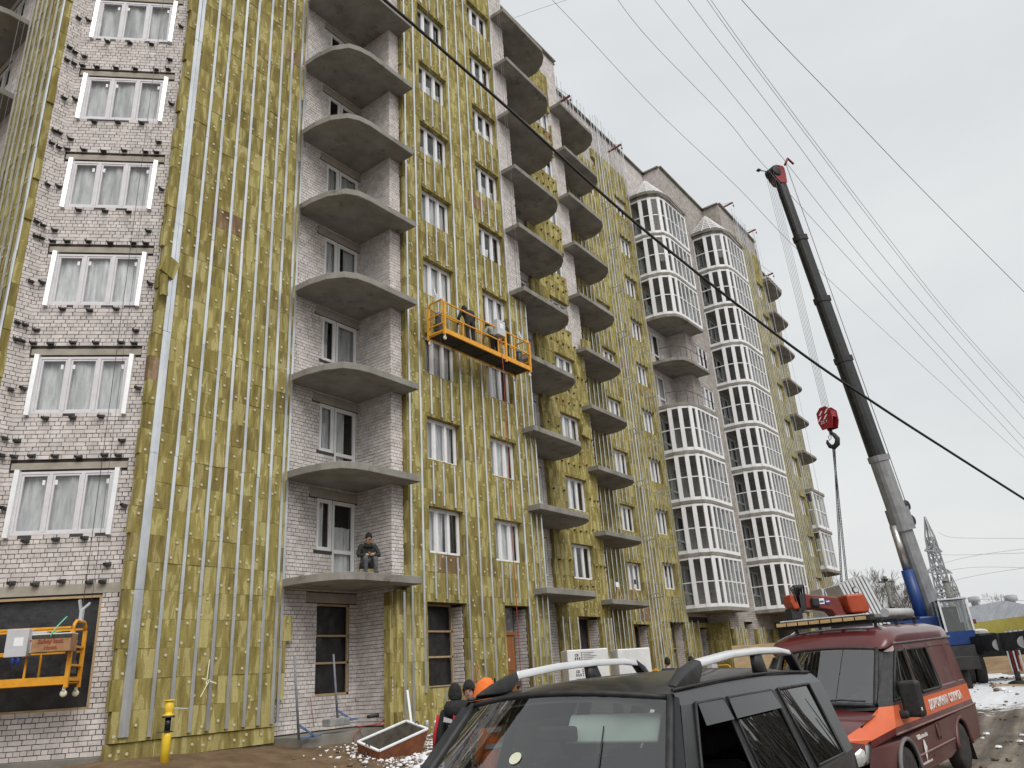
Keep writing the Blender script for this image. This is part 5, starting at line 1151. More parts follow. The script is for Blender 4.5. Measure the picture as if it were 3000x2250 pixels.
# three men talking beside the cars
def back_logo(root, M, J):
    tp = MB()
    for s in (-1, 1): tp.add([(s*.20, -.155, 1.40), (s*.09, -.168, 1.36), (s*.09, -.168, 1.31), (s*.21, -.15, 1.34)], [(0, 1, 2, 3)])
    tp.obj('reflective_band', M_REFL, root, M, fix=False)
    r = MB(); r.box((0, -.165, 1.37), (.16, .03, .1)); bevel(r.obj('red_patch', M_RED, root, M), .01)
    lg = MB(); R_ = random.Random(2); u = -.14
    for i in range(13): l_ = R_.uniform(.012, .022); lg.add([(u, -.172, 1.265), (u+l_, -.172, 1.265), (u+l_, -.172, 1.29), (u, -.172, 1.29)], [(0, 1, 2, 3)]); u += l_+.004
    E1 = [(-.02, 1.245), (-.035, 1.20), (-.02, 1.15), (.0, 1.13), (.03, 1.16), (.055, 1.17), (.05, 1.195), (.02, 1.20), (0, 1.22), (.0, 1.245)]
    lg.add([(a, -.172, b) for a, b in E1], [list(range(10))]); lg.obj('back_print', M_STICK, root, M, fix=False)
    a_ = MB()
    for s in (-1, 1): p = [Vector(J[('sh', 'el', 'wr')[i]+('L' if s < 0 else 'R')][0])+Vector((s*.06, 0, 0)) for i in range(3)]; a_.tube(p, [.03, .028, .02], 6)
    a_.obj('sleeve_stripe', M_RED, root, M)
pa = at(1342, 2300, 11.2); gzz = -1.84
def stand(px, dist): p = at(px, 2000, dist); return (p.x, p.y, GZ0(p.x, p.y))
p_ = stand(1334, 11.3)
person('man in black jacket with white back print and grey shoulder tape', (p_[0], p_[1], -1.86), math.radians(-38), M_JBLK, M_TRSB, {'head': (0, .06, 1.64), 'jaw': (0, .07, 1.565), 'crown': (0, .035, 1.725)}, hood=M_JBLK, extra=back_logo, scale=1.0)
p_ = stand(1374, 12.0)
person('man in black beanie and red scarf facing the camera beside the black jacket', (p_[0], p_[1], -1.80), math.radians(122), M_RED, M_TRSB, {'head': (0, .05, 1.635)}, scale=.985, beard=False)
p_ = stand(1424, 10.6)
def vest(root, M, J):
    for z, r in ((1.2, 1.04), (1.02, 1.02)):
        b = MB(); b.loft([[Vector((.205*r*math.cos(a), .155*r*math.sin(a), z+dz)) for a in [2*math.pi*j/18 for j in range(18)]] for dz in (0, .05)], 0, cap=False); b.obj('reflective_band', M_REFL, root, M, fix=False)
    b = MB(); b.box((0, -.12, 1.79), (.025, .02, .06), 0); b.obj('hood_tab', M_HAT, root, M)
person('man in bright orange hooded work jacket behind the dark car', (p_[0], p_[1], -1.86), math.radians(20), M_ORNG, M_ORNG, None, hat=M_ORNG, hatkind='hood', extra=vest, scale=1.01)
# crew on the hanging platform
dz = 10.12
bend = {'pelvis': (0, 0, .92), 'waist': (0, .05, 1.06), 'chest': (0, .14, 1.24), 'neckb': (0, .24, 1.38), 'neck': (0, .28, 1.42), 'jaw': (0, .34, 1.44), 'head': (0, .36, 1.51), 'crown': (0, .37, 1.60), 'shL': (-.2, .16, 1.34), 'elL': (-.32, .18, 1.08), 'wrL': (-.30, .3, .88), 'haL': (-.29, .34, .82), 'shR': (.2, .16, 1.34), 'elR': (.32, .26, 1.12), 'wrR': (.32, .5, 1.05), 'haR': (.32, .57, 1.04)}
person('bent worker in black at the left end of the hanging platform', (17.85, 14.42, dz), math.radians(-20), M_JBLK, M_TRSB, bend, gloves=nmat('work_glove', (.35, .14, .05), (.45, .2, .08), 9, .9))
person('worker in grey vest beside the control box on the hanging platform', (19.2, 14.45, dz-.12), math.radians(-10), M_GREYV, M_TRSB, bend, gloves=nmat('work_glove', (.35, .14, .05), (.45, .2, .08), 9, .9), scale=.95)
person('worker in black at the right end of the hanging platform', (19.85, 14.42, dz-.1), math.radians(40), M_JBLK, M_TRSB, {'head': (0, .1, 1.62), 'jaw': (0, .11, 1.55), 'crown': (0, .09, 1.71), 'wrR': (.3, .35, 1.1), 'elR': (.3, .1, 1.15), 'haR': (.3, .43, 1.1)}, scale=.96)
# two men by the parked platform
def shoulders(root, M, J): pass
p_ = at(1958, 1960, 27); person('man in navy jacket and black cap standing by the parked yellow platform', (p_.x, p_.y, -1.58), math.radians(-60), M_JNAVY, M_TRSB, {'jaw': (0, .05, 1.575)}, scale=1.0)
p_ = at(2028, 1957, 27); person('man in bright blue jacket standing by the parked yellow platform', (p_.x, p_.y, -1.6), math.radians(118), M_BLUE, M_TRSB, None, scale=1.0)
# ================================================================== site equipment
M_YEL = nmat('platform_orange', (.72, .30, .012), (.82, .40, .03), 5, .45, wear=((.35, .2, .08), 9, .66))
M_YEL2 = nmat('yellow_paint', (.78, .50, .02), (.85, .6, .05), 5, .4, wear=((.4, .28, .05), 7, .64))
M_DECK = nmat('platform_deck', (.02, .018, .015), (.05, .045, .04), 4, .85)
M_CAB = nmat('cabinet_grey', (.50, .51, .53), (.58, .59, .61), 4, .45)
M_MOTOR = nmat('motor_grey', (.06, .06, .065), (.11, .11, .115), 8, .5, metal=.4); M_MBLUE = nmat('motor_blue', (.06, .2, .38), (.1, .27, .45), 6, .5)
M_CAST = nmat('castor_cream', (.62, .58, .42), (.7, .66, .5), 8, .5); M_ROPE = nmat('steel_rope', (.12, .12, .12), (.2, .2, .2), 20, .5, metal=.6)
M_OXID = nmat('rust', (.16, .05, .02), (.26, .09, .035), 6, .85, bump=.4, bscale=20, wear=((.07, .05, .04), 5, .58)); M_REDP = nmat('red_crane_paint', (.15, .022, .016), (.21, .034, .026), 4, .5, wear=((.10, .03, .02), 5, .6))
def castor(par, p, M):
    c = MB(); c.box((p[0], p[1], p[2]-.04), (.05, .05, .08)); c.lathe([(.02, -.025), (.06, -.025), (.065, 0), (.06, .025), (.02, .025)], 14, M=Matrix.Rotation(math.pi/2, 3, 'X'), c=(p[0], p[1], p[2]-.11)); return c.obj('castor', M_CAST, par, M)
def cradle(name, label, M, L, wd=.68, outer=-1, mid=None, group=None, hoist=True):
    """local x along, y: 0 = wall side .. -wd = outer side, z 0 = underside"""
    r = empty(name, M=M); tag(r, label, 'platform', group)
    d = MB(); d.b2((0, -wd+.04, .03), (L, -.04, .06)); d.obj('deck', M_DECK, r, M)
    ks = MB()
    for x in [L*i/4 for i in range(1, 4)]: ks.b2((x-.02, -wd+.05, .0), (x+.02, -.05, .03))
    ks.obj('deck_bearer', M_DECK, r, M)
    for y in (-.02, -wd+.02):
        g = MB(); g.b2((.0, y-.022, .0), (L, y+.022, .15)); g.obj('toe_board', M_YEL, r, M)
        for z, th in ((.62, .035), (1.06, .04)):
            t = MB(); t.b2((0.06, y-th/2, z-th/2), (L-.06, y+th/2, z+th/2)); t.obj('guard_rail', M_YEL, r, M)
        n = max(3, int(L/.75)); p = MB()
        for i in range(1, n): x = L*i/n; q = MB(); q.b2((x-.017, y-.017, .15), (x+.017, y+.017, .61 if i % 2 else 1.05)); q.obj('baluster', M_YEL, r, M)
        if mid: q = MB(); q.b2((mid-.045, y-.03, -.06), (mid+.045, y+.03, 1.1)); q.obj('post', M_YEL, r, M)
    for x in (.02, L-.02):
        for y in (-.02, -wd+.02):
            q = MB(); q.b2((x-.035, y-.035, -.06), (x+.035, y+.035, 1.02)); q.obj('post', M_YEL, r, M)
        f = MB(); f.tube([(x, -.02, 1.0), (x, -.05, 1.12), (x, -.14, 1.19), (x, -wd+.14, 1.19), (x, -wd+.05, 1.12), (x, -wd+.02, 1.0)], .032, 8)
        f.obj('end_frame', M_YEL, r, M)
        for z, hh in ((.35, .04), (.7, .04), (.07, .1)): f = MB(); f.b2((x-.02, -wd+.03, z-hh/2), (x+.02, -.03, z+hh/2)); f.obj('end_rail', M_YEL, r, M)
        if hoist:
            h = MB(); s = .12 if x < 1 else -.12; h.lathe([(.09, 0), (.1, .02), (.1, .3), (.085, .33)], 14, c=(x+s, -wd*.45, .42)); h.box((x+s, -wd*.45, .32), (.2, .22, .24)); ho = h.obj('hoist_motor', M_MOTOR, r, M)
            h = MB(); h.lathe([(.1, 0), (.1, .06), (.06, .1)], 14, c=(x+s, -wd*.45, .76)); h.obj('motor_cap', M_MBLUE, ho, M)
            h = MB(); h.b2((x-.03, -wd*.5-.05, 1.18), (x+.03, -wd*.5+.05, 1.42)); h.bar((x, -wd*.5, 1.42), (x+.14, -wd*.5, 1.55), .05, .04); h.bar((x-.02, -wd*.5, 1.4), (x-.08, -wd*.5+.02, 1.62), .04, .05); h.obj('safety_lock', M_GALV, r, M)
    for x in (.05, L-.05):
        for y in (-.04, -wd+.04): castor(r, (x, y, -.06), M)
    return r
# --- the manned platform
uc = Matrix.Translation((16.2, 14.82, 10.0)) @ Matrix.Rotation(math.radians(-1.4), 4, 'Z') @ Matrix.Rotation(math.radians(1.0), 4, 'Y')
cradle('suspended_platform', 'orange hanging work platform with three workers high on the facade', uc, 4.42, .72, mid=3.05)
cb = MB(); cb.box((0, 0, 0), (.42, .2, .56)); bevel(cb.obj('control_box', M_CAB), .01)
o = bpy.data.objects['control_box']; o.matrix_basis = uc @ Matrix.Translation((2.72, -.72, 1.05)); WM[o.name] = o.matrix_basis.copy(); tag(o, 'white electrical control box on the outer rail of the manned platform', 'control box')
q = MB(); q.add([(-.08, -.102, -.02), (.1, -.102, -.02), (.1, -.102, .16), (-.08, -.102, .16)], [(0, 1, 2, 3)]); q.obj('notice', M_STICK, o, o.matrix_basis, fix=False)
def rope(name, label, pts, r=.006, mat=None, group=None, cat='rope'):
    t = MB(); t.tube(pts, r, 5); o = t.obj(name, mat or M_ROPE, fix=False); return tag(o, label, cat, group)
def sag(a, b, s, n=14): a, b = Vector(a), Vector(b); return [a.lerp(b, i/n)-Vector((0, 0, s*4*(i/n)*(1-i/n))) for i in range(n+1)]
for i, x in enumerate((.02, 4.40)):
    p = uc @ Vector((x, -.36, 1.5)); rope('suspension_rope', ('steel rope holding the left end of the manned platform', 'steel rope holding the right end of the manned platform')[i], [p, (p.x+.02, p.y+.0, 31.7)], .007)
    p = uc @ Vector((x+.1, -.42, .0)); rope('safety_rope', ('thin safety rope hanging beside the left end of the manned platform', 'thin safety rope hanging beside the right end of the manned platform')[i], [(p.x, p.y, -1.0), (p.x, p.y, 31.7)], .005)
p = uc @ Vector((2.75, -.72, .8)); rope('power_cable', 'red power cable hanging below the manned platform', [p, p+Vector((.04, -.02, -1.2)), (p.x+.1, p.y+.1, 4), (p.x+.25, p.y+.2, 1.2), (p.x+.3, p.y+.25, -1.2)], .012, nmat('red_cable', (.35, .03, .03), (.45, .05, .04), 9, .5), cat='cable')
# --- low platform before the corner bay
cx_ = F_CH @ Vector((2.30, -.35, .38))
lc = Matrix.Translation(cx_-Vector((R2, -R2, 0))*4.0) @ Matrix.Rotation(-math.pi/4, 4, 'Z')
cradle('suspended_platform', 'yellow work platform hanging low in front of the black sheeted opening', lc, 4.0, .68)
def lcM(x, y, z): return lc @ Matrix.Translation((x, y, z))
kb = MB(); kb.box((0, 0, 0), (.40, .22, .52)); ko = bevel(kb.obj('control_cabinet', M_CAB, None, lcM(3.06, -.76, .80)), .012); tag(ko, 'grey control cabinet with a paper notice on the low yellow platform', 'cabinet')
q = MB(); q.add([(-.05, -.112, -.06), (.12, -.112, -.06), (.12, -.112, .1), (-.05, -.112, .1)], [(0, 1, 2, 3)]); q.obj('notice', M_STICK, ko, lcM(3.06, -.76, .80), fix=False)
q = MB(); 
for x in (-.04, .06): q.lathe([(.03, -.1), (.036, 0), (.036, .05)], 10, c=(x, -.05, -.3))
q.obj('blue_plug', nmat('plug_blue', (.02, .05, .3), (.03, .08, .4), 8, .4), ko, lcM(3.06, -.76, .80))
kb = MB(); kb.box((0, 0, 0), (.34, .16, .40)); k2 = bevel(kb.obj('switch_box', M_CAB, None, lcM(3.36, -.66, .80)), .012); tag(k2, 'grey switch box with red buttons between cabinet and wooden box', 'switch box')
q = MB()
for x in (-.1, -.04, .03): q.lathe([(.016, 0), (.016, .02)], 10, M=Matrix.Rotation(math.pi/2, 3, 'X'), c=(x, -.08, .04))
q.obj('button', M_RED if 'M_RED' in globals() else M_REDP, k2, lcM(3.36, -.66, .80))
bx_ = MB(); W_, D_, H_ = .70, .32, .32
for a, b in (((-W_/2, -D_/2, 0), (W_/2, -D_/2+.02, H_)), ((-W_/2, D_/2-.02, 0), (W_/2, D_/2, H_)), ((-W_/2, -D_/2+.02, 0), (-W_/2+.02, D_/2-.02, H_)), ((W_/2-.02, -D_/2+.02, 0), (W_/2, D_/2-.02, H_)), ((-W_/2+.02, -D_/2+.02, 0), (W_/2-.02, D_/2-.02, .02))): bx_.b2(a, b)
wbM = lcM(3.74, -.84, .60); M_PLY = nmat('stained_plywood', (.30, .15, .07), (.42, .25, .13), 5, .75, wear=((.2, .09, .05), 4, .62)); wbo = bx_.obj('wooden_box', M_PLY, None, wbM); tag(wbo, 'open brown plywood box with red lettering on the low yellow platform', 'box')
q = MB()
for a, b in (((-W_/2-.01, -D_/2-.012, H_-.07), (W_/2+.01, -D_/2-.002, H_-.01)),): q.b2(a, b)
q.obj('dark_rim', M_BLACK, wbo, wbM); q = MB()
for a, b in (((-W_/2, -D_/2, H_), (W_/2, -D_/2+.03, H_+.015)), ((-W_/2, D_/2-.03, H_), (W_/2, D_/2, H_+.015)), ((-W_/2, -D_/2+.03, H_), (-W_/2+.03, D_/2-.03, H_+.015)), ((W_/2-.03, -D_/2+.03, H_), (W_/2, D_/2-.03, H_+.015))): q.b2(a, b)
q.obj('white_rim', M_STICK, wbo, wbM)
M_REDW = nmat('red_stencil', (.36, .06, .04), (.30, .1, .06), 14, .8)
for s_, x, z, sz in (('Safety lock', -.24, .16, .105), ('Hoist', -.12, .045, .105)): inst('lettering', text_mesh(s_, sz, M_REDW, bold=.002), wbo, wbM @ Matrix.Translation((x, -D_/2-.008, z)) @ Matrix.Rotation(math.pi/2, 4, 'X'))
q = MB(); q.tube([(-.02, -D_/2-.02, H_-.06), (0, -D_/2-.02, H_+.03), (.02, -.02, H_+.16), (.12, .1, H_+.34)], .012, 6); q.tube([(.0, -D_/2, H_+.02), (.08, .05, H_+.06)], .012, 6); so_ = q.obj('strap', nmat('green_strap', (.12, .5, .36), (.2, .6, .44), 9, .6), wbo, wbM)
for i, x in enumerate((.4, 3.98)): p = lc @ Vector((x, -.34, 1.5)); rope('suspension_rope', ('left steel rope running up the corner bay to the roof', 'right steel rope running up the corner bay to the roof')[i], [p, (p.x, p.y, 31.9)], .007); rope('safety_rope', ('left safety rope on the corner bay', 'right safety rope on the corner bay beside the windows')[i], [(p.x+.12, p.y-.1, -.5), (p.x+.1, p.y-.08, 31.9)], .0045)
# --- platform parked on the ground further along
pM = Matrix.Translation((26.3, 14.0, -1.35)) @ Matrix.Rotation(math.radians(-2), 4, 'Z')
cradle('suspended_platform', 'yellow work platform parked on the ground behind the pallets', pM, 6.0, .7, hoist=False)
kb = MB(); kb.box((0, 0, 0), (.5, .2, .75)); ko = kb.obj('control_cabinet', M_CAB, None, pM @ Matrix.Translation((4.0, -.8, .9))); tag(ko, 'grey control cabinet between the two men at the parked platform', 'cabinet')
# --- pallets of wrapped blocks
M_WRAP = nmat('white_wrap', (.64, .64, .64), (.76, .76, .755), 2.5, .32, bump=.6, bscale=4); M_INK = nmat('black_ink', (.012, .014, .03), None, 5, .6)
def pallet(label, x0, y0, wx, wy, z0, h, rz=0, text=False):
    M = Matrix.Translation((x0, y0, z0)) @ Matrix.Rotation(rz, 4, 'Z'); r = empty('block_pallet', M=M); tag(r, label, 'pallet', 'wrapped block pallets')
    b = MB(); b.b2((0, 0, .14), (wx, wy, h)); bevel(b.obj('wrapped_blocks', M_WRAP, r, M), .03, 2)
    p = MB()
    for i in range(6): p.b2((wx*i/5-.05 if i else 0, 0, .11), (wx*i/5+.05, wy, .135))
    for y in (0, wy/2-.05, wy-.1): p.b2((0, y, 0), (wx, y+.1, .1))
    p.obj('pallet_base', M_WOOD, r, M)
    if text:
        for zt in (h-.40, h-.84):
            inst('lettering', text_mesh('MOGILEVSKIY KSI', .085, M_INK, bold=.005), r, M @ Matrix.Translation((.22, -.006, zt)) @ Matrix.Rotation(math.pi/2, 4, 'X'))
            inst('lettering', text_mesh('CE', .09, M_INK, bold=.002), r, M @ Matrix.Translation((.22, -.006, zt+.22)) @ Matrix.Rotation(math.pi/2, 4, 'X'))
            q = MB()
            for i in range(5): q.b2((.47, -.008, zt+.12+i*.045), (.70+.08*((i*7) % 3), -.004, zt+.128+i*.045))
            for i in range(4): q.b2((.41, -.008, zt+.12+i*.055), (.44, -.004, zt+.15+i*.055))
            for i in range(3): q.b2((.22+i*.06, -.008, zt+.12), (.25+i*.06, -.004, zt+.19))
            q.obj('small_print', M_INK, r, M)
    return r
a = at(1660, 1905, 23.2); zt = a.z
pallet('white wrapped block pallet with dark lettering, nearest to the left', a.x, a.y, 1.2, 1.0, -1.55, zt+1.55, math.radians(-46), True)
b_ = at(1808, 1902, 24.3); pallet('plain white wrapped block pallet right of the lettered one', b_.x, b_.y, 1.0, 1.0, -1.52, b_.z+1.52, math.radians(-46))
# --- mortar tub
hr = Vector((CR.x, CR.y, 0)).normalized(); hf = Vector((CF.x, CF.y, 0)).normalized(); hu = Vector((0, 0, 1))
tx = (hr*.87+hu*.30+hf*.9).normalized(); ty_ = -(hr*.62-hu*.17-hf*.45); ty_ = (ty_-tx*ty_.dot(tx)).normalized(); tz_ = tx.cross(ty_)
tc_ = at(1152, 2158, 19.3)-tz_*.5
tM = Matrix(((tx.x, ty_.x, tz_.x, tc_.x), (tx.y, ty_.y, tz_.y, tc_.y), (tx.z, ty_.z, tz_.z, tc_.z), (0, 0, 0, 1)))
tub = empty('mortar_tub', M=tM); tag(tub, 'rusty steel mortar tub with snowy rim lying on the rubble', 'tub')
def trg(a, b, c, d, z): return [Vector((a, c, z)), Vector((b, c, z)), Vector((b, d, z)), Vector((a, d, z))]
tb = MB(); o_lo, o_hi = trg(-.68, .50, -.33, .33, -.05), trg(-.72, .72, -.40, .40, .52); i_lo, i_hi = trg(-.64, .46, -.29, .29, 0), trg(-.68, .68, -.36, .36, .52)
tb.loft([o_lo, o_hi], 0, False, cap=False); tb.loft([i_lo, i_hi], 1, False, cap=False); tb.add(o_lo, [(3, 2, 1, 0)], 0); tb.add(i_lo, [(0, 1, 2, 3)], 1)
tb.obj('shell', [M_OXID, nmat('tub_mortar', (.07, .06, .045), (.14, .125, .1), 6, .9, bump=.5)], tub, tM, fix=False)
q = MB()
for k in range(4): q.bar(o_hi[k].lerp(i_hi[k], .5)+Vector((0, 0, .012)), o_hi[(k+1) % 4].lerp(i_hi[(k+1) % 4], .5)+Vector((0, 0, .012)), .06, .03)
q.obj('snowy_rim', M_SNOW, tub, tM)
for s in (-1, 1):
    q = MB(); q.tube([(s*.70+.06*s*math.sin(t)*.4, .09*math.cos(t), .47+.13*math.sin(t)) for t in [2*math.pi*i/14 for i in range(15)]], .014, 6); q.obj('lifting_loop', M_STEELD, tub, tM)
q = MB(); q.tube([(-.74, .02, .42), (-.76, .03, .2), (-.70, .02, -.02)], .02, 6); q.obj('chain', M_STEELD, tub, tM)
for i in range(26): pass
q = MB()
for i in range(40): lump(q, (rnd(-.3, .25), rnd(-.18, .18), .05), rnd(.03, .07), 0 if random.random() < .6 else 1, i+900)
q.obj('snowy_debris', [M_SNOW, M_CLOD], tub, tM, fix=False)
# --- yellow gas riser
d_ = ray(481, 2238); gp = d_*(15.35/d_.y); gx_, gy_ = gp.x, gp.y; g0 = GZ0(gx_, gy_)
def gz_at(py, px): d = ray(px, py); return d.z*(gy_/d.y)
gr = thing('gas_riser', 'yellow gas riser pipe with valve and black band in front of the boards', 'gas pipe', (gx_, gy_, g0))
zs = [gz_at(p, x) for p, x in ((2150, 487), (2098, 488), (2092, 490), (2050, 494))]
q = MB(); q.lathe([(.085, g0-.1), (.085, zs[0]-.04), (.07, zs[0]+.02)], 20, c=(gx_, gy_, 0)); q.obj('sleeve', M_YEL2, gr)
q = MB(); q.lathe([(.057, zs[0]), (.057, zs[1])], 18, c=(gx_, gy_, 0)); q.obj('black_band', M_BGL, gr)
q = MB(); q.lathe([(.115, zs[1]), (.115, zs[1]+.03), (.06, zs[1]+.035), (.075, zs[1]+.08), (.095, zs[1]+.16), (.075, zs[3]-.06), (.06, zs[3]-.03), (.10, zs[3]-.025), (.10, zs[3])], 22, c=(gx_, gy_, 0)); q.obj('valve_body', M_YEL2, gr)
q = MB(); q.lathe([(.118, zs[1]-.03), (.118, zs[1]-.002)], 20, c=(gx_, gy_, 0)); q.obj('flange', M_STEELD, gr)
q = MB(); q.bar((gx_+.08, gy_-.02, zs[1]+.14), (gx_+.33, gy_-.1, zs[1]+.11), .03, .018); q.obj('lever', M_CAB, gr)
q = MB(); q.tube([(gx_-.09, gy_-.04, g0+.52), (gx_+.09, gy_-.05, g0+.52)], .012, 6); q.tube([(gx_-.25, gy_-.06, g0+.53), (gx_+.02, gy_-.09, g0+.53)], .012, 6); q.obj('wire_tie', M_STEELD, gr)
# --- pipe stands, box and bits on the plinth
def stand_post(label, px, py0, py1, yy, blue, tilt):
    a = ray(px, py0); a = a*(yy/a.y); b = ray(px+tilt, py1); b = b*(yy/b.y); r = thing('pipe_stand', label, 'stand', (a.x, a.y, a.z))
    q = MB(); q.tube([a, b], [.03, .024], 8); q.obj('post', nmat('worn_blue_steel', (.12, .15, .19), (.24, .25, .26), 7, .7, wear=((.12, .07, .05), 8, .55)), r)
    q = MB(); q.bar(a.lerp(b, .18), a.lerp(b, .02)+Vector((.42, -.05, .0)), .04, .04); q.bar(a+Vector((0, 0, .02)), a+Vector((.62, -.02, .05)), .04, .04); q.obj('foot', nmat('blue_steel', (.05, .12, .28), (.12, .2, .36), 6, .5), r)
stand_post('tall rusty pipe stand with blue foot leaning at the brick wall', 876, 2168, 1922, 15.45, True, -14); stand_post('grey pipe stand with blue foot beside the black window', 990, 2118, 1917, 15.7, True, -13)
a = ray(985, 2118); a = a*(15.62/a.y); q = MB(); q.box((a.x, a.y, a.z+.02), (.62, .3, .17)); o = bevel(q.obj('counterweight_box', nmat('grey_block', (.2, .2, .2), (.34, .34, .33), 4, .7)), .02); tag(o, 'grey steel box standing on the concrete plinth', 'box')
a = ray(1078, 2100); a = a*(15.75/a.y); q = MB(); q.lathe([(.045, 0), (.045, .3), (.052, .31), (.052, .34)], 14, M=Matrix.Rotation(math.radians(88), 3, 'Y'), c=a); o = q.obj('pipe_stub', M_BPL); tag(o, 'black wrapped pipe stub sticking out of the brick wall', 'pipe')
rc = nmat('red_cable', (.5, .03, .03), (.6, .05, .04), 9, .5)
def wallp(px, py, yy): d = ray(px, py); return d*(yy/d.y)
rope('red_cord', 'red cord tangled on the end of the concrete plinth', [wallp(*p, 15.5) for p in ((1040, 2185), (1035, 2170), (1040, 2150), (1060, 2135), (1045, 2130), (1100, 2122), (1130, 2112), (1115, 2105), (1135, 2100), (1110, 2122), (1132, 2124), (1120, 2110), (1138, 2122), (1090, 2124), (1050, 2128), (1062, 2160))], .009, rc, cat='cord')
rope('red_cord', 'red cord hanging down the brick wall left of the pipe stand', [wallp(*p, 16.6) for p in ((910, 2045), (914, 2080), (920, 2130))], .008, rc, cat='cord')
rope('red_cord', 'red looped cord hanging between the rails at the brown door', [wallp(*p, 14.95) for p in ((1400, 2025), (1395, 1990), (1392, 1955), (1398, 1945), (1402, 1960), (1398, 1985), (1385, 2005))], .01, rc, cat='cord')
q = MB(); a, b = wallp(1210, 2160, 14.6), wallp(1193, 2022, 14.9); q.bar(a, b, .06, .03); o = q.obj('loose_rail', M_GALV); tag(o, 'bright galvanised rail leaning against the boards behind the tub', 'rail')
for px, lb in ((981, 'tin can hanging at the foot of the boards, left one'), (1000, 'tin can hanging at the foot of the boards, right one')):
    a = wallp(px+270 if px < 990 else px+275, 2128, 14.85); q = MB(); q.lathe([(.05, 0), (.055, .02), (.055, .22), (.05, .24)], 14, c=(a.x, a.y, a.z-.1)); o = q.obj('metal_can', M_GALV); tag(o, lb, 'can')
# taped cross on the boards
q = MB(); M_TAPE = nmat('cream_tape', (.78, .72, .45), (.84, .8, .56), 9, .6)
for a, b in (((604, 2005), (614, 1932)), ((592, 1987), (634, 2002)), ((587, 2042), (615, 1990))): A, B = wallp(*a, P0-.27), wallp(*b, P0-.27); q.bar(A, B, .025, .006, 0, up=(0, 1, 0))
o = q.obj('taped_cross', M_TAPE); tag(o, 'cream tape cross stuck on the wool boards above the gas riser', 'tape')
# torn sheet by the corner bay
q = MB(); V, Fc = quadgrid(lambda s, t: tuple(F_CH @ Vector((-.35+.75*s-.3*t+.2*t*t, -.05-.08*math.sin(s*7+t*5)-.05*t, -.15-1.05*t*(1-.2*s)))), 12, 12); q.add(V, Fc, 0, True); o = q.obj('torn_sheet', nmat('dusty_film', (.22, .2, .18), (.34, .32, .29), 3, .6), fix=False); tag(o, 'torn dusty plastic sheet hanging below the black opening', 'sheet')
# trestles on the second low balcony
for (px, s, lb) in ((1815, 1, 'small wooden trestle frame with a white board on the low balcony'), (1862, -1, 'small wooden trestle frame with a dark tool on the low balcony')):
    a = ray(px, 1762); a = a*(16.35/a.y); a.z = ZS(0)+.2; r = thing('trestle', lb, 'trestle', a); q = MB()
    for dx in (-.22, .22): q.bar(a+Vector((dx, -.05, 0)), a+Vector((dx*.1, 0, .55)), .04, .06)
    q.bar(a+Vector((-.25, 0, .12)), a+Vector((.3, .05, .12)), .05, .03); q.bar(a+Vector((-.1, .12, 0)), a+Vector((.15, .1, .75)), .04, .05); q.obj('legs', M_WOOD, r)
    q = MB(); q.box(a+Vector((0 if s > 0 else .2, .02, .66 if s > 0 else .85)), (.26 if s > 0 else .16, .02, .2)); q.obj('board', M_STICK if s > 0 else M_BPL, r)
# roof davits
for i, (px, py, yy, lb) in enumerate(((1670, 280, 15.9, 'first red davit arm on the roof, nearest the camera'), (1820, 423, 16.9, 'second red davit arm over the railed roof edge'), (2147, 593, 14.6, 'third red davit arm beside the second batten roof'), (2214, 672, 14.6, 'fourth red davit arm on the far roof'), (2265, 800, 14.6, 'last red davit arm above the far balconies'))):
    d = ray(px, py); t = d*(yy/d.y); r = thing('davit_arm', lb, 'davit', (t.x, t.y+2.2, ROOF), group='roof davits'); q = MB(); q.bar(t, (t.x, t.y+2.6, t.z-.25), .09, .1); q.bar((t.x, t.y+2.2, ROOF), (t.x, t.y+2.2, max(ROOF+.4, t.z+.5)), .08, .08); q.bar((t.x, t.y+1.0, ROOF), (t.x, t.y+1.0, t.z), .06, .06); q.obj('arm', M_REDP, r)
    q = MB(); q.tube([(t.x, t.y+2.2, max(ROOF+.4, t.z+.5)), (t.x, t.y+.1, t.z+.05)], .012, 5); q.lathe([(.05, 0), (.06, .08), (.03, .14)], 8, c=(t.x, t.y, t.z-.35)); q.tube([t, (t.x, t.y, t.z-.3)], .012, 5); q.obj('stay_rope', M_ROPE, r)
    if i: rope('hoist_rope', 'pale hoist rope hanging from the '+('first', 'second', 'third', 'fourth', 'last')[i]+' davit arm', [t, (t.x+.02, t.y, 1.0)], .012, M_CAB)
# ================================================================== mobile crane, loader, background
def on_axis(A, B, py):
    lo, hi = 0, 1
    for _ in range(40):
        m = (lo+hi)/2; y = pix(A.lerp(B, m))[1]
        if y > py: lo = m
        else: hi = m
    return (lo+hi)/2
cB = at(2742, 1830, 31.6); cT = at(2277, 515, 29.3)
crane = thing('mobile_crane', 'mobile truck crane with long black and grey telescopic boom and blue cab', 'crane', (cB.x, cB.y, -1.2))
M_BOOMK = nmat('boom_black', (.012, .012, .013), (.03, .03, .03), 5, .38); M_BOOMG = nmat('boom_grey', (.20, .205, .21), (.29, .295, .30), 3, .5); M_CBLUE = nmat('crane_blue', (.008, .035, .16), (.014, .055, .22), 3, .4); M_CHAS = nmat('chassis_black', (.014, .014, .016), (.035, .034, .034), 4, .6)
ax = (cT-cB).normalized(); lat = ax.cross(Vector((0, 0, 1))).normalized(); nrm = lat.cross(ax)
def bsec(t, hw, hh):     # rounded-bottom boom section
    c = cB.lerp(cT, t); pr = [(-.9, 1), (.9, 1), (1, .85), (1, -.3), (.72, -.8), (.3, -1), (-.3, -1), (-.72, -.8), (-1, -.3), (-1, .85)]
    return [c+lat*(hw*a)+nrm*(hh*b) for a, b in pr]
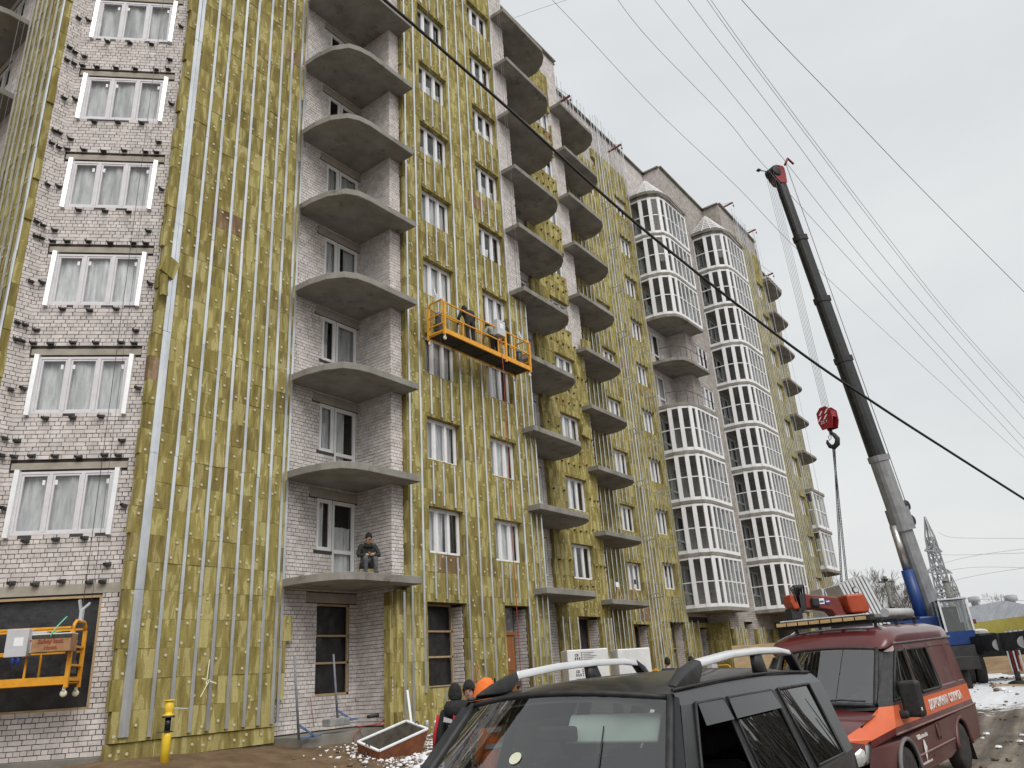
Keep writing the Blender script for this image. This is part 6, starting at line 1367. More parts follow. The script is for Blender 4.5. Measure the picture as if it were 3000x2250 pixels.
cuts = [on_axis(cB, cT, y) for y in (1830, 1512, 1345, 1055, 880, 700, 530)]
hw = [.25, .275, .26, .24, .21, .18]
for i in range(6):
    q = MB(); q.loft([bsec(cuts[i], hw[i], hw[i]), bsec(cuts[i+1], hw[i], hw[i])], 0, False); q.obj('boom_section', M_BOOMG if i < 2 else M_BOOMK, crane)
    if i: q = MB(); q.loft([bsec(cuts[i]-.006, hw[i-1]+.035, hw[i-1]+.035), bsec(cuts[i]+.006, hw[i-1]+.035, hw[i-1]+.035)], 0, False); c = cB.lerp(cT, cuts[i]); q.box(c+nrm*(hw[i-1]+.08)+lat*.1, (.12, .12, .18), 0); q.obj('boom_collar', M_BOOMG if i < 3 else M_CHAS, crane)
q = MB(); c = cB.lerp(cT, cuts[1])
for k in (0, 1): q.lathe([(.05, -.05), (.2, -.05), (.2, .05), (.05, .05)], 18, M=lat.to_track_quat('Z', 'Y').to_matrix(), c=c+nrm*.5+ax*(.3-.55*k)-lat*.1)
q.obj('rope_drum', M_CHAS, crane)
q = MB(); q.loft([bsec(cuts[1]-.03, .34, .34), bsec(cuts[1]+.015, .34, .34)], 0, False); q.obj('boom_bracket', M_BOOMG, crane)
a = cB-lat*.1-nrm*.75; b = cB.lerp(cT, cuts[1]*.92)-nrm*.42; m_ = a.lerp(b, .56)
q = MB(); q.tube([a, m_], .2, 14); q.obj('lift_cylinder', M_CBLUE, crane); q = MB(); q.tube([m_, b], .13, 12); q.obj('piston_rod', nmat('rod_steel', (.35, .33, .31), (.5, .48, .45), 5, .3, metal=.8), crane)
# boom head
q = MB(); c = cB.lerp(cT, cuts[6])
for s in (-1, 1): q.add([c+lat*(s*.2)+ax*u+nrm*v for u, v in ((-.2, .2), (.25, .3), (.55, .34), (.6, .12), (.45, -.08), (.34, -.34), (.08, -.38), (-.2, -.2))], [list(range(8))])
q.box(c+ax*.3, (.5, .1, .2)); q.tube([c+ax*.6+nrm*.3-lat*.3, c+ax*.95+nrm*.6-lat*.3, c+ax*.7+nrm*.85-lat*.3], .05, 6); q.tube([c+ax*.5+nrm*.5+lat*.28, c+ax*1.0+nrm*.55+lat*.28, c+ax*.95+nrm*.9+lat*.28], .05, 6); q.obj('boom_head', nmat('head_red', (.22, .012, .018), (.3, .03, .03), 5, .5), crane, fix=False)
q = MB()
for k in range(4): q.lathe([(.08, -.03), (.25, -.03), (.22, 0), (.25, .03), (.08, .03)], 18, M=lat.to_track_quat('Z', 'Y').to_matrix(), c=c+ax*.35-nrm*.2+lat*(-.18+.12*k))
q.obj('sheave', M_CHAS, crane)
q = MB(); q.tube([c+ax*.4-nrm*.5, c+ax*.42-nrm*.95], .02, 6); q.lathe([(.02, -.08), (.1, 0), (.02, .08)], 10, c=c+ax*.42-nrm*1.0); q.obj('limit_weight', M_CHAS, crane)
# hook block below the head
hb = at(2432, 1262, 29.3); hx, hy = c.x-nrm.x*.15, c.y-nrm.y*.15; ztop = at(2415, 1195, 29.3).z; zbot = at(2437, 1258, 29.3).z; hx, hy = at(2425, 1225, 29.3).x, at(2425, 1225, 29.3).y
hk = thing('hook_block', 'red crane hook block with white diagonal bars and black hook', 'hook block', (hx, hy, zbot))
fx = Vector((math.cos(math.radians(-20)), math.sin(math.radians(-20)), 0)); fy = Vector((-fx.y, fx.x, 0)); H_ = ztop-zbot
def hbp(a, b, z): return Vector((hx, hy, zbot+z*H_))+fx*a+fy*b
M_HRED = nmat('hook_red', (.26, .012, .02), (.34, .02, .03), 4, .42)
q = MB(); oc = [(-.30, .78), (-.12, 1.0), (.12, 1.0), (.30, .8), (.30, .35), (.2, .02), (-.2, .02), (-.3, .35)]
for s in (-.17, .17): q.add([hbp(s+dx, b, z) for dx in (-.02, .02) for b, z in oc], [list(range(8))[::-1], list(range(8, 16))]+[(i, (i+1) % 8, 8+(i+1) % 8, 8+i) for i in range(8)])
for (b0, z0), (b1, z1) in (((-.28, .5), (-.28, .72)), ((.28, .5), (.28, .72)), ((-.2, .06), (.2, .06))): q.add([hbp(-.17, b0, z0), hbp(.17, b0, z0), hbp(.17, b1, z1+.05), hbp(-.17, b1, z1+.05)], [(0, 1, 2, 3)])
q.obj('cheek_plate', M_HRED, hk, fix=False)
q = MB()
for b, z in ((-.22, .86), (.02, .84), (-.14, .62), (.1, .6)): q.add([hbp(-.195, b, z), hbp(-.195, b+.07, z), hbp(-.195, b+.2, z-.17), hbp(-.195, b+.13, z-.17)], [(0, 1, 2, 3)])
q.obj('white_bar', M_STICK, hk, fix=False)
q = MB(); 
for k in range(4): q.lathe([(.05, -.03), (.2, -.03), (.2, .03), (.05, .03)], 16, M=fx.to_track_quat('Z', 'Y').to_matrix(), c=hbp(-.12+.08*k, 0, .66))
q.obj('sheave', M_CHAS, hk)
inst('lettering', text_mesh('25 т', .17, M_WHT), hk, Matrix.Translation(hbp(-.20, .2, .27)) @ Matrix(((-fy.x, 0, -fx.x, 0), (-fy.y, 0, -fx.y, 0), (0, 1, 0, 0), (0, 0, 0, 1))))
q = MB(); C = Vector((hx, hy, zbot-.42)); hp = [(0, .46), (0, .3), (.1, .2), (.2, .02), (.15, -.16), (0, -.24), (-.15, -.17), (-.22, -.02), (-.21, .08)]
q.tube([C+fy*(-a)+Vector((0, 0, b)) for a, b in hp], [.06, .07, .075, .09, .1, .1, .08, .06, .03], 10); q.obj('hook', M_CHAS, hk)
q = MB(); q.tube([C+fy*a+Vector((0, 0, b)) for a, b in ((.02, .28), (.14, .18), (.12, .04), (.04, .1), (.02, .28))], .012, 6); q.obj('safety_latch', M_STEELD, hk)
for k in range(6):
    A = c+ax*.3-nrm*.42+lat*(-.2+.08*k); B = hbp(-.12+.05*k, -.22+.085*k, .9); rope('hoist_line', ('leftmost', 'second', 'third', 'fourth', 'fifth', 'rightmost')[k]+' of the six steel lines between boom head and hook block', [A, B], .006, M_ROPE, group='hoist lines')
rope('boom_rope', 'thin rope running along the upper side of the boom', [c+ax*.9+nrm*.8, cB.lerp(cT, .5)+nrm*.75, cB.lerp(cT, cuts[1])+nrm*.7], .014, M_ROPE)
# chains with load
for k, (px, py, lb) in enumerate(((2466, 1712, 'left lifting chain hanging from the crane hook'), (2482, 1712, 'right lifting chain hanging from the crane hook'))):
    A = Vector((hx, hy, zbot-.68))+lat*(.05*k); B = at(px, py, 29.3); n = 90; q = MB()
    for i in range(n):
        p0 = A.lerp(B, i/n); p1 = A.lerp(B, (i+1)/n); s_ = lat*.03 if i % 2 else fy*.03; q.tube([p0-s_, p0.lerp(p1, .5)-s_*1.2, p1-s_*.6, p1+s_*.6, p0.lerp(p1, .5)+s_*1.2, p0+s_], .013, 4, cap=False)
    o = q.obj('lifting_chain', M_STEELD, fix=False); tag(o, lb, 'chain')
# carrier
sx = Vector((math.cos(math.radians(-62)), math.sin(math.radians(-62)), 0)); sy = Vector((-sx.y, sx.x, 0))   # along the chassis, to the right of the photo
B0 = Vector((cB.x, cB.y, 0))
cM = Matrix(((sx.x, sy.x, 0, B0.x), (sx.y, sy.y, 0, B0.y), (0, 0, 1, 0), (0, 0, 0, 1)))
q = MB(); q.b2((-4, -.55, -.42), (6.5, .55, .02)); q.b2((-1.2, -1.15, .02), (1.3, 1.15, .12)); q.obj('chassis', M_CHAS, crane, cM)
q = MB(); q.lathe([(.9, .12), (.9, .3)], 24); q.b2((-1.2, -.9, .3), (1.0, .9, .42)); q.obj('turntable', nmat('turntable', (.22, .22, .2), (.34, .33, .3), 4, .6), crane, cM)
q = MB(); q.b2((-1.9, -1.0, .35), (-.2, .6, 1.0)); bevel(q.obj('engine_house', M_CBLUE, crane, cM), .06)
q = MB(); q.b2((1.2, -1.25, -.2), (4.6, -.6, .1)); q.b2((1.2, .6, -.2), (4.6, 1.2, .1)); q.obj('deck_box', M_CHAS, crane, cM)
# operator cab
cp = at(2796, 1822, 30.6); kx = Vector((math.cos(math.radians(200)), math.sin(math.radians(200)), 0)); ky = Vector((-kx.y, kx.x, 0)); kM = Matrix(((kx.x, ky.x, 0, cp.x), (kx.y, ky.y, 0, cp.y), (0, 0, 1, cp.z), (0, 0, 0, 1)))
z0, z1 = -.72, .72
q = MB(); q.b2((-.8, -.42, z0), (.5, .42, z0+.42)); q.obj('cab', M_CBLUE, crane, kM); q = MB(); q.b2((-.8, -.42, z1-.04), (.42, .42, z1)); q.obj('cab_roof', M_CBLUE, crane, kM)
M_CABW = nmat('cab_white', (.55, .57, .58), (.66, .68, .68), 5, .5)
for y in (-.41, .41):
    for x, x2 in ((.5, .38), (-.15, -.15), (-.78, -.78)): q = MB(); q.bar((x, y, z0+.4), (x2, y, z1), .06, .06); q.obj('cab_post', M_CABW, crane, kM)
q = MB(); q.b2((.36, -.44, z1-.02), (.44, .44, z1+.03)); q.obj('cab_visor', M_CABW, crane, kM)
q = MB(); q.add([(.5, -.4, z0+.42), (.5, .4, z0+.42), (.39, .4, z1-.05), (.39, -.4, z1-.05)], [(0, 1, 2, 3)]); q.add([(.5, .42, z0+.42), (-.78, .42, z0+.42), (-.78, .42, z1-.05), (.39, .42, z1-.05)], [(0, 1, 2, 3)]); q.add([(.5, -.42, z0+.42), (-.78, -.42, z0+.42), (-.78, -.42, z1-.05), (.39, -.42, z1-.05)], [(0, 1, 2, 3)]); q.obj('cab_glass', glassmat('cab_glass', (.6, .63, .63), ior=1.7), crane, kM, fix=False)
q = MB(); q.b2((-.6, -.25, z0+.3), (-.15, .25, z0+.5)); q.b2((-.65, -.25, z0+.5), (-.5, .25, z1-.2)); q.b2((.15, -.3, z0+.42), (.35, .2, z0+.68)); q.obj('cab_seat', M_INT, crane, kM); q = MB(); q.bar((.3, .05, z0+.6), (.3, -.08, z0+1.02), .04, .04); q.box((.3, -.08, z0+1.08), (.04, .16, .1)); q.obj('cab_monitor', nmat('monitor', (.1, .03, .03), None, 5, .4), crane, kM)
q = MB(); q.b2((-.9, -.35, z0), (-.8, .35, z1-.2)); q.obj('cab_back', M_CHAS, crane, kM)
q = MB(); q.b2((-.5, .50, -.1), (-.3, .72, .05)); q.obj('cab_lamp', M_REDP, crane, kM)
# tyres near the van, outrigger beam and jack to the right
tw = at(2868, 1958, 30.2); tM2 = Matrix.Translation((tw.x, tw.y, -1.2+.5)) @ Matrix.Rotation(math.radians(196), 4, 'Z')
for dx in (0, -1.35):
    for dy in (0, -.34, -1.9): wheel(crane, (dx, dy, 0), .5, .28, tM2)
q = MB(); q.b2((-2.6, -2.0, .3), (1.0, -.1, .7)); q.obj('rear_frame', M_CHAS, crane, tM2)
b1, b2_ = at(2810, 1893, 31.2), at(3060, 1868, 27.5); q = MB(); q.bar(b1, b2_, .42, .48); 
for px, dd, s_ in ((2893, 29.9, .62), (2945, 29.0, .62)): p = at(px, 1885, dd); q.bar(p-(b2_-b1).normalized()*.12, p+(b2_-b1).normalized()*.12, .52, s_)
q.obj('outrigger_beam', M_CHAS, crane)
q = MB(); p = at(2926, 1889, 29.15); q.lathe([(.17, 0), (.17, .02)], 16, M=(-Vector((p.x, p.y, 0)).normalized()).to_track_quat('Z', 'Y').to_matrix(), c=p-Vector((p.x, p.y, 0)).normalized()*.28); p = at(3000, 1881, 28.2); q.lathe([(.17, 0), (.17, .02)], 16, M=(-Vector((p.x, p.y, 0)).normalized()).to_track_quat('Z', 'Y').to_matrix(), c=p-Vector((p.x, p.y, 0)).normalized()*.28); q.obj('beam_disc', nmat('disc_grey', (.35, .35, .36), None, 4, .5), crane)
jt, jb = at(2966, 1908, 28.3), at(2986, 2002, 28.3); q = MB(); q.tube([jt, jt.lerp(jb, .55)], .13, 12); q.tube([jt.lerp(jb, .5), jb], .075, 12); q.lathe([(.26, 0), (.24, .05), (.1, .09)], 16, c=(jb.x, jb.y, jb.z)); q.obj('outrigger_jack', M_CHAS, crane)
q = MB(); q.box((jb.x, jb.y, jb.z-.04), (1.5, .45, .07), 0, Matrix.Rotation(math.radians(-62), 3, 'Z')); o = q.obj('jack_timber', M_WOOD); tag(o, 'timber board under the crane outrigger jack', 'board')
q = MB(); dv = (b2_-b1).normalized(); up_ = Vector((0, 0, 1)); tow = -Vector((jt.x, jt.y, 0)).normalized()*.3
for i in range(5): a0 = jt+dv*(-.28+.14*i)+tow; q.add([a0+up_*.02, a0+dv*.07+up_*.02, a0+dv*.07-up_*.55, a0-up_*.55+dv*0], [(0, 1, 2, 3)], i % 2)
q.obj('warning_plate', [M_STICK, M_HRED], crane, fix=False)
# faint maker word on the chassis side
inst('lettering', text_mesh('ГАЛИЧАНИН', .3, nmat('dull_letters', (.10, .10, .11), None, 4, .6)), crane, Matrix.Translation(at(2818, 1907, 30.8)) @ Matrix(((dv.x, 0, -dv.y*-1, 0), (dv.y, 0, -dv.x, 0), (dv.z, 1, 0, 0), (0, 0, 0, 1))))
# ---------------------------------------------------------------- red loader crane (folded) on a flatbed hidden by the van
ld0 = at(2430, 1790, 19.5); lx = Vector((CR.x, CR.y, 0)).normalized(); ly = Vector((-lx.y, lx.x, 0)); LM = Matrix(((lx.x, ly.x, 0, ld0.x), (lx.y, ly.y, 0, ld0.y), (0, 0, 1, ld0.z), (0, 0, 0, 1)))
ldr = empty('loader_crane', M=LM); tag(ldr, 'folded dark red loader crane with round work lamp behind the van roof', 'loader crane')
sc_ = 19.5/FPX
def LP(px, py, y=0): return ((px-2430)*sc_, y, -(py-1790)*sc_-(px-2430)*sc_*.067)
q = MB(); poly = [(2365, 1749), (2450, 1756), (2458, 1790), (2468, 1812), (2440, 1812), (2425, 1790), (2395, 1786), (2362, 1787)]
A_ = [Vector(LP(*p, -.22)) for p in poly]; B_ = [Vector(LP(*p, .22)) for p in poly]; q.add(A_+B_, [list(range(8)), list(range(8, 16))[::-1]]+[(i, 8+i, 8+(i+1) % 8, (i+1) % 8) for i in range(8)]); bevel(q.obj('main_arm', M_REDP, ldr, LM), .03)
q = MB(); poly = [(2464, 1752), (2512, 1748), (2520, 1784), (2516, 1796), (2470, 1798), (2466, 1780)]; A_ = [Vector(LP(*p, -.34)) for p in poly]; B_ = [Vector(LP(*p, .34)) for p in poly]; q.add(A_+B_, [list(range(6)), list(range(6, 12))[::-1]]+[(i, 6+i, 6+(i+1) % 6, (i+1) % 6) for i in range(6)])
bevel(q.obj('column_head', nmat('loader_orange', (.36, .045, .014), (.44, .07, .02), 4, .45, wear=((.16, .04, .02), 5, .62)), ldr, LM), .04)
q = MB(); q.b2(LP(2470, 1815, -.3), LP(2525, 1798, .3)); q.b2(LP(2440, 1840, -.3), LP(2520, 1812, .3)); q.obj('column', M_CHAS, ldr, LM)
q = MB(); poly = [(2324, 1752), (2338, 1748), (2345, 1786), (2330, 1790), (2322, 1772)]; A_ = [Vector(LP(*p, -.25)) for p in poly]; B_ = [Vector(LP(*p, .25)) for p in poly]; q.add(A_+B_, [list(range(5)), list(range(5, 10))[::-1]]+[(i, 5+i, 5+(i+1) % 5, (i+1) % 5) for i in range(5)]); bevel(q.obj('arm_tip', nmat('loader_orange', (.36, .045, .014), (.44, .07, .02), 4, .45), ldr, LM), .03)
for i in range(5): q = MB(); x = 2340+i*6; q.tube([LP(x, 1792, -.2+.08*i), LP(x-4, 1760, -.25+.1*i), LP(x-8, 1735, -.2), LP(x+6, 1726, -.1), LP(x+12, 1755, .1), LP(x+8, 1785, .1)], .022, 6); q.obj('hydraulic_hose', M_BPL, ldr, LM)
q = MB(); q.b2(LP(2322, 1812, -.2), LP(2350, 1784, .2)); q.b2(LP(2350, 1752, -.2), LP(2366, 1790, .2)); q.obj('linkage', M_CHAS, ldr, LM)
q = MB(); q.b2(LP(2376, 1784, -.32), LP(2396, 1757, -.2)); bevel(q.obj('black_lamp', M_BPL, ldr, LM), .04)
q = MB(); q.lathe([(.02, 0), (.068, .01), (.075, .05), (.06, .07)], 18, M=Matrix.Rotation(math.pi/2, 3, 'X'), c=LP(2502, 1738, -.1)); q.obj('work_lamp', M_CHAS, ldr, LM); q = MB(); q.lathe([(.055, 0), (.055, .006)], 18, M=Matrix.Rotation(math.pi/2, 3, 'X'), c=LP(2502, 1738, -.17)); q.obj('lamp_glass', nmat('lamp_glass', (.6, .62, .63), None, 5, .15), ldr, LM)
q = MB(); q.b2(LP(2398, 1775, -.235), LP(2411, 1760, -.225)); q.obj('plate', M_STICK, ldr, LM); q = MB(); q.lathe([(.055, 0), (.055, .01)], 18, M=Matrix.Rotation(math.pi/2, 3, 'X'), c=LP(2419, 1769, -.225)); q.obj('blue_badge', nmat('badge_blue', (.03, .06, .3), None, 5, .5), ldr, LM)
q = MB(); q.b2(LP(2399, 1771, -.24), LP(2409, 1766, -.236)); q.obj('plate_print', nmat('badge_blue', (.03, .06, .3), None, 5, .5), ldr, LM); q = MB(); q.b2(LP(2415, 1770, -.25), LP(2424, 1766.5, -.238)); q.obj('badge_print', M_STICK, ldr, LM)
q = MB(); q.b2((-2.6, -.9, -1.4), (2.6, 1.3, -1.15)); q.b2((-2.6, -.4, -1.8), (2.6, .4, -1.4)); fbd = q.obj('flatbed', M_CHAS, ldr, LM)
q = MB(); q.b2((-2.6, -.92, -1.15), (-1.6, -.86, -.62)); q.obj('wood_block', M_WOOD, ldr, LM)
for x in (-1.8, 1.8):
    for y in (-.8, .9): wheel(ldr, (x, y, -2.12), .45, .25, LM)
# ---------------------------------------------------------------- stacks of white frames
M_FRW = nmat('frame_white', (.56, .57, .58), (.70, .71, .72), 3, .5); M_FRD = nmat('frame_gap', (.22, .225, .23), (.3, .3, .31), 3, .7)
def framestack(label, px, py, dist, n, w_, h_, lean, rz, sp=.12):
    p = at(px, py, dist); M = Matrix.Translation(p) @ Matrix.Rotation(rz, 4, 'Z') @ Matrix.Rotation(lean, 4, 'Y'); r = empty('frame_stack', M=M); tag(r, label, 'stack', 'white frame stacks')
    for i in range(n):
        q = MB(); x = i*sp; q.b2((x, 0, -h_), (x+sp*.6, w_, 0)); q.obj('frame', M_FRW, r, M)
        q = MB(); q.b2((x+sp*.6, .06, -h_+.05), (x+sp, w_-.06, -.08)); q.obj('frame_gap', M_FRD, r, M)
    return r
framestack('upright stack of white frames behind the red loader arm', 2406, 1724, 29.0, 7, 1.2, 3.0, 0, math.radians(-54), .11); framestack('leaning stack of white frames hanging on the lifting chains', 2458, 1713, 27.5, 8, 1.3, 3.2, math.radians(-17), math.radians(-54))
q = MB(); p = at(2575, 1806, 26.5); q.box((p.x, p.y, p.z), (1.1, .05, .06), 0, Matrix.Rotation(math.radians(-54), 3, 'Z')); o = q.obj('blue_strap', nmat('strap_blue', (.03, .05, .3), None, 4, .6)); tag(o, 'blue tie strap across the leaning white frames', 'strap')
q = MB(); p = at(2480, 1830, 27.5); q.box((p.x, p.y, -.55), (2.6, 4.0, 1.2), 0, Matrix.Rotation(math.radians(-54), 3, 'Z')); o = q.obj('flatbed_trailer', M_CHAS); tag(o, 'dark low trailer bed carrying the white frame stacks', 'trailer')
# ================================================================== overhead lines, trees, far buildings
M_WIRE = nmat('wire', (.26, .26, .30), (.34, .34, .38), 5, .5, metal=.2); M_CABLE = nmat('black_cable', (.008, .008, .009), (.016, .016, .016), 8, .55)
def line(name, label, P, r, mat, cat='wire', group=None, n=26):
    """P: three or more (px, py, dist) the line passes; interpolated smoothly in space"""
    K_ = [at(*p) for p in P]; out = []
    m = len(K_)-1
    for i in range(n+1):
        t = i/n*m; j = min(int(t), m-1); f = t-j; p0, p1, p2, p3 = K_[max(j-1, 0)], K_[j], K_[j+1], K_[min(j+2, m)]
        out.append(.5*((2*p1)+(p2-p0)*f+(2*p0-5*p1+4*p2-p3)*f*f+(3*p1-p0-3*p2+p3)*f**3))
    return rope(name, label, out, r, mat, group, cat)
line('black_cable', 'thick black cable sagging across the whole facade', [(1040, -70, 8.2), (1185, 50, 8.8), (1480, 310, 9.9), (1870, 660, 11.5), (2300, 1000, 13.6), (2560, 1180, 15.2), (2800, 1335, 17), (3060, 1500, 19.2)], .026, M_CABLE, 'cable', n=50)
W = 'thin pale power line crossing the sky above the crane'
line('power_line', 'lowest pale power line passing behind the crane boom', [(1560, -60, 20), (1714, 100, 21.5), (1925, 325, 24), (2160, 548, 28), (2340, 735, 32), (2640, 1015, 40), (3060, 1395, 56)], .009, M_WIRE)
line('power_line', 'second pale power line from below, meeting the boom head', [(1770, -60, 20), (1888, 100, 21.5), (2128, 350, 25), (2250, 498, 27.5), (2640, 925, 36), (3060, 1380, 52)], .009, M_WIRE)
line('power_line', 'third pale power line from below, right of the boom head', [(1870, -60, 20), (1998, 100, 21.5), (2200, 345, 24.5), (2605, 850, 34), (3060, 1350, 50)], .009, M_WIRE)
line('power_line', 'fourth pale power line from below', [(1972, -60, 20), (2090, 100, 21.5), (2250, 305, 24), (2610, 780, 33), (3060, 1295, 49)], .009, M_WIRE)
line('power_line', 'left one of the close pair of power lines', [(2030, -60, 20), (2142, 100, 21.5), (2290, 300, 24), (2605, 715, 33), (2815, 975, 41), (3060, 1245, 52)], .009, M_WIRE)
line('power_line', 'right one of the close pair of power lines', [(2042, -60, 20), (2153, 100, 21.5), (2300, 300, 24), (2607, 703, 33), (2815, 962, 41), (3060, 1232, 52)], .009, M_WIRE)
line('power_line', 'topmost power line cutting the upper right corner of the sky', [(2120, -60, 17), (2264, 100, 18.5), (2457, 300, 20.5), (2706, 560, 24), (3060, 915, 30)], .010, M_WIRE)
line('guy_wire', 'faint wire rising from the topmost balcony slab to the upper left sky', [(1508, 52, 24), (1580, 26, 23), (1690, -10, 22)], .006, M_WIRE)
for i, (y0, y1, y2) in enumerate(((1660, 1640, 1600), (1680, 1668, 1665), (1725, 1700, 1655), (1742, 1752, 1762), (1560, 1575, 1578), (1622, 1626, 1618))):
    line('far_power_line', ('far power line low over the yellow building, highest of the low ones', 'far power line low over the yellow building, second', 'far sagging power line behind the pylon', 'far power line just above the grey roof', 'far power line from the upper pylon arm', 'far power line from the middle pylon arm')[i], [(2500 if i < 3 else 2750, y0+ (80 if i < 3 else 0), 150), (2800, y1, 190), (3060, y2, 150)], .035, M_WIRE, group='far power lines')
# pylons
M_PYL = nmat('galvanised_pylon', (.22, .225, .23), (.32, .325, .33), 2, .6, metal=.3)
def pylon(label, ptop, dist, hgt, wbase):
    t = at(*ptop, dist); bz = t.z-hgt; r = thing('pylon', label, 'pylon', (t.x, t.y, bz)); q = MB(); ex_ = Vector((CR.x, CR.y, 0)).normalized(); ey = Vector((-ex_.y, ex_.x, 0)); ang = .6; ex_, ey = ex_*math.cos(ang)+ey*math.sin(ang), ey*math.cos(ang)-ex_*math.sin(ang)
    lv = [(0, wbase), (.22, wbase*.62), (.42, wbase*.42), (.50, wbase*.36), (.62, wbase*.32), (.74, wbase*.28), (.80, wbase*.25), (.86, wbase*.22), (1, .02)]
    def cn(i): h, w_ = lv[i]; return [Vector((t.x, t.y, bz+h*hgt))+ex_*(a*w_/2)+ey*(b*w_/2) for a, b in ((-1, -1), (1, -1), (1, 1), (-1, 1))]
    th = hgt*.0065
    for i in range(len(lv)-1):
        A, B = cn(i), cn(i+1)
        for k in range(4):
            q.bar(A[k], B[k], th*1.4, th*1.4); n_ = 2 if i < 2 else 1
            for s in range(n_):
                a0, a1 = A[k].lerp(B[k], s/n_), A[k].lerp(B[k], (s+1)/n_); b0, b1 = A[(k+1) % 4].lerp(B[(k+1) % 4], s/n_), A[(k+1) % 4].lerp(B[(k+1) % 4], (s+1)/n_); q.bar(a0, b1, th*.8, th*.8); q.bar(b0, a1, th*.8, th*.8); q.bar(a1, b1, th*.7, th*.7)
    q.obj('lattice_mast', M_PYL, r)
    for h, l_ in ((.50, hgt*.13), (.63, hgt*.17), (.77, hgt*.11)):
        q = MB(); c = Vector((t.x, t.y, bz+h*hgt))
        for s in (-1, 1):
            tip = c+ex_*(s*l_)
            for e in (-1, 1): q.bar(c+ey*(e*wbase*.14)+ex_*(s*wbase*.12), tip, th, th); q.bar(c+Vector((0, 0, hgt*.045))+ey*(e*wbase*.1), tip, th*.8, th*.8)
            for u in (.4, .7): q.bar(c.lerp(tip, u)+ey*wbase*.08*(1-u), c.lerp(tip, u)-ey*wbase*.08*(1-u)+Vector((0, 0, hgt*.02)), th*.6, th*.6)
        q.obj('cross_arm', M_PYL, r)
pylon('tall grey lattice pylon behind the crane boom', (2709, 1514), 200, 34, 6.5); pylon('small distant lattice pylon just right of the tall one', (2785, 1683), 420, 38, 8)
# posts
M_POLE = nmat('old_concrete_pole', (.13, .125, .115), (.22, .215, .2), 3, .9)
def pole(label, top, bot_px, dist, r0, r1):
    t = at(*top, dist); r = thing('utility_pole', label, 'pole', (t.x, t.y, -1.4)); q = MB(); q.tube([(t.x, t.y, -1.4), t], [r0, r1], 10); q.obj('post', M_POLE, r)
    q = MB(); q.bar((t.x-.5, t.y+.4, t.z-.4), (t.x+.5, t.y-.4, t.z-.4), .08, .1); q.bar((t.x, t.y, t.z-2.2), (t.x+.4, t.y-.9, t.z-3.4), .06, .06)
    for z in (-.3, -2.2, -4): q.lathe([(r0*1.1, 0), (r0*1.1, .12)], 10, c=(t.x, t.y, t.z+z))
    q.obj('fittings', M_STEELD, r)
pole('dark utility pole in front of the bare trees', (2592, 1688), 2620, 62, .17, .12); pole('pale lamp post between boom and pylon', (2768, 1698), 2790, 110, .35, .3)
# bare trees
M_BARK = nmat('winter_bark', (.13, .115, .10), (.27, .255, .235), 1.5, .9)
def tree_mesh(seed, hgt):
    R_ = random.Random(seed); tr = MB(); cr_ = MB(); cnt = [0]
    def grow(p, d, l_, r_, dep):
        cnt[0] += 1
        q = p+d*l_; q += Vector((R_.uniform(-.06, .06), R_.uniform(-.06, .06), 0))*l_
        (tr if dep < 2 else cr_).tube([p, q], [r_, r_*.68], 5 if dep < 2 else 3, cap=False)
        if dep >= 6: return
        k = 2 if dep < 1 else R_.choice((2, 3, 3))
        for i in range(k):
            a = R_.uniform(.18, .55) if i else R_.uniform(.03, .2); ph = R_.uniform(0, 6.3); s = d.orthogonal().normalized(); s2 = d.cross(s); nd = (d*math.cos(a)+(s*math.cos(ph)+s2*math.sin(ph))*math.sin(a)); nd.z += .10; nd.normalize(); grow(q, nd, l_*R_.uniform(.66, .86), max(r_*.64, .014), dep+1)
    grow(Vector((0, 0, 0)), Vector((0, 0, 1)), hgt*.24, hgt*.011, 0)
    return tr.mesh('trunk', M_BARK), cr_.mesh('crown', M_BARK)
protos = [tree_mesh(s, 10) for s in (1, 2, 3, 4, 5)]
spots = []
R_ = random.Random(5)
for i in range(17): spots.append((2418+i*16.5+R_.uniform(-6, 6), 1700+R_.uniform(-35, 45)+(20 if i > 13 else 0)+(25 if i < 3 else 0), R_.uniform(64, 100)))
spots += [(2905, 1742, 150), (2975, 1770, 160), (2858, 1762, 150), (2835, 1775, 140), (2935, 1768, 170), (2690, 1770, 120), (2705, 1765, 130)]
words = ('first', 'second', 'third', 'fourth', 'fifth', 'sixth', 'seventh', 'eighth', 'ninth', 'tenth', 'eleventh', 'twelfth', 'thirteenth', 'fourteenth', 'fifteenth', 'sixteenth', 'seventeenth')
for i, (px, py, dist) in enumerate(spots):
    t = at(px, py, dist); h = t.z+1.4; rr = R_.uniform(0, 6.3)
    lb = ('%s bare frosted tree from the left in the row behind the pole' % words[i]) if i < 17 else ('bare tree behind the grey roofed building, %s from the left' % ('fourth', 'last', 'second', 'first', 'third')[i-17] if i < 22 else 'bare tree beside the pale lamp post, %s' % ('left', 'right')[i-22])
    M = Matrix.Translation((t.x, t.y, -1.4)) @ Matrix.Rotation(rr, 4, 'Z') @ Matrix.Scale(h/9.2, 4); r = empty('bare_tree', M=M); tag(r, lb, 'tree', 'bare winter trees'); a, b = protos[i % 5]; inst('trunk', a, r, M); inst('crown', b, r, M)
q = MB(); R2_ = random.Random(9)
for i in range(2600):       # undergrowth along the tree row
    px = R2_.uniform(2415, 2700); p = at(px, 1830, R2_.uniform(66, 100)); h = R2_.uniform(.8, 2.6); a = R2_.uniform(-.5, .5); b = R2_.uniform(-.5, .5); q.tube([(p.x, p.y, -1.3), (p.x+a*.5, p.y+b*.5, -1.3+h*.6), (p.x+a, p.y+b, -1.3+h)], [.03, .02, .01], 3, cap=False)
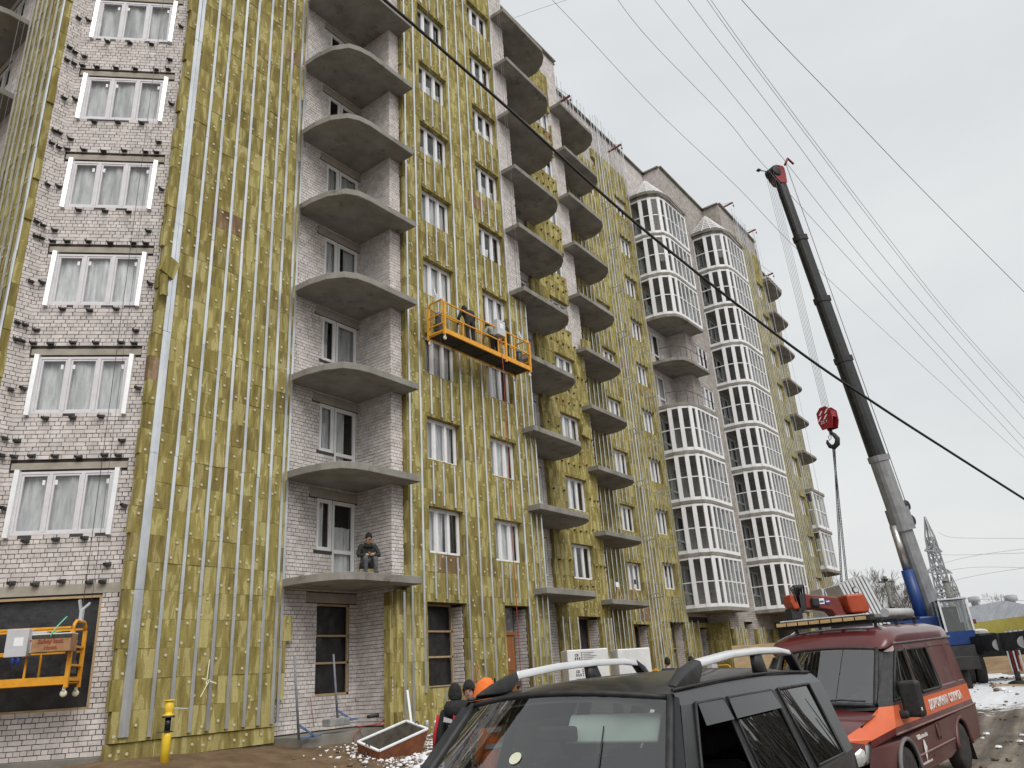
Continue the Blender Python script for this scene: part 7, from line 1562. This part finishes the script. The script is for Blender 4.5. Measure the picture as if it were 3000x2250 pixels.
tag(q.obj('undergrowth', M_BARK, fix=False), 'grey bare undergrowth below the row of trees', 'bushes', kind='stuff')
# grey-roofed hall, green fence, yellow gate building
M_ROOFG = nmat('grey_roof', (.30, .31, .33), (.42, .43, .45), 1, .7); M_GLH = nmat('pale_cladding', (.45, .48, .5), (.58, .6, .62), .6, .4, stretch=(1, 1, .3)); M_GREEN = nmat('green_panel', (.10, .26, .05), (.15, .34, .08), 1.5, .6); M_YELB = nmat('yellow_cladding', (.62, .50, .03), (.70, .58, .06), 1, .5)
def vwall(mb, a, b, z0, z1, mi=0): mb.add([(a.x, a.y, z0), (b.x, b.y, z0), (b.x, b.y, z1), (a.x, a.y, z1)], [(0, 1, 2, 3)], mi)
hall = thing('grey_hall', 'long pale hall with grey sloping roof and roof vents in the distance', 'building', at(2900, 1840, 120))
A, B = at(2806, 1840, 128), at(3120, 1840, 104); zt0, zt1 = at(2830, 1806, 126).z, at(3000, 1789, 112).z; bk = Vector((14, 6, 0))
def lbox(A, B, dep, z0, z1): 
    q = MB(); d = Vector(dep); pts = [A, B, B+d, A+d]; q.prism([(p.x, p.y) for p in pts], z0, z1); return q
lbox(A, B, bk, -1.5, zt0-.9).obj('wall', M_GLH, hall)
q = MB(); d = bk; q.add([(A.x, A.y, zt0-.9), (B.x, B.y, zt0-.9), (B.x+d.x, B.y+d.y, zt1+1.6), (A.x+d.x, A.y+d.y, zt1+1.6), (A.x+d.x, A.y+d.y, zt0-.9), (B.x+d.x, B.y+d.y, zt0-.9)], [(0, 1, 2, 3), (0, 3, 4), (1, 5, 2)]); q.obj('roof', M_ROOFG, hall, fix=False)
for i in range(22): p = A.lerp(B, i/21); q = MB(); q.box((p.x-.1, p.y, (zt0-2.4)/2), (.14, .14, zt0+.5)); q.obj('cladding_rib', M_ROOFG, hall)
for px, dd in ((2862, 130), (2972, 120)): p = at(px, 1790, dd); q = MB(); q.lathe([(.45, -3), (.45, 1.2), (.75, 1.2), (.75, 1.9), (.3, 2.0)], 12, c=p); q.obj('roof_vent', M_ROOFG, hall)
gf = thing('green_fence', 'bright green panel fence in front of the pale hall', 'fence', at(2850, 1850, 100)); A, B = at(2818, 1845, 102), at(2912, 1840, 98)
for i in range(14): a, b = A.lerp(B, i/14), A.lerp(B, (i+.93)/14); q = MB(); vwall(q, a, b, -1.4, at(2850, 1827, 100).z); q.obj('fence_panel', M_GREEN, gf, fix=False)
yb = thing('yellow_gatehouse', 'bright yellow flat building with dark blue gate band at the right edge', 'building', at(2950, 1860, 80)); A, B = at(2902, 1850, 84), at(3120, 1850, 72)
zt = at(2905, 1818, 84).z; q = lbox(A, B, (8, 4, 0), zt-1.0, zt); q.obj('fascia', M_YELB, yb); q = lbox(A, A.lerp(B, .2), (3, 1.5, 0), -1.5, zt-1.0); q.obj('pier', M_YELB, yb); q = lbox(A.lerp(B, .2)+Vector((1.2, .6, 0)), B+Vector((1.2, .6, 0)), (4, 2, 0), -1.5, zt-1.2); q.obj('gate_wall', nmat('gate_pale', (.5, .48, .45), (.6, .58, .55), 1, .6), yb)
q = lbox(A.lerp(B, .22)+Vector((.9, .45, 0)), B+Vector((.9, .45, 0)), (.2, .1, 0), -.6, .1); q.obj('blue_band', nmat('band_blue', (.02, .05, .16), None, 2, .5), yb)
tk = thing('covered_truck', 'snow covered low vehicle in front of the green fence', 'vehicle', at(2860, 1870, 80)); A, B = at(2818, 1860, 82), at(2900, 1858, 80); zt = at(2860, 1843, 81).z
q = lbox(A, B, (2.5, 1.2, 0), zt-.7, zt); bevel(q.obj('snow_load', M_SNOW, tk), .25, 3); q = lbox(A, B, (2.4, 1.1, 0), -1.2, zt-.72); q.obj('body', nmat('dark_body', (.03, .04, .07), (.05, .06, .09), 2, .5), tk)
# far tree belt closing the horizon
q = MB(); R3 = random.Random(3)
for i in range(1500):
    az = math.radians(R3.uniform(-6, 18)); dd = R3.uniform(300, 420); x, y = dd*math.cos(az), dd*math.sin(az); h = R3.uniform(6, 11)
    for k in range(5): q.tube([(x+R3.uniform(-1.5, 1.5), y+R3.uniform(-1.5, 1.5), -1.4), (x+R3.uniform(-2, 2), y+R3.uniform(-2, 2), h*R3.uniform(.6, 1))], [.16, .06], 3, cap=False)
tag(q.obj('far_wood', M_BARK, fix=False), 'far grey wood along the horizon', 'wood', kind='stuff')

# across the street, behind the camera: seen only as reflections in the car glass
q = MB(); q.b2((38, -26, -1.8), (70, -15, 3.2)); q.b2((37.7, -26.3, 3.2), (70.3, -14.7, 3.6)); so2 = thing('street_building', 'dark low workshop across the street, mirrored in the car windows', 'building', (54, -20, -1.8)); q.obj('wall', nmat('dark_render', (.07, .065, .06), (.1, .095, .09), 1, .8), so2)
q = MB(); R4 = random.Random(6)
for i in range(2200):
    az = math.radians(R4.uniform(95, 350) if i < 1300 else R4.uniform(300, 351)); dd = R4.uniform(38, 60); x, y = dd*math.cos(az), dd*math.sin(az)
    if y > 12 and x > -10: continue
    h = R4.uniform(5, 9)
    for k in range(4): q.tube([(x+R4.uniform(-.6, .6), y+R4.uniform(-.6, .6), -1.9), (x+R4.uniform(-1.2, 1.2), y+R4.uniform(-1.2, 1.2), h*R4.uniform(.6, 1))], [.09, .03], 3, cap=False)
tag(q.obj('street_trees', M_BARK, fix=False), 'bare trees across the street, mirrored in the car windows', 'trees', kind='stuff')
